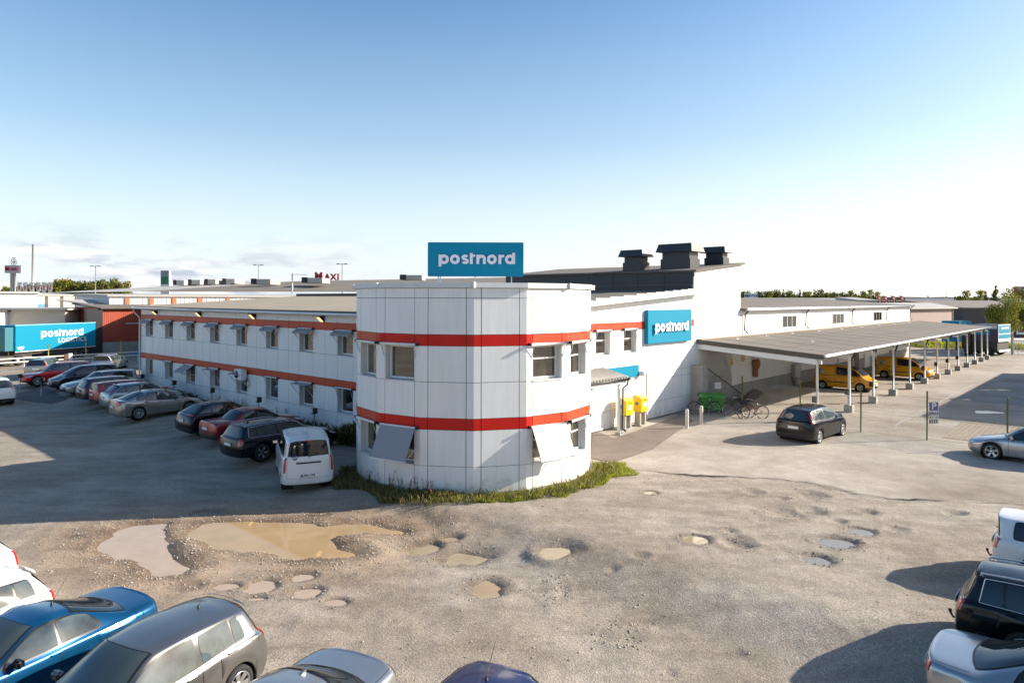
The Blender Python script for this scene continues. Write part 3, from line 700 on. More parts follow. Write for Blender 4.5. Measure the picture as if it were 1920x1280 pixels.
# ---- loose pebbles (nobody could count them)
def scatter(n, xy, smin, smax, name, m):
    x, y = xy; z = ground_z(x, y); n = len(x); sz = smin+(smax-smin)*rng.random(n)**3
    base = np.array([(1,0,0),(0,1,0),(-1,0,0),(0,-1,0),(0,0,.7),(0,0,-.5)]); fc = np.array([(0,1,4),(1,2,4),(2,3,4),(3,0,4),(1,0,5),(2,1,5),(3,2,5),(0,3,5)])
    th = rng.random(n)*6.28; c, s = np.cos(th), np.sin(th); B = base[None]*(sz[:, None, None]*(.6+.8*rng.random((n, 6, 3))))
    Q = np.stack([B[..., 0]*c[:, None]-B[..., 1]*s[:, None], B[..., 0]*s[:, None]+B[..., 1]*c[:, None], B[..., 2]], -1)
    Q += np.stack([x, y, z+sz*.2], -1)[:, None]
    o = np_obj(name, Q.reshape(-1, 3), (fc[None]+6*np.arange(n)[:, None, None]).reshape(-1, 3), m, smooth_=False)
    tag(o, 'loose grey gravel stones strewn over the yard and round the puddles', 'gravel', kind='stuff')
mp_ = bpy.data.materials.new('pebble_stone'); mp_.use_nodes = True; b_ = mp_.node_tree.nodes['Principled BSDF']; b_.inputs['Roughness'].default_value = .9
gi = mp_.node_tree.nodes.new('ShaderNodeNewGeometry'); cr = mp_.node_tree.nodes.new('ShaderNodeValToRGB'); cr.color_ramp.elements[0].color = (.20, .175, .145, 1); cr.color_ramp.elements[1].color = (.44, .40, .34, 1)
mp_.node_tree.links.new(gi.outputs['Random Per Island'], cr.inputs[0]); mp_.node_tree.links.new(cr.outputs[0], b_.inputs['Base Color'])
W_ = (peb*(nd > .0)*(1-am)).reshape(-1); okm = (V_[:, 0] > -15) & (V_[:, 0] < 16) & (V_[:, 1] < 25) & (V_[:, 1] > 8); W_ = W_*okm+.06*okm*(1-am.reshape(-1))*(.4+smooth(16, 10, V_[:, 1])*1.3)*smooth(-.1, .25, fbm(V_[:, 0], V_[:, 1], .3, 3)+.1)
W_ /= W_.sum(); pk = rng.choice(len(W_), 10500, p=W_)
scatter(0, (V_[pk, 0]+rng.normal(0, .04, len(pk)), V_[pk, 1]+rng.normal(0, .04, len(pk))), .006, .032, 'loose_gravel', mp_)
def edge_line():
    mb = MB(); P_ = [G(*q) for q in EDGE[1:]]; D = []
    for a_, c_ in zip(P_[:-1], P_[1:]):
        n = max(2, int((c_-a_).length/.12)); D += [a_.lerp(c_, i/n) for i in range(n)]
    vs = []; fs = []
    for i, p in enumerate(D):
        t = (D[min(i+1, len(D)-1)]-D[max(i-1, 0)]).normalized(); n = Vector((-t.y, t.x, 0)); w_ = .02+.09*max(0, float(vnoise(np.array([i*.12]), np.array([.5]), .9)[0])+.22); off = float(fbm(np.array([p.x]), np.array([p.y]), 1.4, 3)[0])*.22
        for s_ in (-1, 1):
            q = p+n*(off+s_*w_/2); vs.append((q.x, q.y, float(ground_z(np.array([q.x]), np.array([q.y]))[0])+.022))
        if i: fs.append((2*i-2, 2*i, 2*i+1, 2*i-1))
    mb.add(vs, fs, mat('edge_shadow', (.035, .03, .027), .9)); o = mb.build('asphalt_edge_shadow'); tag(o, kind='structure')  # dark strip painted as the shadow of the asphalt step
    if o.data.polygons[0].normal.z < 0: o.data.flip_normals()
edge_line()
# ---- other flat things on the yard
pav = bpy.data.materials.new('concrete_pavers'); pav.use_nodes = True; nt2 = pav.node_tree
br = nt2.nodes.new('ShaderNodeTexBrick'); br.inputs['Scale'].default_value = 1.0; br.inputs['Brick Width'].default_value = .42; br.inputs['Row Height'].default_value = .21; br.inputs['Mortar Size'].default_value = .012
br.inputs['Color1'].default_value = (.33, .27, .20, 1); br.inputs['Color2'].default_value = (.27, .22, .17, 1); br.inputs['Mortar'].default_value = (.14, .115, .09, 1)
mpp = nt2.nodes.new('ShaderNodeMapping'); mpp.inputs['Rotation'].default_value = (0, 0, -ANG); g2 = nt2.nodes.new('ShaderNodeNewGeometry')
nt2.links.new(g2.outputs['Position'], mpp.inputs[0]); nt2.links.new(mpp.outputs[0], br.inputs['Vector']); nt2.links.new(br.outputs[0], nt2.nodes['Principled BSDF'].inputs['Base Color']); nt2.nodes['Principled BSDF'].inputs['Roughness'].default_value = .9
def sheet(name, pxs, m, lift, kind='structure'):
    ps = [GG(*q) for q in pxs]; bm = bmesh.new(); vs = [bm.verts.new((p.x, p.y, 0)) for p in ps]; bm.faces.new(vs)
    bmesh.ops.triangulate(bm, faces=bm.faces[:])
    for _ in range(4): bmesh.ops.subdivide_edges(bm, edges=[e for e in bm.edges if e.calc_length() > .3], cuts=1, use_grid_fill=True); bmesh.ops.triangulate(bm, faces=bm.faces[:])
    zs = ground_z(np.array([v.co.x for v in bm.verts]), np.array([v.co.y for v in bm.verts]))
    for v, z in zip(bm.verts, zs): v.co.z = float(z)+lift
    me = bpy.data.meshes.new(name); bm.to_mesh(me); bm.free(); me.materials.append(m); o = link(bpy.data.objects.new(name, me))
    if o.data.polygons[0].normal.z < 0: o.data.flip_normals()
    return tag(o, kind=kind)
sheet('paver_strip', [(1768,822),(1808,786),(1925,796),(1925,838)], pav, .015)
LINE = mat('worn_white_line', (.36, .35, .33), .8, noise=[(6, .25, (1, 1, 1))])
def strip(name, a, b, w, m, lift=.02):
    p, q = G(*a), G(*b); t = (q-p).normalized(); n = Vector((-t.y, t.x, 0))*w/2; N = 12; mb = MB(); vs = []
    for i in range(N+1):
        c = p.lerp(q, i/N); z = float(ground_z(c.x, c.y))+lift; vs += [(c.x-n.x, c.y-n.y, z), (c.x+n.x, c.y+n.y, z)]
    mb.add(vs, [(2*i, 2*i+2, 2*i+3, 2*i+1) for i in range(N)], m); o = mb.build(name)
    if o.data.polygons[0].normal.z < 0: o.data.flip_normals()
    return tag(o, kind='structure')
strip('painted_line', (1677, 799.5), (1825, 720.5), .10, LINE)
PATCH = mat('fresh_asphalt_patch', (.11, .10, .095), .85, noise=[(1, .2, (1, 1, 1))])
sheet('asphalt_patch', [(18,746),(52,722),(88,727),(126,748),(98,757),(60,752)], PATCH, .02)
sheet('asphalt_patch', [(1112,806),(1150,822),(1185,812),(1282,775),(1300,790),(1225,842),(1150,868),(1106,860)], mat('darker_asphalt', (.17, .135, .108), .9, noise=[(.8, .2, (1, 1, 1)), (14, .12, (1, 1, 1))]), .018)
WETA = mat('wet_asphalt', (.05, .05, .055), .12, noise=[(.8, .3, (1, 1, 1))])
for cxy in ((1803, 749, 17, 2.5), (1850, 773, 24, 3), (1870, 731, 30, 2)):
    g = G(cxy[0], cxy[1]); a = cxy[2]*g.y/F_PX; b_ = cxy[3]*g.y**2/F_PX/CH; mb = MB()
    pts = [(g.x+a*math.cos(t)*(1+.3*math.sin(3*t+cxy[0])), g.y+b_*math.sin(t)*(1+.25*math.cos(2*t))) for t in np.linspace(0, 6.283, 30, endpoint=False)]
    zz = max(float(ground_z(*q)) for q in pts)+.006; mb.prism(pts, zz-.02, zz, WETA); tag(mb.build('puddle'), kind='structure')
# ================================================================== main building
BL = thing('office_building', 'long white two storey office and sorting hall with red bands and a round corner tower', 'building', tuple(C0), ANG)
RT = 4.50
def tcorner(k, r=RT): a = R_(225+22.5*k); return Vector((r*math.cos(a), r*math.sin(a), 0))
_pm = {}
def panel(w, h, m, loc, rot, name, parent, th=.03):
    key = (round(w, 3), round(h, 3), m.name, th)
    if key not in _pm:
        b = MB(); b.box((.0, 0, 0), (w, th, h), m, bev=.004 if h > .5 else 0); o = b.build('p'); _pm[key] = o.data; bpy.data.objects.remove(o)
    o = bpy.data.objects.new(name, _pm[key]); o.location = loc; o.rotation_euler = (0, 0, rot); return link(o, parent)
GAP = .020
rows_w = [(.06, .90, 'w'), (.90, 2.07, 'win'), (2.07, 2.45, 'r'), (2.45, 3.61, 'w'), (3.61, 4.78, 'win'), (4.78, 5.15, 'r'), (5.15, 5.60, 'w')]
rows_t = rows_w[:-1]+[(5.15, 6.33, 'w'), (6.33, 6.66, 'w')]
wallM = MB()       # backing behind the panels
class Fac:
    """a facade: origin (building coords) and the angle of its running direction; outward is +90 deg"""
    def __init__(s, o, ang): s.o = Vector(o); s.a = ang; s.X = Vector((math.cos(ang), math.sin(ang), 0)); s.Y = Vector((-math.sin(ang), math.cos(ang), 0))
    def P(s, a, d, z): return s.o+s.X*a+s.Y*d+Vector((0, 0, z))
def fpanel(f, a0, a1, z0, z1, red, rm=None):
    wallM.add([f.P(a0, -.02, z0), f.P(a1, -.02, z0), f.P(a1, -.02, z1), f.P(a0, -.02, z1)], [(0, 1, 2, 3)], SEAM)
    panel(a1-a0-GAP, z1-z0-GAP*.8, (rm or REDP) if red else WHITE, f.P(a0+GAP/2, -.018, z0+GAP*.4), f.a, 'red_panel' if red else 'panel', BL, .03)
# window prototypes ---------------------------------------------------
DEP = .26
def window_proto(w, h, style=0, nm='window'):
    b = MB(); t = .055
    RV = mat('reveal_sheet', (.60, .60, .58), .5)
    b.box((0, -DEP, 0), (t*.4, 0, h), RV); b.box((w-t*.4, -DEP, 0), (w, 0, h), RV); b.box((t*.4, -DEP, h-.02), (w-t*.4, 0, h), RV)
    y = -DEP+.02; b.box((0, y-.06, 0), (w, y-.05, h), SEAM)
    win = b.build(nm); fr = MB(); g0, g1, k0, k1 = .11, w-.11, .10, h-.03
    fr.box((g0-.07, y-.03, k0-.07), (g0, y+.03, k1), FRAME); fr.box((g1, y-.03, k0-.07), (g1+.07, y+.03, k1), FRAME); fr.box((g0, y-.03, k0-.07), (g1, y+.03, k0), FRAME); fr.box((g0, y-.03, k1-.05), (g1, y+.03, k1), FRAME)
    if style == 1: fr.box((g0, y-.02, k0+.5*h), (g1, y+.02, k0+.5*h+.05), FRAME)
    fr.build('frame', win)
    p = MB(); p.box((g0, y-.012, k0), (g1, y-.004, k1-.05), GLASS); p.build('pane', win)
    s = MB(); s.box((.0, -DEP+.02, -.025), (w, .045, .012), TRIM); s.build('sill', win)
    return win
WP = {}
def put_window(f, a0, a1, z0, z1, style=0):
    key = (round(a1-a0, 2), round(z1-z0, 2), style)
    if key not in WP: src = WP[key] = window_proto(a1-a0, z1-z0, style); o = src
    else: o = copy_tree(WP[key])
    o.parent = BL; o.location = f.P(a0, 0, z0); o.rotation_euler = (0, 0, f.a); return o
# awnings ---------------------------------------------------------------
def awning(f, a0, a1, z1, kind, cloth=GREYFAB, drop=.9, out=.6, h=1.17, tube=FRAME):
    w = a1-a0; b = MB(); arms = []
    b.tube([(-.06, .09, .03), (w+.06, .09, .03)], .045, tube, 8)
    b.box((-.10, .0, -.005), (-.05, .15, .085), BLACK); b.box((w+.05, .0, -.005), (w+.10, .15, .085), BLACK)
    aw = b.build('awning', BL); aw.location = f.P(a0, 0, z1); aw.rotation_euler = (0, 0, f.a)
    cl = MB()
    if kind == 'folded':
        for x in (.04, w-.04): arms.append(MB().tube([(x, -.10, -h*.55), (x, .04, -h*.28), (x, .13, -.03)], .014, ALU, 5))
    elif kind == 'flap':        # lifted flat flap on stays
        cl.ext([(-.08, .08, .03), (-.08, .5, -.04), (-.08, .5, -.055), (-.08, .08, .015)], (w+.16, 0, 0), cloth)
        for x in (0., w-.0): arms.append(MB().tube([(x, .02, -h*.55), (x, .48, -.06)], .014, ALU, 5))
    elif kind == 'scallop':
        cl.ext([(-.08, .08, .03), (-.08, .36, -.13), (-.08, .36, -.145), (-.08, .08, .015)], (w+.16, 0, 0), cloth)
        n = 7; pts = [(-.08, .36, -.13)]+[(w+.08, .36, -.13)]
        for k in range(n*4+1):
            x = (w+.08)-(w+.16)*k/(n*4); pts.append((x, .365, -.20-.045*abs(math.sin(math.pi*k/4))))
        cl.ext(pts, (0, .012, 0), cloth)
        for x in (.0, w-.0): arms.append(MB().tube([(x, .02, -h*.5), (x, .34, -.16)], .014, ALU, 5))
    else:                        # cloth let down, held out on arms
        cl.ext([(-.02, .12, .02), (-.02, out, -drop), (-.02, out+.012, -drop), (-.02, .135, .03)], (w+.04, 0, 0), cloth)
        for x in (.0, w-.0): arms.append(MB().tube([(x, -.02, -h*.5), (x, out, -drop)], .014, ALU, 5))
        cl.tube([(-.04, out, -drop), (w+.04, out, -drop)], .02, tube, 6)
    for q_ in arms: q_.build('arm', aw)
    cl.build('cloth', aw)
    return aw
# ---- left wing (x = 0, runs along +y) --------------------------------
FL = Fac((0, 0, 0), R_(90)); Hh = 6.3
P0, PP, WW = 1.265*Hh, .5365*Hh, .203*Hh
cols = []; a = P0; END = 5.356*Hh
cols.append((4.35, (4.35+P0)/2, 0)); cols.append(((4.35+P0)/2, P0, 0))
for i in range(8):
    a = P0+PP*i; cols.append((a, a+WW, 1)); g = (PP-WW)/2
    if i < 7: cols += [(a+WW, a+WW+g, 0), (a+WW+g, a+PP, 0)]
    else: cols.append((a+WW, END, 0))
for a0, a1, iw in cols:
    for z0, z1, k in rows_w:
        if iw and k == 'win': put_window(FL, a0, a1, z0, z1)
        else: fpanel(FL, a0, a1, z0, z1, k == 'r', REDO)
wn_ = [c for c in cols if c[2]]
for i, (a0, a1, _) in enumerate(wn_):
    awning(FL, a0, a1, 4.78, 'scallop', tube=ALU)
    if i == 7: continue
    if i == 5: awning(FL, a0, a1, 2.07, 'down', drop=.42, out=.85, tube=ALU)
    else: awning(FL, a0, a1, 2.07, 'flap' if i in (1, 3, 4) else 'folded', tube=ALU)
# ---- tower ---------------------------------------------------------------
FLEN = 2*RT*math.sin(R_(11.25))
for k in range(-6, 6):
    c0, c1 = tcorner(k+1), tcorner(k); f = Fac(c0, math.atan2((c1-c0).y, (c1-c0).x)); c = .245
    haswin = k in (-3, -2, 1, 2)
    for z0, z1, kd in rows_t:
        if kd == 'win' and haswin: put_window(f, c, FLEN-c, z0, z1, 1 if k > 0 else 0)
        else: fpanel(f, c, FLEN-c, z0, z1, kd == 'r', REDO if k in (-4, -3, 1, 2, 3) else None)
    if haswin:
        up = awning(f, c-.08, FLEN-c+.08, 4.78, 'folded')
        if k in (-2, 1): awning(f, c-.08, FLEN-c+.08, 2.07, 'down', cloth=GREYFAB if k < 0 else BEIGEFAB, drop=.98, out=.62)
        else: awning(f, c-.08, FLEN-c+.08, 2.07, 'folded')
_cm = {}
for k in range(-5, 6):                       # bent corner panels
    p = tcorner(k); a = R_(225+22.5*k)
    for z0, z1, kd in rows_t:
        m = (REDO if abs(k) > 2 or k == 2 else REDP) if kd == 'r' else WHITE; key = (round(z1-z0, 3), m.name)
        if key not in _cm:
            h = z1-z0-GAP*.8; e = .245-GAP/2; s_, c_ = math.sin(R_(78.75)), math.cos(R_(78.75))
            o_ = .012/math.sin(R_(78.75)); pts = [(-c_*e+.0, s_*e), (0, 0), (-c_*e, -s_*e)]
            out = [(p_[0]+(.012 if i == 1 else .012), p_[1]) for i, p_ in enumerate(pts)]; inn = [(p_[0]-.02, p_[1]) for p_ in pts][::-1]
            b = MB(); b.prism(out+inn, 0, h, m); ob = b.build('c'); _cm[key] = ob.data; bpy.data.objects.remove(ob)
        o = bpy.data.objects.new('red_panel' if kd == 'r' else 'corner_panel', _cm[key]); o.location = (p.x, p.y, z0+GAP*.4); o.rotation_euler = (0, 0, a); link(o, BL)
        q0 = p+(tcorner(k+1)-p).normalized()*.245; q1 = p+(tcorner(k-1)-p).normalized()*.245; i0 = .022/RT
        Z0, Z1 = Vector((0, 0, z0)), Vector((0, 0, z1)); A_, B_, C_ = q0*(1-i0), p*(1-i0), q1*(1-i0)
        wallM.add([A_+Z0, B_+Z0, C_+Z0, A_+Z1, B_+Z1, C_+Z1], [(0, 1, 4, 3), (1, 2, 5, 4)], SEAM)
ring = [tcorner(k, RT+.10) for k in range(16)]; b = MB(); b.prism([(p.x, p.y) for p in ring], 6.665, 6.83, TRIM); b.build('parapet_cap', BL)
b = MB()
for k in range(-6, 6):
    if k % 2: continue
    c0 = tcorner(k+.0, RT+.115); b.box((c0.x-.04, c0.y-.04, 6.66), (c0.x+.04, c0.y+.04, 6.845), TRIM)
b.build('cap_joint', BL)
b = MB(); b.prism([(p.x*.985, p.y*.985) for p in [tcorner(k, RT+.02) for k in range(16)]], -.15, .06, TRIM); b.build('plinth', BL)
b = MB(); b.prism([(p.x, p.y) for p in [tcorner(k, RT-.3) for k in range(16)]], 0, 6.6, mat('dark_room', (.03, .03, .03), .9)); b.build('tower_core', BL)
# ---- right facade (y = 0, seen from -y) ------------------------------------
def fr_(x): return 24.0-x                      # facade running coordinate from x
FR = Fac((24.0, 0, 0), R_(180))
def roofz(x): return 5.75+.0615*x
jr = [4.35, 6.2, 1.2735*Hh, 1.467*Hh, 1.6545*Hh, 1.8437*Hh, 2.0*Hh, 2.145*Hh, 2.29*Hh, 2.435*Hh, 2.58*Hh, 2.70*Hh, 17.75]
for i in range(len(jr)-1):
    x0, x1 = jr[i], jr[i+1]; iw = i in (2, 4)
    for z0, z1, kd in rows_w[:-1]+[(5.15, roofz(x0)+.12, 'w')]:
        if kd == 'win' and iw and z0 > 3: put_window(FR, fr_(x1), fr_(x0), z0, z1, 1)
        elif z0 < 2.4 and 1.84*Hh < x0 < 2.1*Hh: pass
        elif z1 < 2.5 and kd == 'r': fpanel(FR, fr_(x1), fr_(x0), z0, z1, False)
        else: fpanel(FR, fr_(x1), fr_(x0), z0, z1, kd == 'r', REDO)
    if iw: awning(FR, fr_(x1)-.04, fr_(x0)+.04, 4.78, 'folded')
x0, x1 = jr[5], jr[7]; fpanel(FR, fr_(x1), fr_(x0), .06, 2.45, False)       # loading door leaf area
b = MB()
for z in np.arange(5.02, 5.75, .075): b.ext([(fr_(1.745*Hh)-.0, .012, z), (fr_(1.745*Hh)-.0, .05, z-.03), (fr_(1.745*Hh), .012, z-.03)], (-.42, 0, 0), TRIM)
lv = b.build('louvre', BL); lv.location = FR.o; lv.rotation_euler = (0, 0, FR.a); lv.location.z = .28
# ---- walls, roofs ------------------------------------------------------------
wallM.box((.30, 4.2, 0), (23.6, END-.02, 5.6), SEAM); wallM.box((4.2, .30, 0), (17.6, 4.2, 5.6), SEAM)
wallM.box((.0, END-.06, .0), (12, END-.02, 5.62), WHITE)
wallM.build('wall', BL)
b = MB(); ov = .42; y1 = END+.25
# roof plane rising along +x
def rp(x, y, dz=0): return (x, y, roofz(x)+dz)
th = .12
b.ext([rp(-ov, 3.5), rp(12.4, 3.5), rp(12.4, 3.5, -th), rp(-ov, 3.5, -th)], (0, y1-3.5, 0), ROOF_BEIGE)
b.ext([rp(12.4, .0), rp(17.72, .0), rp(17.72, .0, -th), rp(12.4, .0, -th)], (0, 16, 0), ROOF_GREY)
b.ext([rp(3.5, -ov, .0), rp(12.4, -ov, .0), rp(12.4, -ov, -th), rp(3.5, -ov, -th)], (0, 3.5+ov, 0), ROOF_GREY)
b.ext([rp(12.4, -ov, .0), rp(18.05, -ov, .0), rp(18.05, -ov, -th), rp(12.4, -ov, -th)], (0, ov, 0), ROOF_GREY)
b.build('roof', BL)
b = MB(); b.ext([rp(3.9, -ov-.02, .015), rp(18.15, -ov-.02, .015), rp(18.15, -ov-.02, -.20), rp(3.9, -ov-.02, -.20)], (0, -.05, 0), FRAME)
b.ext([rp(3.9, -ov, -.14), rp(18.1, -ov, -.14), rp(18.1, -ov, -.17), rp(3.9, -ov, -.17)], (0, ov-.02, 0), FRAME); b.build('verge_board', BL)
b = MB(); b.box((-ov-.02, 3.6, 5.52), (-.02, y1, 5.56), FRAME); b.box((-ov-.05, 3.6, 5.50), (-ov-.02, y1, 5.70), DARKSH); b.build('soffit', BL)
b = MB(); b.tube([(-ov-.12, 3.5, 5.56), (-ov-.12, y1+.05, 5.60)], .065, FRAME, 8)
gz = b.build('gutter', BL); b = MB(); b.tube([(-ov-.12, END+.02, 5.52), (-ov-.10, END+.0, 5.35), (-.18, END+.0, 5.0), (-.12, END+.0, 4.85), (-.12, END, .25)], .05, FRAME, 8); b.build('downpipe', BL)
b = MB(); b.box((12.35, 16, roofz(12.4)-.05), (12.6, END+.2, roofz(12.4)+.20), BLACK); b.build('ridge_upstand', BL)
b = MB(); b.box((12.4, 16, 0), (23.6, END, roofz(12.4)-.1), ROOF_GREY); b.build('rear_block', BL)
# high fan room ------------------------------------------------------------------
def tz(x): return 8.03+(x-17.72)*(8.66-8.03)/6.28
b = MB(); b.ext([(17.74, 0, 0), (24.0, 0, 0), (24.0, 0, tz(24.0)-.1), (17.74, 0, tz(17.74)-.1)], (0, 14.7, 0), WHITE); b.build('high_block_wall', BL)
b = MB(); b.ext([(17.5, -.25, tz(17.5)), (24.15, -.25, tz(24.15)), (24.15, -.25, tz(24.15)-.10), (17.5, -.25, tz(17.5)-.10)], (0, 15.1, 0), ROOF_GREY); b.build('high_roof', BL)
b = MB(); b.ext([(17.70, -.03, tz(17.7)-.10), (24.05, -.03, tz(24.05)-.10), (24.05, -.03, tz(24.05)-.38), (17.70, -.03, tz(17.7)-.38)], (0, -.04, 0), FRAME); b.build('high_verge_board', BL)
for i in range(8):                           # dark cladding sheets on the side of the fan room
    y0, ya = .02+i*1.835, .02+(i+1)*1.835-.02
    b = MB(); b.box((17.66, y0, 7.18), (17.73, ya, 7.90), DARKSH); b.build('cladding_sheet', BL)
    b = MB(); b.box((17.62, y0, 6.86), (17.73, ya, 7.16), DARKSH); b.build('cladding_sheet', BL)
def hood(cx, cy, w, d, h, label):
    z0 = tz(cx)-.02; T = thing('roof_vent', label, 'roof vent', tuple(LW(cx, cy, z0)), ANG, 'dark sheet metal vents on the fan room roof')
    b = MB(); b.box((-w/2, -d/2, -.25), (w/2, d/2, h*.42), DARKSH, bev=.01); b.build('base', T)
    b = MB(); b.box((-w/2+.08, -d/2+.08, h*.42), (w/2-.08, d/2-.08, h*.75), DARKSH); b.build('neck', T)
    b = MB(); e = .22; zA, zB = h*.72, h*1.08
    vs = [(-w/2-e, -d/2-e, zA), (w/2+e, -d/2-e, zA), (w/2+e, d/2+e, zA), (-w/2-e, d/2+e, zA), (-w/2-.06, -d/2-e*.5, zB), (w/2+.06, -d/2-e*.5, zB), (w/2+.06, d/2+e*.5, zB), (-w/2-.06, d/2+e*.5, zB)]
    b.add(vs, [(0, 3, 2, 1), (4, 5, 6, 7), (0, 1, 5, 4), (1, 2, 6, 5), (2, 3, 7, 6), (3, 0, 4, 7)], DARKSH); b.build('cowl', T)
    return T
hood(18.9, 4.6, 1.0, 1.35, 1.18, 'leftmost and lower of the three dark roof vents on the high roof')
hood(19.6, 1.9, 1.25, 2.0, 1.38, 'biggest dark roof vent in the middle of the high roof')
hood(22.9, 1.1, .85, 1.3, 1.05, 'small dark roof vent nearest the right edge of the high roof')
# ---- hall with shed roof behind the canopy -----------------------------------------
HX0, HX1 = 24.0, 68.2
b = MB(); b.box((HX0+.01, .0, 3.9), (HX1, 12, 5.62), WHITE); b.box((18.0, .30, 0), (HX1, 12, 3.9), SEAM); b.build('hall_wall', BL)
n = 11; xs_ = np.linspace(HX0+.05, HX1, n+1)
HW = [(1465.7, 1492), (1560, 1581), (1637, 1652)]
def xR(px): a = (px-960)/F_PX; return (4.241*a+.229)/(.672-.741*a)*Hh
hws = [(xR(p), xR(q)) for p, q in HW]
for i in range(n):
    b = MB(); b.box((xs_[i]+.02, -.035, 4.02), (xs_[i+1]-.02, -.002, 5.6), WHITE); b.build('panel', BL)
for (xa, xb) in hws:
    b = MB(); b.box((xa-.06, -.075, 4.26), (xb+.06, -.038, 5.20), FRAME); w_ = b.build('window', BL)
    k = (xb-xa)/3
    for j in range(3): b = MB(); b.box((xa+k*j+.05, -.085, 4.34), (xa+k*(j+1)-.05, -.078, 5.12), DGLASS); b.build('pane', w_)
b = MB(); b.ext([(HX0, -.35, 5.74), (HX0, 11, 6.50), (HX0, 22, 5.74), (HX0, 22, 5.6), (HX0, 11, 6.38), (HX0, -.35, 5.62)], (HX1+.3-HX0, 0, 0), ROOF_GREY); b.build('hall_roof', BL)
b = MB(); b.tube([(HX0+.1, -.42, 5.68), (HX1+.3, -.42, 5.66)], .085, FRAME, 8)
for x in np.arange(HX0+1, HX1, 1.2): b.box((x, -.5, 5.70), (x+.04, -.3, 5.80), FRAME)
b.build('gutter', BL)
for px in (1393, 1508, 1595, 1660, 1704):
    x = xR(px); b = MB(); b.tube([(x, -.42, 5.6), (x, -.16, 5.35), (x, -.12, 4.35), (x+.12, -.3, 4.12)], .05, mat('brown_downpipe', (.05, .035, .03), .5), 7); b.build('downpipe', BL)
# wall below the canopy
n2 = 20; xs_ = np.linspace(17.75, HX1, n2+1)
for i in range(n2):
    b = MB(); b.box((xs_[i]+.008, .0, .92), (xs_[i+1]-.008, .29, 3.88), WHITE); b.build('panel', BL)
b = MB(); b.box((17.8, -.05, -.05), (HX1, .28, .90), mat('grey_plinth', (.33, .32, .30), .8, noise=[(2, .15, (1, 1, .3))])); b.build('plinth', BL)
b = MB(); b.box((17.35, -.75, 0), (17.95, -.02, 2.55), CONC); b.build('buttress', BL)
for px, z in ((1316, 2.35), (1371, 2.35), (1393, 2.5), (1434, 2.55), (1561, 2.6), (1612, 2.6)):
    x = xR(px); b = MB(); b.box((x-.28, -.03, z-.2), (x+.28, -.004, z+.25), mat('cream_plate', (.62, .52, .30), .6)); p_ = b.build('wall_plate', BL)
    b = MB(); b.box((x-.2, -.04, z-.12), (x+.2, -.032, z+.06), mat('ochre_print', (.60, .38, .10), .6)); b.build('plate_print', p_)
x = xR(1413); b = MB(); b.lathe([(.0, .0), (.33, .0), (.33, .22), (.28, .30), (0, .30)], mat('rusty_sheet', (.30, .13, .05), .8), 18, 'y', (x, -.34, 2.05)); b.box((x-.2, -.3, 1.2), (x+.1, -.05, 1.75), mat('rusty_sheet', (.3, .13, .05), .8)); b.build('fan_outlet', BL)
x = xR(1469); b = MB(); b.box((x-.25, -.04, 1.75), (x+.25, -.006, 2.95), FRAME); w_ = b.build('window', BL); b = MB(); b.box((x-.19, -.05, 1.95), (x+.19, -.044, 2.9), DGLASS); b.build('pane', w_)
x = xR(1489); b = MB(); b.box((x-.5, -.3, .55), (x+.6, -.06, 1.55), ZINC); b.box((x-.3, -.32, .0), (x+.3, -.1, .5), ZINC); b.build('meter_cabinet', BL)
for px, w_, m in ((1606, 1.2, mat('dark_brown_door', (.07, .045, .035), .6)), (1625, 1.6, FRAME), (1640, 1.2, mat('glass_door', (.10, .11, .11), .1)), (1672, 1.5, DARKSH)):
    x = xR(px); b = MB(); b.box((x-w_/2, -.06, 0), (x+w_/2, -.052+.04, 2.7), m); b.build('door', BL)
# ---- entrance on the right facade ----------------------------------------------------
b = MB(); nn = 140; vs = []
for i in range(nn+1):
    x = 4.6+4.1*i/nn; w_ = .06*math.sin(2*math.pi*x/.235)
    vs += [(x, -.05, 3.02+w_), (x, -1.38, 2.72+w_), (x, -1.38, 2.695+w_), (x, -.05, 2.99+w_)]
fs = []
for i in range(nn):
    o_ = 4*i
    for k in range(4): fs.append((o_+k, o_+(k+1) % 4, o_+4+(k+1) % 4, o_+4+k))
fs += [(0, 3, 2, 1), (4*nn, 4*nn+1, 4*nn+2, 4*nn+3)]
b.add(vs, fs, mat('fibre_cement_roofing', (.42, .40, .36), .85, noise=[(8, .15, (1, 1, 1))]), True); b.build('porch_roof', BL)
b = MB(); b.box((4.6, -1.34, 2.42), (8.6, -1.24, 2.66), FRAME); b.box((8.25, -1.20, 2.42), (8.36, -.05, 2.62), FRAME); b.build('porch_beam', BL)
b = MB(); b.tube([(4.6, -1.44, 2.63), (8.75, -1.44, 2.60)], .055, BLACK, 8); b.tube([(8.6, -1.44, 2.58), (8.6, -1.4, 2.35), (8.38, -1.30, 2.2), (8.38, -1.27, .35), (8.45, -1.42, .2)], .04, BLACK, 7); b.build('porch_gutter', BL)
b = MB(); b.box((8.22, -1.20, .12), (8.33, -1.09, 2.42), FRAME); b.build('porch_post', BL); b = MB(); b.box((8.15, -1.3, -.02), (8.42, -1.02, .14), CONC); b.build('post_base', BL)
b = MB(); b.box((5.9, -.075, .1), (7.1, -.02, 2.3), mat('glass_door2', (.25, .26, .25), .2)); dr = b.build('entrance_door', BL); b = MB(); b.box((7.25, -.10, .1), (7.33, -.03, 2.3), ALU); b.build('door_jamb', dr)
b = MB(); b.box((7.0, -.08, 2.40), (11.72, -.034, 2.97), CYAN); wsn = b.build('fascia_sign', BL)
b = MB(); b.box((12.55, -.06, .06), (12.62, -.035, 2.46), TRIM); b.box((11.9, -.06, 2.46), (12.62, -.035, 2.5), TRIM); b.build('conduit', BL)
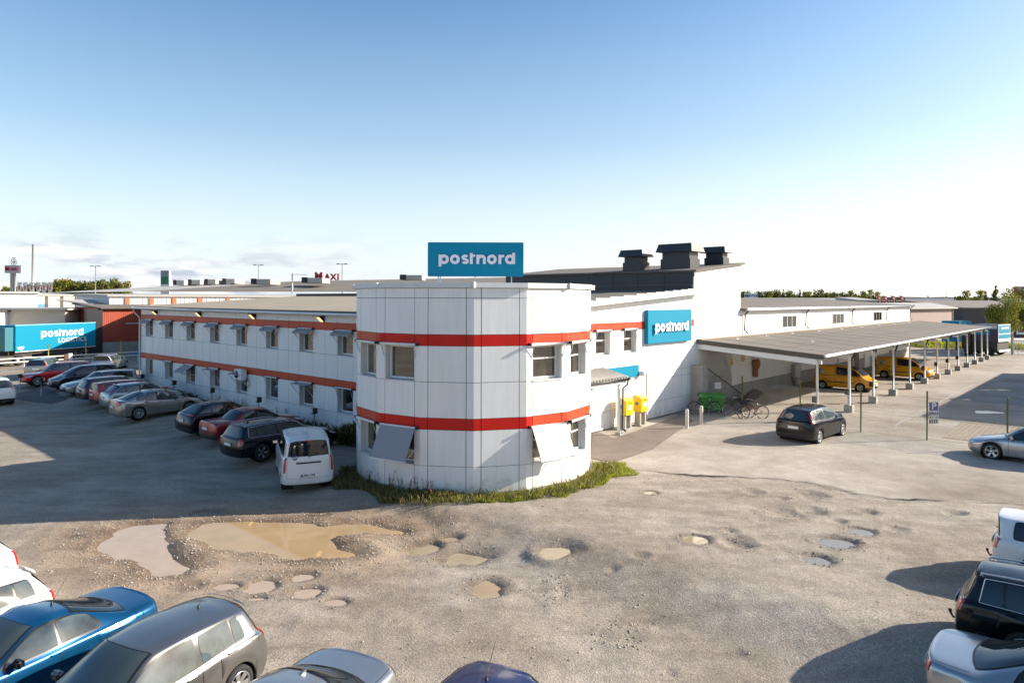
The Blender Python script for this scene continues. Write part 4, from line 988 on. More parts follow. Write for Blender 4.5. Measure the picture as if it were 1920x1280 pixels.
b = MB(); b.lathe([(0, -.35), (.10, -.33), (.14, -.22), (.14, -.05), (0, -.05)], TRIM, 14, 'y', (11.85, 0, 2.52)); b.build('wall_lamp', BL)
# lamps of the left wing
for px in (294, 376, 477.5, 605.5):
    a_ = (px-960)/F_PX; t = (-.229-4.241*a_)/(.741+.672*a_)*Hh; b = MB()
    b.ext([(0, t-.17, 5.46), (-.30, t-.17, 5.46), (-.30, t-.17, 5.41), (-.03, t-.17, 5.16), (0, t-.17, 5.16)], (0, .34, 0), BLACK); lo_ = b.build('flood_lamp', BL)
    b = MB(); b.ext([(-.292, t-.12, 5.400), (-.052, t-.12, 5.178), (-.060, t-.12, 5.170), (-.300, t-.12, 5.392)], (0, .24, 0), ORANGEL); b.build('lamp_glass', lo_)
# ================================================================== signs and lettering
def arc(cx, cy, r, a0, a1, n=20, ry=None): return [(cx+r*math.cos(R_(t)), cy+(ry or r)*math.sin(R_(t))) for t in np.linspace(a0, a1, n)]
def word_strokes():
    L = []; h = .155
    def ringl(cx): return (arc(cx, .5, .365, 0, 360, 33), h)
    L.append(('p', [ringl(.58), ([(.155, -.28), (.155, 1.0)], .155)]))
    L.append(('o', [ringl(1.74)]))
    S_ = arc(2.84, .70, .26, 25, 150, 8, .17)+arc(2.84, .70, .26, 150, 250, 6, .17)[1:]+[(2.80, .52), (2.86, .49)]+arc(2.84, .30, .27, 70, -30, 7, .17)+arc(2.84, .30, .27, -30, -155, 8, .17)[1:]
    L.append(('s', [(S_, .135)]))
    L.append(('t', [([(3.50, 0), (3.50, 1.17)], .155), ([(3.60, .88), (3.92, .90)], .12)]))
    L.append(('n', [([(4.20, 0), (4.20, .99)], .155), ([(4.22, .60)]+arc(4.60, .55, .30, 150, 0, 12)+[(4.90, .40), (4.90, 0)], .155)]))
    L.append(('o', [ringl(5.70)]))
    L.append(('r', [([(6.55, 0), (6.55, .99)], .155), ([(6.58, .62), (6.68, .78), (6.82, .86), (7.02, .86)], .13)]))
    L.append(('d', [ringl(7.62), ([(8.03, 0), (8.03, 1.22)], .155)]))
    return L
def wordmark(parent, M, size, m, depth=.04, name='letter'):
    """M maps (x right, y up, z out) to the parent's space; word centred; size = x-height"""
    for ch, strokes in word_strokes():
        b = MB()
        for q, (pts, hw) in enumerate(strokes):
            n = len(pts); vs = []; fs = []; closed = (abs(pts[0][0]-pts[-1][0])+abs(pts[0][1]-pts[-1][1])) < 1e-4
            for i, p in enumerate(pts):
                a = pts[i-1] if i else (pts[-2] if closed else pts[0]); c = pts[i+1] if i < n-1 else (pts[1] if closed else pts[-1])
                tx, ty = c[0]-a[0], c[1]-a[1]; l = math.hypot(tx, ty) or 1; nx, ny = -ty/l*hw, tx/l*hw
                for s_ in (1, -1):
                    for zz in (0, depth+q*.002):
                        vs.append(M @ Vector(((p[0]+s_*nx-4.1)*size, (p[1]+s_*ny-.5)*size, zz)))
            for i in range(n-1):
                o = 4*i; fs += [(o+1, o+3, o+7, o+5), (o, o+4, o+6, o+2), (o, o+1, o+5, o+4), (o+2, o+6, o+7, o+3)]
            fs += [(0, 2, 3, 1), (4*n-4, 4*n-3, 4*n-1, 4*n-2)]
            b.add(vs, fs, m)
        b.build(name, parent)
def facing(ox, oy, oz, ang):       # x along ang, y up, z outward (= ang-90deg)
    return Matrix.Translation((ox, oy, oz)) @ Matrix.Rotation(ang, 4, 'Z') @ Matrix.Rotation(R_(90), 4, 'X')
# roof sign over the tower
def box_sign(name, label, cx, cy, cz, ang, w, h, d, m, cat='sign'):
    T = thing(name, label, cat, (cx, cy, cz), ang); b = MB(); b.box((-w/2, 0, -h/2), (w/2, d, h/2), m, bev=.02); b.build('sign_box', T); return T
p0 = atY(802, 454, 25.6); p1 = atY(981.5, 518.5, 25.6); w, h = p1.x-p0.x, p0.z-p1.z
TS = box_sign('roof_sign', 'turquoise roof sign with white lower case lettering standing on the round tower', (p0.x+p1.x)/2, 25.6, (p0.z+p1.z)/2, 0, w, h, .16, CYAN)
wordmark(TS, facing(0.05, -.005, .0, 0), w*.80/8.22, LETTER, .045)
b = MB()
for px in (822, 826, 891, 959): 
    q = atY(px, 530, 25.85); b.box((q.x-p0.x-w/2-.02, .2, -h/2-.55), (q.x-p0.x-w/2+.02, .24, h/2-.3), ALU)
b.box((-w/2+.1, .165, .0), (w/2-.1, .2, .05), ALU); b.box((-w/2+.1, .165, -.4), (w/2-.1, .2, -.35), ALU); b.build('sign_frame', TS)
# wall sign
x0, x1 = 1.955*6.3, 2.70*6.3; wc = LW((x0+x1)/2, -.24, 4.87)
WS = box_sign('wall_sign', 'large bright turquoise wall sign with white lower case lettering beside the canopy', wc.x, wc.y, wc.z, ANG, x1-x0, 1.76, .2, CYAN)
wordmark(WS, facing(0.0, -.09, -.05, 0), (x1-x0)*.76/8.22, LETTER, .03)
b = MB()
for xx in (-1.9, 0, 1.9): b.box((xx-.03, .2, -.6), (xx+.03, .235, .6), ALU)
b.build('bracket', WS)
# parking sign at the fence
SG = thing('parking_sign', 'blue and white parking sign stack on a fence post with arrows', 'sign', tuple(G(1739.5, 825)), 0)
PB = mat('sign_blue', (.012, .05, .22), .4); PW = mat('sign_white', (.72, .72, .72), .4); PK = mat('sign_black', (.02, .02, .02), .5)
Zs = G(1739.5, 825).y; k = Zs/F_PX
def sg(px, py): q = atY(px, py, Zs-.06); return (q.x-SG.location.x, q.z)
def splate(y0, y1, m, name):
    a, c = sg(1741.5, y1), sg(1759.5, y0); b = MB(); b.box((a[0], -.075, a[1]), (c[0], -.06, c[1]), PW); o = b.build(name, SG)
    e = .02; b = MB(); b.box((a[0]+e, -.08, a[1]+e), (c[0]-e, -.076, c[1]-e), m); b.build('plate_face', o); return a, c, o
a, c, o = splate(753, 770, PB, 'sign_plate'); text_mesh('P', .42, .004, PW, 'lettering', o, .012, facing((a[0]+c[0])/2, -.083, (a[1]+c[1])/2, 0))
a, c, o = splate(770.5, 778.5, PB, 'sign_plate'); text_mesh('KUNDER', .085, .003, PW, 'lettering', o, .002, facing((a[0]+c[0])/2, -.083, (a[1]+c[1])/2+.045, 0)); text_mesh('Postnord', .08, .003, PW, 'lettering', o, .001, facing((a[0]+c[0])/2, -.083, (a[1]+c[1])/2-.045, 0))
a, c, o = splate(779, 785.5, PW, 'sign_plate'); b = MB(); zc = (a[1]+c[1])/2; xc = (a[0]+c[0])/2
for s_ in (1, -1): b.box((xc+s_*.03, -.085, zc-.012), (xc+s_*.14, -.081, zc+.012), PK); b.add([(xc+s_*.19, -.085, zc), (xc+s_*.13, -.085, zc+.045), (xc+s_*.13, -.085, zc-.045)], [(0, 1, 2)], PK)
b.build('arrow', o)
a, c, o = splate(786, 793.5, PK, 'sign_plate'); b = MB(); zc = (a[1]+c[1])/2
for i in range(4): x = a[0]+.05+i*.095; b.add([(x, -.085, zc+.05), (x+.045, -.085, zc+.05), (x+.095, -.085, zc-.05), (x+.05, -.085, zc-.05)], [(0, 1, 2, 3)], PW)
b.build('stripe', o)
# ================================================================== canopy, posts, fence
CW, CX0, CX1 = 7.03, 18.1, 71.2
CN = thing('loading_canopy', 'long low loading canopy with grey felt roof on concrete footed posts', 'canopy', tuple(C0), ANG)
b = MB(); b.ext([(CX0, -.04, 3.97), (CX0, -CW, 3.46), (CX0, -CW, 3.30), (CX0, -.04, 3.80)], (CX1-CX0, 0, 0), ROOF_GREY); b.build('canopy_roof', CN)
b = MB(); b.ext([(CX0, -.04, 4.03), (CX0, -.30, 4.0), (CX0, -.30, 3.96), (CX0, -.04, 3.98)], (CX1-CX0, 0, 0), ROOF_BEIGE); b.build('flashing', CN)
b = MB(); b.ext([(CX0-.05, -.02, 4.0), (CX0-.05, -CW-.03, 3.49), (CX0-.05, -CW-.03, 3.25), (CX0-.05, -.02, 3.76)], (.045, 0, 0), mat('brown_fascia', (.085, .068, .055), .6)); b.build('fascia', CN)
b = MB(); b.ext([(CX0+.02, -.02, 3.74), (CX0+.02, -CW+.3, 3.24), (CX0+.02, -CW+.3, 2.96), (CX0+.02, -.02, 3.46)], (.16, 0, 0), FRAME); b.build('end_beam', CN)
b = MB(); b.tube([(CX0-.02, -CW-.09, 3.42), (CX1+.1, -CW-.09, 3.42)], .075, FRAME, 8); b.build('gutter', CN)
b = MB()
for x in np.arange(CX0+2.2, CX1, 3.1): b.ext([(x, -.3, 3.962), (x, -CW+.02, 3.468), (x, -CW+.02, 3.461), (x, -.3, 3.955)], (.07, 0, 0), mat('felt_seam', (.095, .085, .075), .95))
for y in (-2.1, -4.5): z_ = 3.97-.0726*(-y-.04)+.003; b.box((CX0+.1, y-.03, z_-.01), (CX1-.1, y+.03, z_+.006), mat('felt_seam', (.095, .085, .075), .95))
o = b.build('felt_seam', CN); o['kind'] = 'stuff'
posts = [18.35, 22.66, 27.4, 32, 36.5, 41, 45.4, 49.8, 54.1, 58.4, 62.6, 66.5, 70.1]
for i, x in enumerate(posts):
    y = -6.65 if i == 0 else -6.95+.0
    b = MB(); r = .075
    if i: b.box((x-.24, y-.22, -.05), (x+.24, y+.22, .42), CONC, bev=.015); b.build('post_footing', CN)
    b = MB(); b.tube([(x, y, 0.02 if not i else .42), (x, y, 3.15)], .08 if i == 1 else .06, FRAME, 10)
    b.build('post', CN)
    b = MB(); b.ext([(x-.06, -.1, 3.68), (x-.06, -CW+.15, 3.22), (x-.06, -CW+.15, 2.98), (x-.06, -.1, 3.48)], (.12, 0, 0), FRAME); b.build('rafter', CN)
    if i in (1, 3, 5, 7, 9, 11):
        b = MB(); b.tube([(x+.32, y-.2, 3.36), (x+.32, y-.12, 3.1), (x+.20, y-.02, 2.85), (x+.20, y, .5), (x+.28, y-.12, .38)], .05, BLACK, 7); b.build('downpipe', CN)
    if i in (0, 1, 2, 3, 5, 6, 7, 8, 9):
        b = MB(); b.box((x-.40, y-.08, 1.02), (x-.14, y+.14, 1.34), BLACK, bev=.02); b.box((x-.14, y-.02, 1.12), (x-.02, y+.02, 1.2), ZINC); b.build('socket_box', CN)
for i, (x, y) in enumerate([(21.5, -.9), (26, -.85), (30.6, -.85), (36, -.85), (41.5, -.85), (47, -.85), (52.5, -.85), (58, -.85), (64, -.85), (25.6, -3.9)]):
    z = 3.93-.073*(-y); b = MB(); b.tube([(x, y, z-.05), (x, y, z+.42)], .016, FRAME, 5); b.tube([(x, y, z+.06), (x+.38, y-.1, z+.06)], .012, FRAME, 5); b.build('roof_bracket', CN)
for x in (41.5, 60.0):
    b = MB(); b.tube([(x, -.6, 0), (x, -.6, 3.5)], .07, FRAME, 8); b.build('post', CN)
# chain-link fence
FA = Vector((16.6, 32.9, 0)); FD = Vector((.741, -.672, 0)).normalized()
def FP(k, z=0): return FA+FD*k+Vector((0, 0, z))
FE = thing('chain_link_fence', 'chain link wire fence on thin green steel posts across the yard', 'fence', (FA.x, FA.y, 0), math.atan2(FD.y, FD.x))
OLIVE = mat('green_fence_post', (.10, .11, .035), .6); GALV = mat('fence_wire', (.20, .19, .16), .5, metal=.5)
for k in (-5.86, -2.83, 0, 2.75, 5.7, 8.7, 11.6):
    b = MB(); b.tube([(k, 0, -.05), (k, 0, 2.22)], .035, OLIVE, 7); b.lathe([(.04, 0), (.03, .03), (0, .04)], OLIVE, 7, 'z', (k, 0, 2.2)); b.build('fence_post', FE)
vs, fs = [], []; pitch = .115; HH = 1.92
for (ka, kb) in ((-5.86, 2.75), (2.75, 11.6)):
    for s_ in (1, -1):
        n = int((kb-ka+HH)/pitch)
        for i in range(n):
            x0 = ka-HH+i*pitch if s_ > 0 else ka+i*pitch; x1 = x0+HH*s_; z0, z1 = .05, HH
            if s_ < 0: x1 = x0-HH
            xa, za, xb, zb = x0, z0, x1, z1
            lo, hi = ka, kb
            def clipx(xa, za, xb, zb):
                d = xb-xa
                t0, t1 = 0, 1
                for lim, sg_ in ((lo, 1), (hi, -1)):
                    if abs(d) < 1e-9: continue
                    t = (lim-xa)/d
                    if (d > 0) == (sg_ > 0): t0 = max(t0, t)
                    else: t1 = min(t1, t)
                if t1 <= t0: return None
                return xa+d*t0, za+(zb-za)*t0, xa+d*t1, za+(zb-za)*t1
            q = clipx(xa, za, xb, zb)
            if not q: continue
            xa, za, xb, zb = q; r = .0042; o = len(vs)
            for (x, z) in ((xa, za), (xb, zb)): vs += [(x-r, s_*.003, z), (x+r, s_*.003-r, z), (x+r, s_*.003+r, z)]
            fs += [(o, o+1, o+4, o+3), (o+1, o+2, o+5, o+4), (o+2, o, o+3, o+5)]
b = MB(); b.add(vs, fs, GALV)
for z in (.08, 1.0, 1.92): b.tube([(-5.86, 0, z), (11.6, 0, z)], .006, GALV, 4)
o = b.build('chain_link_mesh', FE); o['kind'] = 'stuff'
# bollards
def bollard(px, py, label):
    g = GG(px, py); T = thing('bollard', label, 'bollard', tuple(g), 0, 'pale bollards before the wheelie container')
    b = MB(); b.lathe([(.085, -.05), (.085, .9), (.075, .945), (.04, .97), (0, .975)], mat('pale_bollard', (.52, .50, .46), .6, noise=[(6, .1, (1, 1, 1))]), 16, 'z'); b.build('post', T)
    b = MB(); b.lathe([(.087, .80), (.088, .86)], TRIM, 16, 'z'); b.build('band', T)
bollard(1288, 804, 'pale rounded bollard on the left, nearer the entrance'); bollard(1315, 796.5, 'pale rounded bollard on the right, nearer the bicycles')
# mail boxes
def mailbox(x, y, label, rz):
    T = thing('mailbox', label, 'mailbox', tuple(LW(x, y)), ANG+rz, 'yellow mailboxes outside the entrance')
    for xx in (-.23, .23):
        b = MB(); b.box((xx-.06, -.16, -.02), (xx+.06, .16, .78), CONC); b.build('leg', T)
    b = MB(); b.box((-.34, -.26, -.02), (.34, .26, .07), CONC, bev=.01); b.build('foot', T)
    b = MB(); b.ext([(-.32, -.26, .74), (-.32, .26, .74), (-.32, .26, 1.50), (-.32, .10, 1.56), (-.32, -.26, 1.42)], (.64, 0, 0), YELLOW); bx = b.build('box', T)
    b = MB(); b.box((-.20, -.268, 1.28), (.20, -.262, 1.32), BLACK); b.build('slot', bx)
    b = MB(); b.box((-.13, -.268, .98), (.17, -.262, 1.20), PW); b.build('notice', bx)
    b = MB(); b.lathe([(0, -.328), (.09, -.328), (.09, -.321)], mat('mail_emblem', (.05, .25, .30), .5), 16, 'x', (0, 0, 1.15)); b.build('emblem', bx)
mailbox(9.75, -.55, 'yellow mailbox on concrete legs partly behind the porch downpipe', 0); mailbox(11.1, -.55, 'yellow mailbox standing clear of the porch, right of the other', 0)
# green container with wire cage behind
g = GG(1339, 775); T = thing('wheelie_container', 'bright green lidded plastic container behind the bicycles', 'container', tuple(g+Vector((0, .55, 0))), R_(-6))
GREEN = mat('container_green', (.06, .25, .03), .5)
b = MB(); b.prism([(-.62, -.42), (.62, -.42), (.62, .42), (-.62, .42)], .16, .86, GREEN); b.build('tub', T)
b = MB(); b.ext([(-.70, -.50, .86), (-.70, .50, .86), (-.70, .44, 1.0), (-.70, 0, 1.08), (-.70, -.44, .98)], (1.4, 0, 0), GREEN); b.build('lid', T)
for sx in (-.5, .5):
    for sy in (-.3, .3): b = MB(); b.lathe([(0, -.03), (.09, -.03), (.09, .03), (0, .03)], BLACK, 12, 'y', (sx, sy, .09)); b.build('castor', T)
g = GG(1345, 768); T = thing('wire_cage', 'tall wire roll cage with a paper sheet behind the green container', 'cage', tuple(g+Vector((.1, 1.6, 0))), R_(10))
b = MB()
for x in (-.55, .55):
    for y in (-.4, .4): b.tube([(x, y, 0), (x, y, 1.75)], .016, ZINC, 5)
for z in (.2, .95, 1.75): b.tube([(-.55, -.4, z), (.55, -.4, z), (.55, .4, z), (-.55, .4, z)], .012, ZINC, 5, closed=True)
b.build('frame', T); b = MB()
for i in range(1, 10):
    for y in (-.4, .4): b.tube([(-.55+.11*i, y, .2), (-.55+.11*i, y, 1.75)], .004, ZINC, 4)
for i in range(1, 10): b.tube([(-.55, -.4, .2+.155*i), (.55, -.4, .2+.155*i)], .004, ZINC, 4)
o = b.build('wire_mesh', T); o['kind'] = 'stuff'
b = MB(); b.box((.02, -.425, 1.05), (.42, -.415, 1.42), PW); b.build('paper_sheet', T)
# leaning pole
b = MB(); pa = LW(18.4, -.25, 2.5); pb = LW(21.3, -1.9, .25); b.tube([pa, pb], .03, BLACK, 6); o = b.build('barrier_pole'); tag(o, 'dark slanted barrier pole leaning down beside the wire cage', 'pole')
# pile of sand
b = MB(); n = 20; ring_ = []
for r_, z_ in ((1.0, 0), (.75, .28), (.45, .55), (.15, .74), (0.01, .76)):
    for k in range(n): t = 2*math.pi*k/n; q = 1+.12*math.sin(3*t+r_*4); ring_.append((r_*q*math.cos(t), r_*q*.8*math.sin(t), z_))
b.add(ring_, [(i*n+k, i*n+(k+1) % n, (i+1)*n+(k+1) % n, (i+1)*n+k) for i in range(4) for k in range(n)], mat('dark_sand', (.10, .08, .065), .95, noise=[(20, .3, (1, 1, 1))]), True)
o = b.build('sand_pile'); o.location = tuple(LW(23.2, -1.3)); tag(o, 'dark heap of sand against the plinth under the canopy', 'sand pile')
# bicycles
def bicycle(px, py, head, m, label, basket=False, lean=0.06):
    g = GG(px, py); T = thing('bicycle', label, 'bicycle', tuple(g), R_(head), 'parked bicycles'); R = .34; wb = 1.05
    T.rotation_euler[0] = lean; hub = (Vector((-.5, 0, R)), Vector((wb-.5, 0, R)))
    for h_ in hub:
        b = MB(); b.tube([h_+Vector((R*math.cos(t), 0, R*math.sin(t))) for t in np.linspace(0, 2*math.pi, 30, endpoint=False)], .020, BLACK, 6, closed=True)
        w_ = b.build('wheel', T); b = MB()
        b.tube([h_+Vector(((R-.03)*math.cos(t), 0, (R-.03)*math.sin(t))) for t in np.linspace(0, 2*math.pi, 30, endpoint=False)], .010, ALU, 5, closed=True); b.build('rim', w_); b = MB()
        for k in range(16): t = 2*math.pi*k/16; b.tube([h_+Vector((0, .02*(-1)**k, 0)), h_+Vector(((R-.03)*math.cos(t), 0, (R-.03)*math.sin(t)))], .0022, ALU, 4)
        b.build('spokes', w_)
        b = MB(); b.tube([h_+Vector(((R+.035)*math.cos(t), 0, (R+.035)*math.sin(t))) for t in np.linspace(.5, 2.9, 12)], .012, m if not basket else BLACK, 5); b.build('mudguard', T)
    bb = Vector((-.07, 0, .29)); st = Vector((-.22, 0, .78)); hd = Vector((.36, 0, .80)); hd2 = Vector((.40, 0, .62))
    b = MB()
    for q in ((bb, st), (bb, hd2), (bb+Vector((-.05, 0, .2)), hd), (hub[0], bb), (hub[0], st+Vector((.03, 0, -.1))), (hd+Vector((-.02, 0, .08)), hd2), (hd2, hub[1])): b.tube(q, .018, m, 6)
    b.build('frame', T)
    b = MB(); b.tube([st, st+Vector((-.05, 0, .14))], .014, ALU, 6); b.box((-.40, -.09, .92), (-.14, .09, .98), BLACK, bev=.025); b.build('saddle', T)
    b = MB(); b.tube([hd+Vector((-.02, 0, .06)), hd+Vector((-.06, 0, .25))], .014, ALU, 6); b.tube([(.12, -.28, 1.02), (.26, -.22, 1.06), (.31, 0, 1.05), (.26, .22, 1.06), (.12, .28, 1.02)], .013, ALU, 6); b.build('handlebar', T)
    b = MB(); b.tube([(-.75, -.0, .74), (-.25, 0, .74)], .010, BLACK, 5)
    for y in (-.07, .07): b.tube([(-.78, y, .74), (-.25, y, .74)], .007, BLACK, 4); b.tube([(-.7, y, .74), (-.5, y, .36)], .006, BLACK, 4)
    b.build('carrier', T)
    b = MB(); b.lathe([(0, .03), (.09, .03), (.09, .04), (0, .04)], BLACK, 16, 'y', tuple(bb)); b.tube([bb+Vector((0, .05, 0)), bb+Vector((.1, .06, -.13))], .009, ALU, 5); b.tube([bb+Vector((0, -.05, 0)), bb+Vector((-.1, -.06, .13))], .009, ALU, 5); b.build('crank', T)
    b = MB(); b.tube([bb+Vector((-.05, .0, 0)), bb+Vector((-.12, .22, -.28))], .009, ALU, 5); b.build('kickstand', T)
    if basket: b = MB(); b.prism([(.38, -.16), (.66, -.16), (.66, .16), (.38, .16)], .78, 1.0, BLACK); b.build('basket', T)
bicycle(1322, 777, 172, BLACK, 'black bicycle leaning beside the buttress in front of the green container'); bicycle(1385, 782, 155, BLACK, 'black bicycle with front basket next to the green container', True)
bicycle(1413, 785.5, 186, mat('bike_red', (.40, .02, .04), .35, coat=.5), 'red bicycle standing free in the sun', True)
# heater posts along the left wing and in the lot
def hpost(loc, rz, label, h=1.02):
    T = thing('heater_post', label, 'post', tuple(loc), rz, 'engine heater socket posts')
    b = MB(); b.tube([(0, 0, -.05), (0, 0, h-.25)], .03, ZINC, 7); b.build('pole', T)
    b = MB(); b.box((-.13, -.11, h-.28), (.13, .11, h), BLACK, bev=.02); b.build('socket_box', T)
    b = MB(); b.box((-.18, -.10, h-.22), (-.132, .10, h-.02), PW, bev=.01); b.build('lid', T); return T
for i, px in enumerate((276, 336, 407, 494, 597.5)):
    a_ = (px-960)/F_PX; t = (-.229-4.241*a_)/(.741+.672*a_)*6.3
    q = LW(-.45, t-.35); q.z = float(gmac(q.x, q.y)); hpost(q, ANG, 'grey heater post with black box by the wing wall, %s from the tower' % ['fifth', 'fourth', 'third', 'second', 'first'][i])
q = GG(37.5, 731.5); hpost(q, ANG+math.pi, 'slim lot post behind the white car, left of the pair', 1.15); q = GG(77, 742.5); hpost(q, ANG+math.pi, 'slim lot post with black box in front of the red estate', 1.25)
# air conditioner, fixed to the wall
a_ = (460-960)/F_PX; t = (-.229-4.241*a_)/(.741+.672*a_)*6.3
T = thing('air_conditioner', 'white air conditioner unit on a wall bracket under the lower red band', 'air conditioner', tuple(LW(-.03, t, 1.75)), ANG+R_(90))
b = MB(); b.box((-.42, .10, 0), (.42, .42, .58), FRAME, bev=.02); bx = b.build('casing', T); b = MB(); b.lathe([(.06, .425), (.22, .428), (.22, .436), (.0, .436)], DARKSH, 18, 'y', (.14, 0, .29)); b.build('fan_grille', bx)
b = MB()
for x in (-.3, .3): b.box((x-.02, 0, -.04), (x+.02, .42, 0), ALU); b.ext([(x-.015, .0, -.35), (x-.015, .40, -.04), (x-.015, .36, -.04), (x-.015, .0, -.31)], (.03, 0, 0), ALU)
b.build('wall_bracket', T); b = MB(); b.tube([(-.35, .2, .1), (-.55, .1, .0), (-.7, .05, -.25), (-.4, .08, -.45), (-.15, .1, -.55)], .02, BLACK, 6); b.build('pipe', T)
# pallet leaning on the wall
a_ = (375-960)/F_PX; t = (-.229-4.241*a_)/(.741+.672*a_)*6.3
T = thing('wooden_pallet', 'weathered wooden pallet leaning against the wing wall', 'pallet', tuple(LW(-.75, t, 0)), ANG+R_(90)); T.rotation_euler[0] = R_(-28)
WD = mat('weathered_wood', (.22, .20, .17), .9, noise=[(12, .2, (1, 1, 4))])
for i in range(7): b = MB(); b.box((-.6, 0, .02+i*.115), (.6, .02, .10+i*.115), WD); b.build('plank', T)
for x in (-.58, -.04, .5): b = MB(); b.box((x, .022, 0), (x+.09, .11, .8), WD); b.build('bearer', T)
b = MB(); b.tube([atY(548, 551, 62), atY(548, 512, 62)], .05, ALU, 6); b.tube([atY(548, 514.5, 62), atY(577, 515, 62)], .03, ALU, 5)
for k in range(9): q = atY(552+k*3, 515, 62); b.tube([q+Vector((0, -.3, 0)), q+Vector((0, .3, 0))], .012, ALU, 4)
o = b.build('roof_antenna'); tag(o, 'thin television antenna on a mast above the wing roof', 'antenna')
# ================================================================== far buildings
def vfrom(pa, pb):   # from two world points (ground) -> origin, angle
    d = pb-pa; return math.atan2(d.y, d.x), math.hypot(d.x, d.y)
def hall(name, label, a, b_, YA, YB, ytop, depth, wall, roof, cat='building', ribs=0, base=0.0, slope=0.0, ov=.25, ribm=None, yb=None):
    """front wall between pixel columns a and b_ at distances YA, YB; its top at pixel row ytop over column a"""
    A = atY(a, ytop, YA); B = atY(b_, ytop, YB); zt = A.z; A.z = B.z = 0
    ang, w = vfrom(A, B); T = thing(name, label, cat, tuple(A), ang)
    m = MB(); m.box((0, 0, base), (w, depth, zt), wall); m.build('wall', T)
    r = MB(); r.ext([(-ov, -ov, zt+.02), (-ov, depth, zt+.02+slope), (-ov, depth, zt-.1), (-ov, -ov, zt-.18)], (w+2*ov, 0, 0), roof); r.build('roof', T)
    if ribs:
        for i in range(ribs+1):
            x = w*i/ribs; c = MB(); c.box((x-.12, -.10, base), (x+.12, -.005, zt-.2), ribm or TRIM); c.build('pilaster', T)
    return T, w, zt
FW = mat('far_white_wall', (.72, .70, .66), .6, noise=[(.2, .05, (1, 1, 1))]); FC = mat('far_cream_wall', (.50, .45, .38), .7, noise=[(.5, .06, (1, 1, 1))])
FO = mat('orange_pilaster', (.55, .16, .05), .6); RB = mat('falu_red_cladding', (.40, .075, .035), .75, noise=[(.8, .10, (1, 1, .3)), (8, .10, (1, 1, .1))])
SHW = mat('pale_corrugated', (.60, .60, .62), .6)
# A big white warehouse far left
hall('white_warehouse', 'blank white warehouse at the far left edge under the flags', -160, 70, 96, 104, 546, 30, FW, FW)
# B shed with bays
T, w, zt = hall('storage_shed', 'low pale shed divided into six door bays below the treeline', 54, 214, 104, 126, 552, 18, FC, ROOF_PALE, base=0, slope=.6)
for i in range(7):
    c = MB(); x = w*i/6*.98; c.box((x, -.5, 0), (x+.55, -.02, zt-.25), CONC); c.build('pillar', T)
for i in range(1, 5):
    x0 = w*i/6*.98+1.0; x1 = w*(i+1)/6*.98-.25; n = 6
    for j in range(n): c = MB(); c.box((x0+(x1-x0)*j/n+.05, -.10, 3.3), (x0+(x1-x0)*(j+1)/n-.05, -.02, zt-1.3), mat('cream_door_sheet', (.62, .55, .44), .6)); c.build('door_panel', T)
c = MB(); c.box((1.2, -.12, 3.6), (3.4, -.05, 5.4), mat('blue_sign_small', (.10, .22, .34), .5)); c.build('sign_panel', T)
# F white hall with orange pilasters, then the grey roofs behind it
T, w, zt = hall('pilaster_hall', 'white ribbed hall with orange pilasters seen over the office wing roof', 205, 1000, 84, 132, 553.0, 20, SHW, ROOF_PALE, slope=.25)
for px, in ((238,), (283.5,), (326,), (374,), (427,), (490,)):
    f_ = None
    for k in np.linspace(0, 1, 4000):
        q = Vector((T.location.x, T.location.y, 0))+Vector((math.cos(T.rotation_euler.z), math.sin(T.rotation_euler.z), 0))*w*k
        if 960+F_PX*q.x/q.y >= px: f_ = w*k; break
    c = MB(); c.box((f_-.22, -.12, 0), (f_+.28, -.01, zt-.35), FO); c.build('pilaster', T)
for x in np.arange(0.6, w*.62, .62):
    pass
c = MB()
for x in np.arange(.4, w*.6, .55): c.box((x, -.03, 0), (x+.05, -.004, zt-.3), mat('rib_grey', (.36, .36, .38), .6))  # thin grey strips for the wall ribs
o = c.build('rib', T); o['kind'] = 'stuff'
T, w, zt = hall('grey_roof_hall', 'big hall with a wide shallow grey roof behind the wing', 100, 1015, 118, 150, 551.0, 2, FC, ROOF_GREY)
A = Vector((0, -.5, zt+.02)); c = MB()
def rpt(px, py, Y): q = atY(px, py, Y)-T.location; a_ = -T.rotation_euler.z; return (q.x*math.cos(a_)-q.y*math.sin(a_), q.x*math.sin(a_)+q.y*math.cos(a_), q.z)
c.add([rpt(260, 546.5, 121), rpt(1010, 548.0, 149), rpt(1000, 519, 205), rpt(560, 527, 185)], [(0, 1, 2, 3)], ROOF_GREY)
c.add([rpt(90, 548.5, 117.5), rpt(270, 546.2, 121.2), rpt(565, 526.8, 185.3), rpt(420, 530.5, 190)], [(0, 1, 2, 3)], ROOF_PALE); 
ro_ = c.build('roof', T)
def sky(px0, px1, py, Y, m):
    q = atY(px0, py, Y); q2 = atY(px1, py-1.5, Y); T = thing('rooflight', 'low roof monitor on the grey roof, %s' % m, 'rooflight', tuple(q), 0, 'roof monitors on the distant grey roof')
    c = MB(); c.box((0, 0, -.3), ((q2.x-q.x), 6, .75), ROOF_PALE); c.build('curb', T); c = MB(); c.box((-.05, -.08, -.25), ((q2.x-q.x)*.28, -.01, .85), BLACK); c.build('end_plate', T)
sky(325, 345, 532, 150, 'leftmost'); sky(353, 375, 531, 152, 'second from the left'); sky(384, 404, 530, 154, 'third from the left'); sky(417, 440, 529, 156, 'fourth from the left, before the antenna'); sky(471, 507, 530, 140, 'fifth, wider and lower'); sky(566, 604, 527.5, 140, 'just left of the red letters'); sky(750, 791, 522, 150, 'behind the tower parapet')
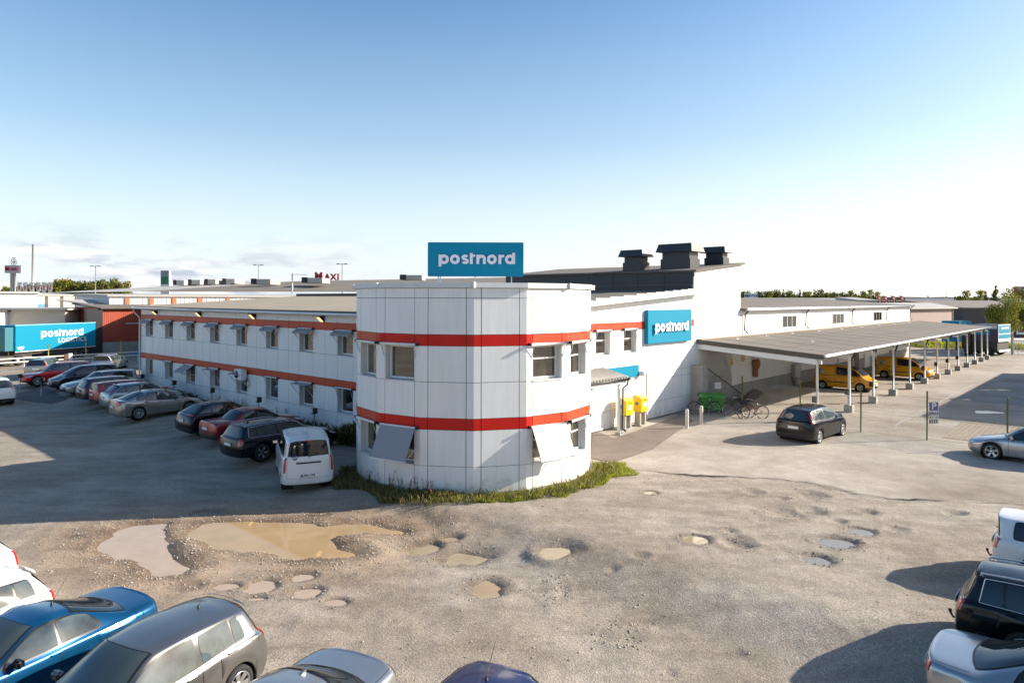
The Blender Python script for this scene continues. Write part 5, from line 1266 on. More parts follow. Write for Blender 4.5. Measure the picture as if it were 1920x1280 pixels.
# C low hall with dark roof, cream dock building, red hall
GROOF = mat('dark_felt', (.07, .06, .055), .9)
T, w, zt = hall('low_white_hall', 'low white ribbed hall with dark flat roof behind the trailer', -120, 122, 70, 88, 583.5, 26, FW, GROOF)
for i in range(60):
    c = MB(); x = w*i/60; c.box((x, -.03, 0), (x+.05, -.004, zt-.2), TRIM)
    if i % 3 == 0: c.build('rib', T)
T, w, zt = hall('dock_building', 'cream loading dock building with two dark doorways above the trailer', 122, 192, 80, 90, 578.5, 14, FC, ROOF_PALE, ov=.5)
for px in (128, 160):
    k = (px-122)/70*w; c = MB(); c.box((k, -.06, .9), (k+1.35, -.02, zt-1.6), BLACK); d = c.build('doorway', T); c = MB(); c.box((k+.3, -.10, 2.2), (k+.55, -.062, zt-1.8), mat('door_strip', (.3, .32, .3), .5)); c.build('strip_curtain', d)
c = MB(); q = atY(136, 576, 78)-T.location; c.ext([(w*.25, -3.2, zt+.15), (w*1.25, -3.2, zt+.15), (w*1.25, 2, zt+.9), (w*.25, 2, zt+.9)], (0, 0, .14), ROOF_PALE); c.build('canopy_roof', T)
c = MB(); c.tube([(w*.55, -2.9, zt+.1), (w*.55, -2.6, zt-.9), (w*.72, -.3, zt-1.3)], .06, BLACK, 6); c.build('downpipe', T)
A = G(191.5, 664); A.z = 0; T = thing('red_shed', 'dark red vertical boarded shed on a pale base beside the wing end', 'building', tuple(A), ANG)
wR = 13; zR = 5.2; n = 60
c = MB(); c.box((0.05, .04, 0), (wR, 10, zR), RB); c.build('wall', T)
for i in range(n): c = MB(); x = wR*i/n; c.box((x+.012, -.0, 1.35), (x+wR/n-.018, .038, zR-.02), RB); c.build('board', T)
c = MB(); c.box((-.02, -.06, -.2), (wR, .036, 1.33), CONC); c.build('plinth', T)
c = MB(); c.ext([(-.3, -.5, zR+.02), (-.3, 10, zR+.5), (-.3, 10, zR+.35), (-.3, -.5, zR-.10)], (wR+.5, 0, 0), ROOF_GREY); c.build('roof', T)
c = MB(); c.box((2.4, -.07, 3.35), (4.4, -.042, 3.45), TRIM); c.build('wall_strip', T)
c = MB(); c.box((-1.6, -.3, 0), (-.04, .6, zR-.1), BLACK); c.build('dock_shelter', T)
pts = [(-35.6, 68.0), (-23, 62), (-14, 78), (-30, 96), (-43.6, 84.0)]  # footprint of an unseen block added to shade the shed and trailer
c = MB(); c.prism(pts, 0, 5.6, FC); o = c.build('hidden_shade_block'); tag(o, 'unseen cream block added behind the far end of the wing to shade the red shed', 'building')
# hills / horizon
c = MB(); pts = []
for i in range(60):
    x = -1800+3600*i/59; pts.append((x, 2600, 0)); 
hh = [12+22*abs(vnoise(np.array([x/400.]), np.array([3.3]), 1.)[0])+10*abs(vnoise(np.array([x/90.]), np.array([1.3]), 1.)[0]) for x, _, _ in pts]
vs = [(x, y, -5) for x, y, _ in pts]+[(x, y, h_) for (x, y, _), h_ in zip(pts, hh)]+[(x, y+300, -5) for x, y, _ in pts]
n = 60; c.add(vs, [(i, i+1, n+i+1, n+i) for i in range(n-1)]+[(n+i, n+i+1, 2*n+i+1, 2*n+i) for i in range(n-1)], mat('distant_forest', (.05, .065, .07), .95), True); tag(c.build('distant_hill'), kind='structure')
# right-hand side ------------------------------------------------------------
def gable(name, label, a, b_, YA, YB, yeave, yridge, depth, wall, roof, endw=None):
    A = atY(a, yeave, YA); B = atY(b_, yeave, YB); zt = A.z; zr = atY(b_, yridge, YB).z; A.z = B.z = 0; ang, w = vfrom(A, B)
    T = thing(name, label, 'building', tuple(A), ang); c = MB(); c.box((0, 0, 0), (w-.02, depth, zt), wall); c.build('wall', T)
    c = MB(); c.ext([(w-.02, 0, 0), (w-.02, depth, 0), (w-.02, depth, zt), (w-.02, depth/2, zr-.1), (w-.02, 0, zt)], (.03, 0, 0), endw or wall); c.build('gable_wall', T)
    c = MB(); e = .5; c.ext([(-e, -e, zt-.05), (-e, depth/2, zr), (-e, depth+e, zt-.05), (-e, depth+e, zt-.22), (-e, depth/2, zr-.18), (-e, -e, zt-.22)], (w+2*e, 0, 0), roof); c.build('roof', T)
    return T, w, zt
PINK = mat('pinkish_cladding', (.30, .225, .20), .75, noise=[(.5, .05, (1, 1, 1))]); PINKL = mat('salmon_brick', (.50, .33, .24), .8)
T, w, zt = gable('pink_brown_hall', 'pinkish brown hall with grey gable roof beyond the canopy', 1640, 1787, 92, 105, 577, 567.5, 7, PINK, ROOF_PALE, PINKL)
c = MB(); c.box((w+.015, 2.5, 0), (w+.05, 4.2, 2.4), BLACK); c.build('door', T); c = MB(); c.box((w-.35, -.06, 0), (w+.05, -.005, zt), BLACK); c.build('corner_post', T)
T, w, zt = hall('dark_clad_hall', 'dark grey ribbed hall with striped metal roof behind the right trees', 1806, 1990, 118, 118, 576.5, 18, mat('anthracite_cladding', (.055, .052, .058), .7), mat('striped_metal_roof', (.22, .17, .13), .6, noise=[(3, .3, (1, .05, 1))]), slope=1.2)
for x0, x1, z1_ in ((4.5, 8.5, 2.4), (9, 12, 2.4)): c = MB(); c.box((x0, -.12, .5), (x1, -.02, z1_), FRAME); d = c.build('window', T); c = MB(); c.box((x0+.3, -.16, .9), (x1-.3, -.122, z1_-.3), GLASS); c.build('pane', d)
c = MB(); c.box((12.6, -.1, 0), (17.5, -.02, 3.9), TRIM); c.build('roller_door', T)
T, w, zt = hall('red_and_white_mall', 'long low store with white fascia over a dark red wall on the horizon', 1640, 2100, 230, 230, 563.5, 40, mat('dark_red_wall', (.16, .03, .03), .8), FW)
c = MB(); c.box((10, -1.2, zt-.4), (w, -.3, zt+.9), FW); c.build('fascia', T)
T, w, zt = hall('metal_roof_hall', 'corrugated pale metal roof hall beyond the grey hall roof', 1455, 1640, 150, 150, 564, 20, FC, mat('corrugated_pale_roof', (.33, .31, .28), .5, noise=[(1.2, .3, (1, .06, 1))]), slope=.7)
T, w, zt = hall('small_gabled_house', 'small cream gabled building left of the red banners', 1612, 1645, 140, 140, 562.5, 10, FC, ROOF_PALE, slope=.6)
T, w, zt = hall('apartment_block', 'red and grey block rising at the right edge of the skyline', 1907, 1990, 300, 300, 537, 2, mat('block_red', (.35, .05, .04), .8), ROOF_GREY)
c = MB(); c.box((0, -.3, zt-2.5), (w, -.05, zt), mat('block_grey', (.35, .35, .38), .7)); c.build('top_storey', T)
# warehouse out of frame to the right, whose shadow lies over the yard
q = Vector((35.3, 39.2, 0)); T = thing('unseen_shade_warehouse', 'unseen pale warehouse out of frame to the right, shading the yard', 'building', tuple(q), ANG)
c = MB(); c.box((0, -30, 0), (30, 0, 6.0), FW); wl_ = c.build('wall', T); c = MB(); c.box((-.2, -30.2, 6.01), (30.2, .2, 6.2), ROOF_GREY); c.build('roof', T)
for i in range(6):
    c = MB(); c.box((-.06, -4.5-i*4.6, 0), (-.004, -1.6-i*4.6, 3.4), TRIM); c.build('roller_door', T)
# masts, signs, flags
def mast(px, ytop, Y, r, label, cat='mast', lamp=True, z0=0):
    q = atY(px, ytop, Y); T = thing('light_mast' if lamp else 'radio_mast', label, cat, (q.x, q.y, z0)); c = MB(); c.tube([(0, 0, 0), (0, 0, q.z)], [r, r*.5], ZINC, 6); c.build('pole', T)
    if lamp: c = MB(); c.tube([(-.9, 0, q.z), (.9, 0, q.z)], .09, ZINC, 5); c.box((-1.3, -.25, q.z-.08), (-.6, .25, q.z+.12), DARKSH); c.box((.6, -.25, q.z-.08), (1.3, .25, q.z+.12), DARKSH); c.build('lamp_head', T)
    return T
mast(179, 499, 190, .16, 'tall thin light mast above the left treeline'); mast(484.5, 497, 190, .15, 'tall light mast between the roof monitors'); mast(641.5, 495, 170, .15, 'light mast right of the red letters')
mast(61.5, 458, 210, .45, 'very tall tapering radio mast left of the treeline', lamp=False)
q = atY(24, 497, 215); T = thing('pylon_sign', 'tall pylon sign with a lit MAXI board and flower emblem on lattice legs', 'sign', (q.x, q.y, 0))
kk = 215/F_PX; c = MB()
for x in (-3*kk*1.0, 0, 4.2*kk): c.tube([(x, 0, 0), (x, 0, q.z)], .28, ZINC, 6)
c.build('leg', T); zc = atY(24, 505, 215).z; zb, zu = atY(24, 512, 215).z, atY(24, 497.5, 215).z; c = MB(); c.box((-12.5*kk, -.6, zb), (15*kk, .6, zu), mat('pylon_board', (.45, .38, .45), .5)); bd = c.build('board', T); c = MB(); c.box((15*kk, -.55, zb), (19*kk, .55, zu), FW); c.build('board_side', T)
MR = mat('store_red', (.42, .02, .03), .5); text_mesh('M', 1.9, .1, MR, 'lettering', bd, .02, facing(-7.4*kk, -.75, (zb+zu)/2+.12, 0)); text_mesh('AXI', 1.3, .1, MR, 'lettering', bd, .02, facing(5.6*kk, -.75, (zb+zu)/2-.02, 0))
c = MB(); zc = atY(27, 491, 215).z
for k in range(6): a = k*math.pi/3; c.tube([(2.5*kk+.55*math.cos(a)+.5*math.cos(t), 0, zc+.7*math.sin(a)+.7*math.sin(t)) for t in np.linspace(0, 6.283, 10, endpoint=False)], .09, ZINC, 4, closed=True)
c.build('emblem', T)
q = atY(612, 517, 165); T = thing('roof_lettering', 'big red MAXI letters standing on the far roof', 'sign', (q.x, q.y, q.z-1.2)); kk = 165/F_PX
text_mesh('M', 2.5, .2, MR, 'letter', T, .09, facing(-14.5*kk, 0, 1.05, 0)); text_mesh('A', 2.0, .2, MR, 'letter', T, .08, facing(1.5*kk, 0, .85, 0)); text_mesh('X', 2.0, .2, MR, 'letter', T, .08, facing(13*kk, 0, .85, 0)); text_mesh('I', 2.0, .2, MR, 'letter', T, .08, facing(22*kk, 0, .85, 0))
q = atY(310, 532, 190); T = thing('price_sign', 'fuel price sign with grey top and green panel above the roofs', 'sign', (q.x, q.y, 0)); kk = 190/F_PX; z0, z1_, z2_ = atY(0, 532, 190).z, atY(0, 517, 190).z, atY(0, 506.5, 190).z
c = MB(); c.box((-7.5*kk, -.4, 0), (9*kk, .4, z2_), FW); c.build('board', T); c = MB(); c.box((-7*kk, -.45, z0), (6.5*kk, -.41, z1_), mat('price_green', (.02, .20, .09), .5)); c.build('green_panel', T); c = MB(); c.box((-7*kk, -.45, z1_+.05), (6.5*kk, -.41, z2_), mat('price_grey', (.25, .25, .28), .5)); c.build('grey_panel', T)
FLW = mat('flag_white', (.75, .70, .66), .8, noise=[(.8, .15, (1, 1, 1))]); FLR = mat('flag_red', (.55, .05, .05), .8)
for i, px in enumerate((33, 43.5, 56, 69, 79.5, 91)):
    q = atY(px, 529, 175); T = thing('flag', 'white and red banner flag, %s in the row below the masts' % ['first', 'second', 'third', 'fourth', 'fifth', 'last'][i], 'flag', (q.x, q.y, 0), 0, 'banner flags at the store')
    c = MB(); c.tube([(0, 0, 0), (0, 0, q.z+.2)], .07, FRAME, 5); c.build('pole', T)
    c = MB(); n = 8; vs = []
    for j in range(n+1): z = q.z-j*.32; vs += [(.05, 0, z), (.05, .02, z), (1.0+.15*math.sin(j*1.7+i), .12*math.sin(j+i), z+.05*math.sin(i*2+j)), (1.0+.15*math.sin(j*1.7+i), .02+.12*math.sin(j+i), z+.05*math.sin(i*2+j))]
    fs = []
    for j in range(n): o_ = 4*j; fs += [(o_, o_+2, o_+6, o_+4), (o_+1, o_+5, o_+7, o_+3), (o_+2, o_+3, o_+7, o_+6), (o_, o_+4, o_+5, o_+1)]
    c.add(vs, fs, FLW); c.build('cloth', T); c = MB(); c.box((.35, -.16, q.z-1.9), (.62, -.14, q.z-.9), FLR); c.build('print', T)
for i, px in enumerate((1650, 1662, 1677, 1693)):
    q = atY(px, 554, 165); T = thing('flag', 'red banner leaning on its pole, %s from the left above the grey roof' % ['first', 'second', 'third', 'fourth'][i], 'flag', (q.x, q.y, 0), 0, 'red banners on the right horizon')
    c = MB(); c.tube([(0, 0, 0), (0, 0, q.z)], .05, FRAME, 5); c.build('pole', T)
    c = MB(); c.ext([(-.9, 0, q.z), (0.1, 0, q.z-.2), (.5, 0, q.z-1.3), (-.2, 0, q.z-1.5)], (0, .03, 0), FLR); c.build('cloth', T); c = MB(); c.box((-.35, -.03, q.z-.9), (.1, -.01, q.z-.4), FLW); c.build('print', T)
q = atY(1396, 554.5, 240); q2 = atY(1420, 554.5, 240); T = thing('outlet_sign', 'blue and white outlet board on a far roof beside the tall white block', 'sign', (q.x, q.y, q.z)); w = q2.x-q.x
c = MB(); c.box((0, 0, -.9), (w*.28, .3, .9), PW); c.box((w*.34, 0, -.9), (w, .3, .9), PW); bd = c.build('board', T); text_mesh('OUTLET', 1.1, .05, PB, 'lettering', bd, .03, facing(w*.67, -.06, 0, 0)); text_mesh('m', 1.6, .05, PB, 'lettering', bd, .08, facing(w*.14, -.06, 0.1, 0))
for px, yt in ((1738, 545), (1775, 541), (1815, 549)): mast(px, yt-1, 240, .08, 'thin bare mast on the right horizon, at the %s' % {1738: 'left', 1775: 'middle', 1815: 'right'}[px], lamp=False)
# sliding gate at the far right
g = G(1898, 664); T = thing('yard_gate', 'grey barred yard gate standing open at the far right', 'gate', tuple(g), R_(-8)); c = MB(); c.tube([(0, 0, 0), (0, 0, 2.4)], .12, ZINC, 8); c.build('gate_post', T)
c = MB(); c.tube([(.2, 0, .15), (4.4, 0, .15)], .05, ZINC, 6); c.tube([(.2, 0, 1.75), (4.4, 0, 1.75)], .05, ZINC, 6); c.build('rail', T)
for i in range(22): c = MB(); c.tube([(.25+i*.19, 0, .15), (.25+i*.19, 0, 1.75)], .02, ZINC, 5); c.build('bar', T)
c = MB(); pa, pb = G(1180, 640), G(1925, 690)
# white pipe rail and fence posts on the left
a, b2 = G(-30, 696), G(268, 676.5); a.z = b2.z = 0
ang, w = vfrom(a, b2); T = thing('pipe_barrier', 'long white double pipe barrier running in front of the trailer', 'barrier', tuple(a), ang)
for z in (.62, .95): c = MB(); c.tube([(0, 0, z), (w, 0, z)], .06, mat('white_pipe', (.62, .58, .50), .5), 7); c.build('pipe', T)
for k in np.linspace(.5, w-.5, 6): c = MB(); c.tube([(k, 0, -.1), (k, 0, 1.0)], .05, ZINC, 6); c.build('post', T)
c = MB(); c.box((w*.49, -.12, .5), (w*.515, .12, 1.15), TRIM); c.build('joint_box', T)
c = MB(); c.box((w*.465, -.10, .5), (w*.488, .10, 1.1), mat('brown_box', (.12, .06, .04), .7)); c.build('joint_box', T)
for i, (px, pyb, pyt) in enumerate(((16, 686, 650), (90.5, 687, 645.5), (161, 683, 641.5), (226.5, 686, 638.5))):
    g = G(px, pyb); z = atY(px, pyt, g.y).z; c = MB(); c.tube([(0, 0, -.1), (0, 0, z)], .05, mat('yellow_green_post', (.42, .37, .10), .6), 7); o = c.build('fence_post'); o.location = g
    tag(o, 'yellowish thin steel fence post in the left yard, %s' % ['at the frame edge', 'before the trailer front', 'before the trailer rear', 'against the red shed'][i], 'post', 'steel posts in the left yard')
c = MB(); g = G(254, 668); c.box((-.5, -.3, 0), (.5, .3, .45), mat('blue_crate', (.02, .20, .42), .5), bev=.03); o = c.build('crate'); o.location = g; tag(o, 'blue plastic crate on the ground by the red shed', 'crate')
c = MB(); g = G(215, 670); c.box((-.4, -.3, 0), (.4, .3, .3), mat('red_crate', (.45, .05, .03), .5), bev=.03); o = c.build('crate'); o.location = g; tag(o, 'small red crate on the ground by the red shed', 'crate')
# ================================================================== trees, weeds, grass
def leafmat(name, c0, c1, c2=None):
    m = bpy.data.materials.new(name); m.use_nodes = True; nt = m.node_tree; b = nt.nodes['Principled BSDF']; b.inputs['Roughness'].default_value = .75; b.inputs['Specular IOR Level'].default_value = .2
    g = nt.nodes.new('ShaderNodeNewGeometry'); r = nt.nodes.new('ShaderNodeValToRGB'); r.color_ramp.elements[0].color = (*c0, 1); r.color_ramp.elements[1].color = (*c1, 1)
    if c2: e = r.color_ramp.elements.new(.55); e.color = (*c2, 1)
    nt.links.new(g.outputs['Random Per Island'], r.inputs[0]); nt.links.new(r.outputs[0], b.inputs['Base Color'])
    tr = nt.nodes.new('ShaderNodeBsdfTranslucent'); mx = nt.nodes.new('ShaderNodeMixShader'); mx.inputs[0].default_value = .3
    nt.links.new(r.outputs[0], tr.inputs[0]); nt.links.new(b.outputs[0], mx.inputs[1]); nt.links.new(tr.outputs[0], mx.inputs[2]); nt.links.new(mx.outputs[0], nt.nodes['Material Output'].inputs[0]); return m
LF1 = leafmat('leaf_autumn_green', (.05, .07, .015), (.24, .19, .04), (.11, .12, .025)); LF2 = leafmat('leaf_yellow_green', (.10, .13, .015), (.34, .29, .04), (.19, .21, .03)); LF3 = leafmat('needle_green', (.03, .05, .02), (.10, .11, .035))
BARK = mat('bark', (.09, .07, .05), .9)
def crown(seed, n, blobs, s0, s1):
    r = np.random.default_rng(seed); P = []
    vol = np.array([b[3]*b[4] for b in blobs]); cnt = r.choice(len(blobs), n, p=vol/vol.sum())
    B = np.array(blobs)[cnt]; d = r.normal(size=(n, 3)); d /= np.linalg.norm(d, axis=1)[:, None]; rad = r.random(n)**.38
    c = B[:, :3]+d*rad[:, None]*np.stack([B[:, 3], B[:, 3], B[:, 4]], 1)
    t = r.normal(size=(n, 3)); t /= np.linalg.norm(t, axis=1)[:, None]; u = np.cross(t, r.normal(size=(n, 3))); u /= np.linalg.norm(u, axis=1)[:, None]
    s = (s0+(s1-s0)*r.random(n))[:, None]
    V = np.stack([c-t*s, c-u*s*.7, c+t*s, c+u*s*.7], 1).reshape(-1, 3); return V, np.arange(4*n).reshape(-1, 4)
TREES = []
def tree_proto(kind, seed, H, leaf, n, s0, s1):
    r = random.Random(seed); bl = []
    if kind == 'round':
        for k in range(11): z = H*(.38+.55*r.random()); w_ = H*.27*(1-abs(z/H-.6)*1.2); a = r.random()*6.28; bl.append((w_*.75*math.cos(a), w_*.75*math.sin(a), z, H*.13*(1+.4*r.random()), H*.12))
        bl.append((0, 0, H*.6, H*.2, H*.3))
    elif kind == 'spire':
        for k in range(12): f = k/11; w_ = H*.17*(1-f)+.1; a = r.random()*6.28; bl.append((w_*.4*math.cos(a), w_*.4*math.sin(a), H*(.18+.80*f), w_*(.8+.3*r.random()), H*.07))
    V, F = crown(seed, n, bl, s0, s1)
    co = np_obj('crown', V, F, leaf, None, smooth_=False); b = MB(); b.tube([(0, 0, -.2), (.05, 0, H*.35), (0, .05, H*.85)], [H*.022, H*.016, H*.005], BARK, 6)
    for k in range(7): a = r.random()*6.28; z = H*(.3+.4*r.random()); b.tube([(0, 0, z), (H*.10*math.cos(a), H*.10*math.sin(a), z+H*.10), (H*.19*math.cos(a), H*.19*math.sin(a), z+H*.16)], [H*.009, H*.006, H*.002], BARK, 5)
    tr_ = b.build('trunk'); out = (co.data, tr_.data); bpy.data.objects.remove(co); bpy.data.objects.remove(tr_); return out
PR = [tree_proto('round', 1, 10, LF1, 900, .22, .48), tree_proto('round', 2, 10, LF2, 900, .22, .48), tree_proto('spire', 3, 10, LF3, 700, .18, .42), tree_proto('round', 5, 10, LF1, 900, .2, .45), tree_proto('spire', 8, 10, LF1, 700, .2, .4), tree_proto('round', 21, 10, LF2, 6500, .07, .17), tree_proto('round', 23, 10, LF1, 6500, .07, .17)]
def tree(p, loc, sc, rz, label, group=None, sx=1):
    T = thing('tree', label, 'tree', loc, rz, group); T.scale = (sc*sx, sc*sx, sc)
    tmesh('crown', PR[p][0], T); tmesh('trunk', PR[p][1], T); return T
r = random.Random(11)
for i in range(60):                          # left treeline
    px = -10+ i*4.5+r.uniform(-2, 2); Y = r.uniform(228, 262)
    if px < 28: yt = r.uniform(537, 542)
    elif px < 96: yt = r.uniform(531, 541)
    elif px < 215: yt = r.uniform(523.5, 530)
    elif px < 236: yt = r.uniform(528, 534)
    else: continue
    q = atY(px, yt, Y); tree(r.choice([0, 1, 3, 0]), (q.x, q.y, 0), q.z/10, r.random()*6, 'autumn green tree in the woodland row behind the pale sheds on the left', 'woodland edge on the left horizon', .75)
for i in range(62):                          # right treeline
    px = 1386+i*4.3+r.uniform(-2, 2); yt = r.uniform(543.5, 551) if px > 1560 else r.uniform(542, 549); Y = r.uniform(290, 340); q = atY(px, yt, Y)
    if q.z < 2: continue
    tree(r.choice([0, 2, 4, 3, 1]), (q.x, q.y, 0), q.z/10, r.random()*6, 'small dark conifer or birch in the distant treeline on the right horizon', 'treeline on the right horizon', .8)
for px, yt, Y, p, sx, lab in ((1808, 546, 215, 1, .9, 'small yellowing tree behind the long store, left of three'), (1834, 546, 210, 1, .9, 'rounded yellow green tree behind the long store, middle'), (1867, 536, 190, 4, 1.3, 'tall pale green tree above the long store roof'), (1848, 546, 200, 2, 1, 'thin pointed tree between two rounder ones'),
        (1886, 551, 84, 5, .95, 'leafy yellow green tree standing behind the parked box truck'), (1925, 541, 88, 6, 1.2, 'darker autumn tree cut by the right frame edge')):
    q = atY(px, yt, Y); tree(p, (q.x, q.y, 0), q.z/10, r.random()*6, lab, None, sx)
for i in range(9): px = 1650+i*30+r.uniform(-8, 8); q = atY(px, r.uniform(553, 557), 260); tree(r.choice([0, 2]), (q.x, q.y, 0), max(q.z, 3)/10, 1, 'low hazy tree on the horizon beyond the long white store', 'low trees beyond the store', 1.3)
# ---- grass at the tower foot (stuff)
GRASS = leafmat('grass_blade', (.17, .21, .02), (.52, .45, .09), (.33, .38, .04)); DRYG = leafmat('dry_weed', (.09, .085, .03), (.30, .22, .10), (.17, .17, .055))
def blades(name, x, y, h0, h1, m, label, w=.012, seed=1, cat='grass'):
    rr = np.random.default_rng(seed); n = len(x); z = ground_z(x, y)-.01; a = rr.random(n)*6.28; h = h0+(h1-h0)*rr.random(n)**1.5; l = h*(.15+.5*rr.random(n)); b_ = rr.random(n)*6.28
    dx, dy = np.cos(a)*w, np.sin(a)*w; lx, ly = np.cos(b_)*l, np.sin(b_)*l
    V = np.stack([np.stack([x-dx, y-dy, z], 1), np.stack([x+dx, y+dy, z], 1), np.stack([x+dx*.6+lx*.4, y+dy*.6+ly*.4, z+h*.65], 1), np.stack([x+lx, y+ly, z+h], 1)], 1).reshape(-1, 3)
    o = np_obj(name, V, np.arange(4*n).reshape(-1, 4), m, smooth_=False); tag(o, label, cat, kind='stuff')
def ringpts(n, a0, a1, r0, r1f, seed):
    rr = np.random.default_rng(seed); th = R_(1)*(a0+(a1-a0)*rr.random(n)); wmax = np.array([r1f(math.degrees(t)) for t in th]); rad = r0+(wmax)*rr.random(n)**.8; rad = rad+fbm(np.cos(th)*9, np.sin(th)*9, .7, 2)*.4*(rad-r0)
    return C0.x+rad*np.cos(th), C0.y+rad*np.sin(th)
# world angles about the tower: -90 is towards the camera, 0 to the right
x, y = ringpts(26000, -125, -2, 4.52, lambda t: .30+.62*float(smooth(-110, -85, t))+.15*math.sin(t*.3)+.5*float(smooth(-40, -15, t)), 4)
k = fbm(x, y, 1.6, 3)+.30-.35*np.clip((np.hypot(x-C0.x, y-C0.y)-4.9)/1.0, 0, 1) > np.random.default_rng(9).normal(0, .12, len(x)); blades('grass', x[k], y[k], .03, .15, GRASS, 'bright green grass verge along the foot of the round tower', seed=5)
x, y = ringpts(2600, -118, -4, 4.55, lambda t: .9, 44); blades('weeds', x, y, .06, .30, DRYG, 'scattered dry stalks in the verge under the tower', .008, 45, 'weeds')
x, y = ringpts(7000, -165, -95, 4.52, lambda t: .62+.25*math.sin(t*.2), 6); blades('weeds', x, y, .04, .28, DRYG, 'dry brown weeds along the shaded foot of the tower', .012, 7, 'weeds')
# weed thicket between van and tower
rr = np.random.default_rng(12); q = [LW(-.3-1.5*a*(.5+.5*b_), 4.3+2.3*b_) for a, b_ in rr.random((6500, 2))]; x = np.array([p.x for p in q]); y = np.array([p.y for p in q]); kk = np.hypot(x-C0.x, y-C0.y) > 4.55
DW2 = leafmat('dark_weed', (.04, .045, .015), (.22, .17, .07), (.10, .09, .03))
blades('weed_thicket', x[kk], y[kk], .2, .95, DW2, 'tall dark thicket of weeds in the corner between tower and wing', .022, 9, 'weeds')
rr = np.random.default_rng(15); tt = 6+27*rr.random(3500); q = [LW(-.1-.55*a, t) for a, t in zip(rr.random(3500)**1.5, tt)]; x = np.array([p.x for p in q]); y = np.array([p.y for p in q]); kk = fbm(x, y, .6, 2) > -.02
blades('weeds', x[kk], y[kk], .05, .45, DW2, 'patchy low weeds growing along the wing wall', .014, 19, 'weeds')
def weed(loc, h, m, label, seed, nst=5, red=False):
    r = random.Random(seed); T = thing('tall_weed', label, 'weed', tuple(loc), 0); z0 = float(ground_z(np.array([loc[0]]), np.array([loc[1]]))[0]); T.location.z = z0-.02
    b = MB(); L = []
    for k in range(nst):
        a = r.random()*6.28; l = h*(.6+.4*r.random()); e = Vector((math.cos(a)*l*.25, math.sin(a)*l*.25, l)); b.tube([(0, 0, 0), e*.5+Vector((0, 0, .04)), e], [.007, .005, .003], BARK, 4)
        for j in range(int(12)): t = .25+.75*j/12; p = e*t; d = Vector((r.uniform(-1, 1), r.uniform(-1, 1), r.uniform(0, .6)))*.07*(1.3-t*.6); s = Vector((-d.y, d.x, 0))*.4; L += [p, p+d*.5+s, p+d, p+d*.5-s]
    b.build('stem', T); c = MB(); c.add(L, [(4*i, 4*i+1, 4*i+2, 4*i+3) for i in range(len(L)//4)], m); c.build('leaf', T)
REDW = leafmat('red_weed', (.16, .05, .03), (.40, .16, .09)); GW = leafmat('green_weed', (.03, .05, .015), (.09, .12, .04))
for i, (px, py, h, m, lab) in enumerate(((690, 915, .7, GW, 'small dark leafy weed at the left foot of the tower'), (712, 915, .75, GW, 'dark leafy weed by the second tower facet'), (731, 922, .7, REDW, 'thin reddish weed left of the leafy green one'), (750, 925, .9, GW, 'tallest green leafy weed against the tower'), (765, 931, .6, REDW, 'reddish weed right of the tallest green one'), (784, 933, .75, REDW, 'bright pinkish red fireweed at the tower foot'), (797, 933, .65, REDW, 'dark red fireweed next to the brighter one'), (811, 936, .65, REDW, 'last red fireweed on the right below the blank panels'))): weed(GG(px, py)+Vector((0, .1, 0)), h, m, lab, i, 4)
for i, (px, h) in enumerate(((283, .6), (292, .7), (455, 1.0), (463, .9), (470, .8), (535, .8), (548, .75), (560, .5), (420, .8))): a_ = (px-960)/F_PX; t = (-.229-4.241*a_)/(.741+.672*a_)*6.3; weed(LW(-.35, t), h*1.1, GW, 'straggly weed against the wing wall, %s counted from the far end' % ['first', 'second', 'fourth', 'fifth', 'sixth', 'seventh', 'eighth', 'ninth', 'third'][i], 40+i, 6)
x = np.array([]); 
rr = np.random.default_rng(31); pa, pb = G(1700, 648), G(1905, 652); tt = rr.random(5000); x = pa.x+(pb.x-pa.x)*tt; y = pa.y+(pb.y-pa.y)*tt+rr.normal(0, 2.2, 5000); blades('roadside_grass', x, y, .2, .9, GRASS, 'yellow green roadside grass beyond the end of the yard', .06, 33)

# woodland and rough grass behind the photographer, mirrored in panes and car glass
Vs = []; o_ = 0; rr = np.random.default_rng(77)
for i in range(34):
    x0 = -95+i*5.8+rr.uniform(-2, 2); y0 = -34-rr.uniform(0, 16); hgt = rr.uniform(7, 11.5); V = np.array(PR[int(rr.integers(0, 2))][0].vertices.__len__() and [v.co[:] for v in PR[int(i % 4 != 0)*0+(i % 2)][0].vertices])
    Vs.append(V*hgt/10+np.array([x0, y0, 0]))
V = np.concatenate(Vs); o = np_obj('woodland', V, np.arange(len(V)).reshape(-1, 4), LF1, smooth_=False); tag(o, 'woodland edge behind the viewpoint mirrored in the panes', 'woodland', kind='stuff')
# ================================================================== trucks and cars
TRD = mat('truck_underside', (.05, .045, .04), .8)
def wheel_pair(T, x, ys, R=.5, n='wheel'):
    for y in ys:
        b = MB(); b.lathe([(R*.55, -.14), (R, -.13), (R, .13), (R*.55, .14)], RUBBER, 22, 'y', (x, y, R)); w_ = b.build(n, T); b = MB(); s_ = 1 if y > 0 else -1
        b.lathe([(0, .05*s_), (R*.2, .10*s_), (R*.3, .06*s_), (R*.55, .13*s_), (R*.56, .10*s_)], mat('truck_rim', (.5, .48, .45), .5), 16, 'y', (x, y, R)); b.build('rim', w_)
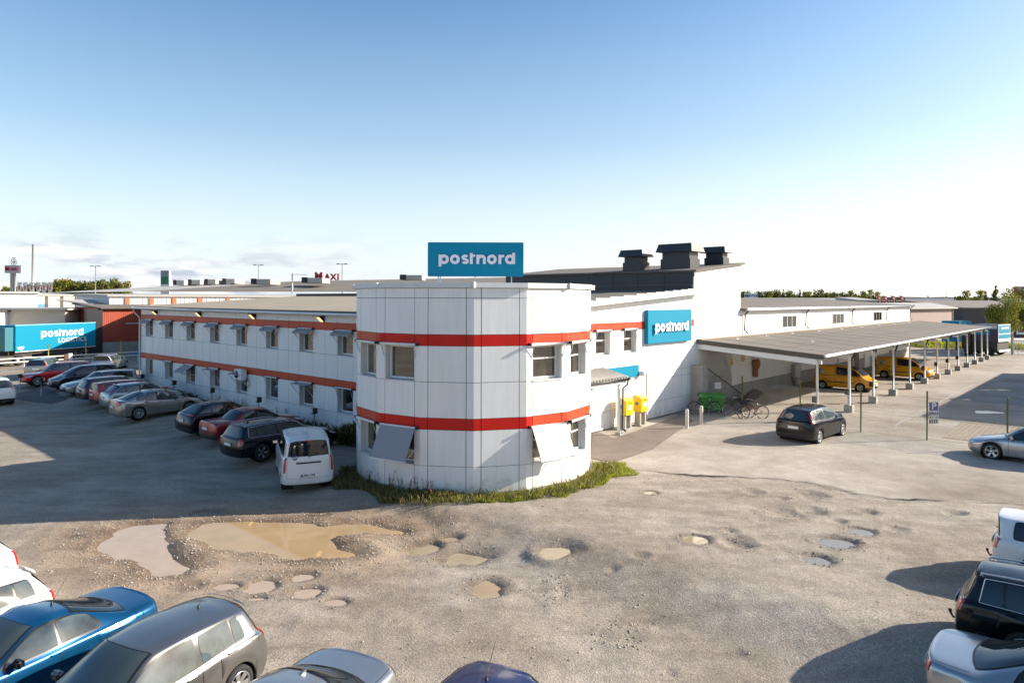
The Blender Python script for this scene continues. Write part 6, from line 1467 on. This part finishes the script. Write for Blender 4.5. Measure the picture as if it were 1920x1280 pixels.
# trailer on the left; side faces the camera
zt = 3.75; pA = atY(28.5, 610.5, 64); zt = pA.z; pB = atY(179.5, 604.6, 72.5); A = Vector((pA.x, pA.y, 0)); B = Vector((pB.x, pB.y, 0)); ang = math.atan2((B-A).y, (B-A).x); Lt = (B-A).length; zb = atY(28.5, 659.5, 64).z
T = thing('truck_trailer', 'long turquoise box trailer with white lettering docked beside the red shed', 'trailer', tuple(A), ang)
b = MB(); b.box((0, 0, zb), (Lt, 2.5, zt), CYAN, bev=.04); bx = b.build('box', T)
b = MB(); b.box((-.02, 0, zt-.02), (Lt, .06, zt+.06), mat('pale_turquoise', (.25, .50, .55), .4)); b.box((0, -.02, zb-.07), (Lt, .03, zb), TRIM); b.build('edge_rail', T)
b = MB(); b.box((.2, .3, zb-.35), (Lt-.2, 2.2, zb-.04), TRD); b.box((3.5, .1, .35), (6.2, 2.2, zb-.1), TRD); b.build('chassis', T)
wordmark(T, facing(Lt*.56, -.012, (zt+zb)/2+.30, 0), Lt*.535/8.22, PW, .008); text_mesh('LOGISTICS', .62, .004, PW, 'lettering', T, .012, facing(Lt*.685, -.014, (zt+zb)/2-.42, 0), spacing=1.12)
text_mesh('VBF', .42, .004, PW, 'lettering', T, .01, facing(Lt*.06, -.014, zb+.28, 0))
for x in (Lt-2.8, Lt-1.5): wheel_pair(T, x, (.25, 2.25))
g = Matrix.Rotation(ang, 4, 'Z') @ Vector((-.15, 0, 0)); T2 = thing('truck_tractor', 'white truck cab coupled to the turquoise trailer at the left edge', 'truck', (A.x, A.y, 0), ang)
b = MB(); b.ext([(-3.9, -.05, .9), (-3.95, -.05, 1.9), (-3.75, -.05, 2.9), (-1.95, -.05, 2.95), (-1.95, -.05, .9)], (0, 2.5, 0), FW); b.build('cab', T2)
b = MB(); b.ext([(-3.5, -.065, 1.95), (-3.45, -.065, 2.6), (-2.75, -.065, 2.62), (-2.75, -.065, 1.95)], (0, .01, 0), DGLASS); b.build('side_window', T2); b = MB(); b.box((-3.6, .2, .5), (.9, 2.2, .95), TRD); b.build('chassis', T2); wheel_pair(T2, -3.0, (.1, 2.3)); wheel_pair(T2, .4, (.1, 2.3))
b = MB(); b.box((-.9, .1, zb+.1), (-.1, 2.4, zt-.15), mat('dark_teal', (.02, .14, .18), .5)); b.build('fairing', T2)
# box truck on the right: white and turquoise rear
A = atY(1871.5, 653, 78); B = atY(1893.5, 653, 80); zt2 = atY(1871.5, 608.5, 78).z; zb2 = atY(1871.5, 641, 78).z; ang = math.atan2(B.y-A.y, B.x-A.x); w = 2.55
sc_ = math.hypot(B.x-A.x, B.y-A.y)
T = thing('box_truck', 'box truck seen from behind with turquoise rear doors by the yard gate', 'truck', (A.x, A.y, 0), ang); w = sc_
b = MB(); b.box((0, .02, zb2), (w, 2.6, zt2), mat('truck_navy', (.045, .045, .07), .5), bev=.03); b.build('box', T)
b = MB(); b.box((-.03, .8, zt2-1.2), (-.005, 2.6, zt2-.55), CYAN); b.box((-.03, 0.1, zt2-.5), (-.005, 2.6, zt2-.05), mat('truck_pale', (.4, .45, .5), .5)); b.build('side_stripe', T)
b = MB(); b.box((.0, -.04, zb2), (w, .015, zt2), PW); b.build('rear_frame', T); zm = (zb2+zt2)/2-.1
for za, zc_ in ((zb2+.35, zm-.06), (zm+.06, zt2-.12)): b = MB(); b.box((.14, -.06, za), (w-.14, -.042, zc_), CYAN); b.build('rear_door', T)
wordmark(T, facing(w*.52, -.065, zm+.65, 0), w*.62/8.22, PW, .006)
b = MB(); b.box((.1, .1, .5), (w-.1, 2.6, zb2), TRD); b.build('chassis', T); b = MB(); b.box((.1, -.08, .45), (w-.1, -.02, .7), PW); b.build('bumper', T)
for y in (.9, 3.0):
    for x in (.2, w-.2): b = MB(); b.lathe([(0, -.15), (.5, -.15), (.5, .15), (0, .15)], RUBBER, 20, 'x', (x, y, .5)); b.build('wheel', T)
b = MB(); b.box((.15, 2.7, .6), (w-.15, 3.8, 2.7), TRD, bev=.1); b.build('cab', T)
A = atY(1765, 607, 88); B = atY(1798, 607, 86); z1_ = atY(1765, 601, 88).z; ang = math.atan2(B.y-A.y, B.x-A.x); w = math.hypot(B.x-A.x, B.y-A.y)
T = thing('swap_body', 'turquoise swap body container standing on legs beyond the canopy', 'container', (A.x, A.y, 0), ang)
b = MB(); b.box((0, 0, z1_-2.6), (w, 2.6, z1_), CYAN, bev=.05); b.build('box', T)
for x in (.5, w-.5):
    for y in (.3, 2.3): b = MB(); b.tube([(x, y, 0), (x, y, z1_-2.55)], .09, BLACK, 6); b.build('leg', T)
# ---- cars
VAN_Y = paint('post_yellow', (.80, .36, .0), 0, .35)
WHT = paint('white', (.70, .70, .69), 0, .3); SIL = paint('silver', (.42, .425, .43), .8, .27); GRB = paint('greige', (.36, .33, .30), .8, .30); BLK = paint('black', (.004, .004, .006), .0, .22); BLK.node_tree.nodes['Principled BSDF'].inputs['Specular IOR Level'].default_value = .15; BLK.node_tree.nodes['Principled BSDF'].inputs['Coat Weight'].default_value = .6; MAR = paint('maroon', (.22, .012, .02), .35, .3); REDC = paint('red', (.60, .015, .01), .35, .28)
BLU = paint('ocean_blue', (.003, .085, .21), .6, .25); DBL = paint('dark_blue', (.018, .025, .10), .5, .28); NAVY = paint('navy', (.022, .028, .045), .5, .3); SGR = paint('silver_green', (.30, .36, .36), .8, .3); GPH = paint('graphite_silver', (.25, .245, .24), .85, .27); DGR = paint('dark_grey', (.05, .05, .055), .6, .3); CHP = paint('champagne', (.42, .38, .33), .8, .32)
wag = dict(kind='wrap', L=4.75, W=1.82, H=1.47, fo=.9, wb=2.76, cx=1.42, wt=2.15, rt=4.42, bf=.92, br=.97, gl=.16, R=.325)
hat = dict(kind='wrap', L=4.25, W=1.76, H=1.50, fo=.84, wb=2.60, cx=1.12, wt=1.95, rt=3.72, bf=.93, br=1.02, gl=.20, R=.315)
NP = 'cars parked nose in along the office wing'; NF = 'cars parked in the foreground row at the lower left'; NR = 'cars parked in the row on the right'
cars = [
 # spec, paint, label, group, features, ref(kind), px, py, dz, heading
 (cp(kind='wrap', L=4.38, W=1.81, H=1.82, fo=.88, wb=2.73, R=.32, lip=.85, cx=.95, cz=1.12, wt=1.75, rt=4.24, bf=1.10, br=1.16, gl=.05, wr=.80, rim='steel', tail=(8.9, 9.28, 3.15, 5.05), rg=(9.42, 5.22), plv=2.75, tg=9.38, Hr=1.80, nose=.12), WHT, 'white small van with red tail lamps and plate AYN 684, parked nearest the tower', 'van', NP, ('strip', 'wiper', 'darkmirror', 'whiteb'), ('ax', 'r', 1), 531.6, 922, 112),
 (cp(**{**wag, 'L': 4.9, 'W': 1.86, 'wb': 2.97, 'R': .34, 'rim': 'dark', 'tail': (8.75, 9.55, 3.35, 4.55), 'gl': .22, 'cx': 1.5, 'wt': 2.3, 'rt': 4.5}), BLK, 'black estate car with chrome window line and five spoke wheels beside the white van', 'car', NP, ('chrome', 'rails', 'fin'), ('ax', 'r', -1), 490.6, 873, 50),
 (cp(L=4.66, W=1.76, H=1.40, fo=.92, wb=2.66, rt=3.12, rb=3.72, dz=.98, bf=.90, br=.94, nose=.10, lip=.70, wr=.68, tail=(9.05, 10.2, 3.15, 4.6), R=.31, rim='steel'), MAR, 'old maroon saloon with boxy boot and red lamps between two black cars', 'car', NP, ('bumper', 'darkmirror'), ('rb', -1), 404, 836, 50),
 (cp(kind='wrap', L=4.25, W=1.76, H=1.46, fo=.86, wb=2.62, cx=1.05, wt=1.9, rt=3.35, bf=.95, br=1.03, gl=.42, R=.32, tail=(8.85, 10.4, 4.0, 4.7), wr=.62, rg=(9.2, 5.2)), BLK, 'black hatchback with sloping rear glass next to the maroon saloon', 'car', NP, ('plastic',), ('rb', -1), 357, 820, 50),
 (cp(L=4.66, W=1.81, H=1.46, wb=2.69, fo=.92, rt=3.25, rb=4.22, dz=1.05, br=.97, qtr=True, glazing=(6, 6.9, 7.4), rim='ten', tail=(8.95, 9.9, 3.5, 4.85), R=.335), GRB, 'beige grey liftback with ten spoke wheels in the gap of the row', 'car', NP, ('fin', 'chromeless'), ('ax', 'r', -1), 259.4, 792.5, 48.5),
 (cp(kind='wrap', L=4.44, W=1.78, H=1.46, fo=.9, wb=2.62, cx=1.15, wt=1.95, rt=3.62, bf=.93, br=1.02, gl=.34, tail=(8.9, 9.4, 4.1, 5.6), wr=.64), SGR, 'pale green silver hatchback behind the beige grey liftback', 'car', NP, ('spoiler', 'wiper'), ('rb', -1), 204, 771, 49),
 (cp(**{**wag, 'H': 1.46, 'gl': .06, 'rt': 4.55, 'nose': .10, 'lip': .72, 'tail': (8.8, 9.15, 3.1, 5.9), 'wr': .70}), paint('dark_red', (.40, .014, .016), .2, .3), 'dark red square backed estate with tall tail lamps', 'car', NP, ('bumper', 'rails'), ('rb', -1), 184.5, 764, 49),
 (cp(**{**wag, 'H': 1.50, 'gl': .2, 'rt': 4.3, 'tail': (8.85, 9.6, 3.4, 4.7)}), DGR, 'dark grey estate with tow bar behind the dark red estate', 'car', NP, ('rails', 'alurails', 'spoiler', 'towbar'), ('rb', 1), 142, 752, 49),
 (cp(**{**wag, 'L': 4.65, 'lip': .68, 'head': (1.3, 2.6, 3.6, 4.5)}), SIL, 'silver estate facing out of the row with twin dark grille openings', 'car', NP, ('rails', 'alurails'), ('fb', 1), 120, 739.5, 229),
 (cp(kind='wrap', L=4.52, W=1.79, H=1.66, fo=.88, wb=2.75, lip=.78, cx=.98, cz=1.08, wt=2.05, rt=4.1, bf=1.02, br=1.08, gl=.18, R=.33, head=(1.3, 2.9, 3.7, 4.8)), NAVY, 'dark navy people carrier facing out of the row', 'car', NP, ('spoiler',), ('fb', 1), 95, 729.5, 227),
 (cp(**{**wag, 'L': 4.84, 'H': 1.60, 'W': 1.87, 'fl': .26, 'R': .36, 'lip': .78, 'bf': 1.02, 'br': 1.08, 'rim': 'six', 'gl': .18}), REDC, 'bright red raised estate with black lower trim facing out of the row', 'car', NP, ('bumper', 'rails', 'alurails', 'chrome'), ('ax', 'f', 1), 69.5, 727, 226),
 (cp(**{**wag, 'L': 4.7, 'H': 1.49, 'gl': .10, 'nose': .12, 'tail': (8.8, 9.15, 3.2, 5.7)}), CHP, 'champagne estate parked in the sun by the pipe barrier', 'car', None, ('rails', 'glasspale'), ('rb', 1), 46, 704, 102),
 (cp(**{**wag, 'L': 4.5, 'H': 1.45, 'gl': .20}), SIL, 'silver estate seen from behind in front of the trailer wheels', 'car', None, ('rails', 'alurails'), ('rb', 1), 172, 692, 100),
 (cp(kind='wrap', L=4.5, W=1.84, H=1.68, fo=.9, wb=2.66, lip=.9, cx=1.1, cz=1.12, wt=2.0, rt=4.1, bf=1.06, br=1.12, gl=.22, R=.36, fl=.26, tail=(8.8, 9.6, 3.9, 4.7)), WHT, 'white compact off roader cut by the left frame edge', 'car', None, ('wiper', 'bumper'), ('rb', -1), 27, 752, 134),
 # foreground left
 (cp(**hat), WHT, 'white car corner with red lamp at the far left edge', 'car', NF, (), ('tail', 1), 22, 1062, 245),
 (cp(**{**hat, 'L': 4.0, 'rt': 3.6, 'H': 1.46, 'gl': .14}), WHT, 'white three window hatchback behind the blue coupe', 'car', NF, ('spoiler',), ('tail', 1), 89, 1140, 246),
 (cp(L=4.62, W=1.80, H=1.36, fo=.95, wb=2.66, cx=1.45, cz=.90, wt=2.25, rt=2.95, rb=3.95, dz=.95, bf=.87, br=.90, wr=.60, R=.32, glazing=(6, 7.35), tail=(9.4, 10.2, 3.7, 4.7)), BLU, 'ocean blue coupe with long side windows and roof aerial', 'car', NF, ('antenna', 'coupe', 'darkmirror', 'seats'), ('tail', 1), 284, 1154, 244),
 (cp(**{**hat, 'L': 4.22, 'W': 1.77, 'H': 1.52, 'rt': 3.80, 'gl': .30, 'wr': .67, 'tail': (8.9, 9.5, 3.7, 5.3), 'glazing': (6.0, 6.98, 7.5)}), GPH, 'silver grey five door hatchback with dark reflecting roof, centre of the lower left row', 'car', NF, ('antenna', 'spoiler'), ('tail', 1), 481, 1214, 244.5),
 (cp(L=4.5, W=1.78, H=1.40, fo=.9, wb=2.7, cx=1.35, wt=2.1, rt=3.1, rb=3.80, dz=1.03, bf=.9, br=.93, wr=.62, R=.32, tail=(9.1, 9.8, 3.5, 4.8), glazing=(6, 6.95, 7.3), qtr=True), SIL, 'silver saloon with rounded boot lid at the bottom of the photo', 'car', NF, ('fin',), ('tail2', 1), 731, 1262, 245),
 (cp(**{**hat, 'rt': 3.85, 'gl': .12, 'H': 1.47}), DBL, 'deep blue hatchback roof with aerial at the bottom edge', 'car', NF, ('antenna',), ('roof', 1), 998, 1256, 244.5),
 # right row
 (cp(L=4.9, W=1.86, H=1.44, fo=.95, wb=2.82, rt=3.3, rb=4.05, R=.335, rim='five', lip=.68, head=(1.3, 2.6, 3.7, 4.6)), SIL, 'silver saloon nosing in by the chain link fence on the right', 'car', None, ('darkhandleless',), ('ax', 'f', 1), 1859.8, 861, 133),
 (cp(**{**wag, 'L': 4.6, 'tail': (8.8, 9.5, 3.4, 4.7), 'gl': .2}), WHT, 'white estate with round red lamps, at the top of the right row', 'car', NR, ('towbar', 'wiper'), ('tail', -1), 1866, 1032, -42),
 (cp(**{**wag, 'L': 4.8, 'H': 1.48, 'tail': (8.75, 9.55, 3.5, 4.7), 'gl': .26, 'rt': 4.4}), BLK, 'black estate with chrome window line and tow bar in the right row', 'car', NR, ('chrome', 'towbar', 'rails', 'alurails'), ('tail', -1), 1797, 1152, -42),
 (cp(L=4.62, W=1.85, H=1.37, fo=.9, wb=2.75, cx=1.45, wt=2.25, rt=3.05, rb=3.9, dz=.96, bf=.88, br=.92, wr=.61, R=.34, tail=(9.05, 10.0, 3.6, 4.75), glazing=(6, 7.3)), SIL, 'silver coupe with long shadow at the lower right corner', 'car', NR, ('coupe', 'fin'), ('tail', -1), 1741, 1277, -42),
 (cp(kind='wrap', L=4.33, W=1.83, H=1.58, fo=.86, wb=2.64, R=.32, lip=.76, cx=1.0, cz=1.03, wt=1.98, rt=3.98, bf=.98, br=1.04, gl=.16, tail=(8.72, 9.15, 3.9, 5.85), rim='seven'), BLK, 'black people carrier with tall red tail lamps parked alone by the fence', 'car', None, ('bumper', 'glasspale2'), ('ax', 'r', -1), 1533.7, 831.4, 43.5),
]
plate_txt = {0: ('AYN 684', .10)}
for i, (p, pt, lab, cat, grp, ft, ref, px, py, hd) in enumerate(cars):
    big = i in (0, 1, 4, 16, 17, 18, 22, 23, 24)
    p.setdefault('sglass', CGLASS2 if i in (4, 5, 7, 10, 11, 12, 16, 17, 18, 24, 15) else None)
    T, s = make_car(p, pt, 'parked_van' if cat == 'van' else 'parked_car', lab, cat, grp, 1 if big else 0, None, ft)
    if ref[0] == 'ax': r_ = (s.wx[0] if ref[1] == 'f' else s.wx[1], ref[2]*(s.p['W']/2-.12)); dz = 0
    elif ref[0] == 'rb': r_ = (s.ox-p['L']+.12, ref[1]*(p['W']/2-.12)); dz = .22
    elif ref[0] == 'fb': r_ = (s.ox-.15, 0); dz = .22
    elif ref[0] == 'tail': r_ = (s.ox-p['L']+.10, ref[1]*(p['W']/2-.35)); dz = .55
    elif ref[0] == 'tail2': r_ = (s.ox-p['L']+.12, ref[1]*(p['W']/2-.25)); dz = .85
    elif ref[0] == 'roof': r_ = (s.ox-p['rt']-.02, ref[1]*p['W']/2*.55); dz = p['H']*.96
    if i == 0:
        x_, z_ = T['_plate']; M_ = Matrix.Translation((x_-.004, 0.03, z_)) @ Matrix.Rotation(R_(-90), 4, 'Z') @ Matrix.Rotation(R_(90), 4, 'X')
        pl = [o for o in T.children if o.name.startswith('number_plate')][0]; text_mesh('AYN 684', .125, .002, BLACK, 'lettering', pl, .003, M_)
        q = s.S(11, 4.2); b = MB(); b.box((q[0]-.03, -.42, q[2]-.17), (q[0]+.02, .42, q[2]-.12), BLACK); b.build('tailgate_strip', T)
        q2 = s.S(10.1, 4.3); b = MB(); b.lathe([(0, 0), (.085, 0), (.085, .01), (0, .01)], PB, 18, 'x', (q[0]-.026, .46, q[2]+.06)); em = b.build('round_emblem', T)
        text_mesh('m3', .10, .002, PW, 'lettering', em, .004, Matrix.Translation((q[0]-.034, .46, q[2]+.06)) @ Matrix.Rotation(R_(-90), 4, 'Z') @ Matrix.Rotation(R_(90), 4, 'X'))
        b = MB(); q = s.S(11, 5.97); b.box((q[0]-.03, -.14, q[2]-.03), (q[0]+.02, .14, q[2]+.0), TAILR); b.build('brake_lamp', T)
    if 'seats' in ft: pass
    put(T, s, r_, px, py, hd, dz)
# yellow post vans under the canopy
pv = cp(kind='wrap', L=3.98, W=1.72, H=1.72, fo=.80, wb=2.51, R=.30, lip=.80, cx=.62, cz=1.08, wt=1.45, rt=3.88, bf=1.02, br=1.05, gl=.04, wr=.80, rim='steel', glazing=(6.0, 6.02), ux0=4.3, surround=False, head=(1.3, 3.0, 4.0, 4.9), tail=(8.85, 9.2, 3.3, 5.2), nose=.12)
V1, s = make_car(pv, VAN_Y, 'post_van', 'yellow delivery van under the canopy, nearer one behind the first two posts', 'van', 'yellow delivery vans under the canopy', 1, None, ('bumper', 'strip', 'norear', 'darkhandle', 'darkmirror'))
b = MB()
for sd in (1, -1): q = s.S(7.6, 5.3); b = MB(); b.lathe([(0, 0), (.24, 0), (.24, sd*.015), (0, sd*.015)], mat('van_emblem', (.25, .38, .45), .5), 24, 'y', (q[0], sd*(q[1]+.01), q[2]+.05)); e_ = b.build('round_emblem', V1); b = MB(); b.lathe([(0, 0), (.15, 0), (.15, sd*.01), (0, sd*.01)], mat('van_emblem_in', (.5, .42, .15), .5), 24, 'y', (q[0], sd*(q[1]+.028), q[2]+.05)); b.build('emblem_centre', e_)
V2 = copy_tree(V1, label='yellow delivery van parked deeper along the canopy, clear of the first posts')
put(V1, s, (s.wx[0], -(pv['W']/2-.12)), 1613, 735, -44, 0, 1.0)
put(V2, s, (s.wx[0], -(pv['W']/2-.12)), 1723.5, 713, -44, 0, 1.0)
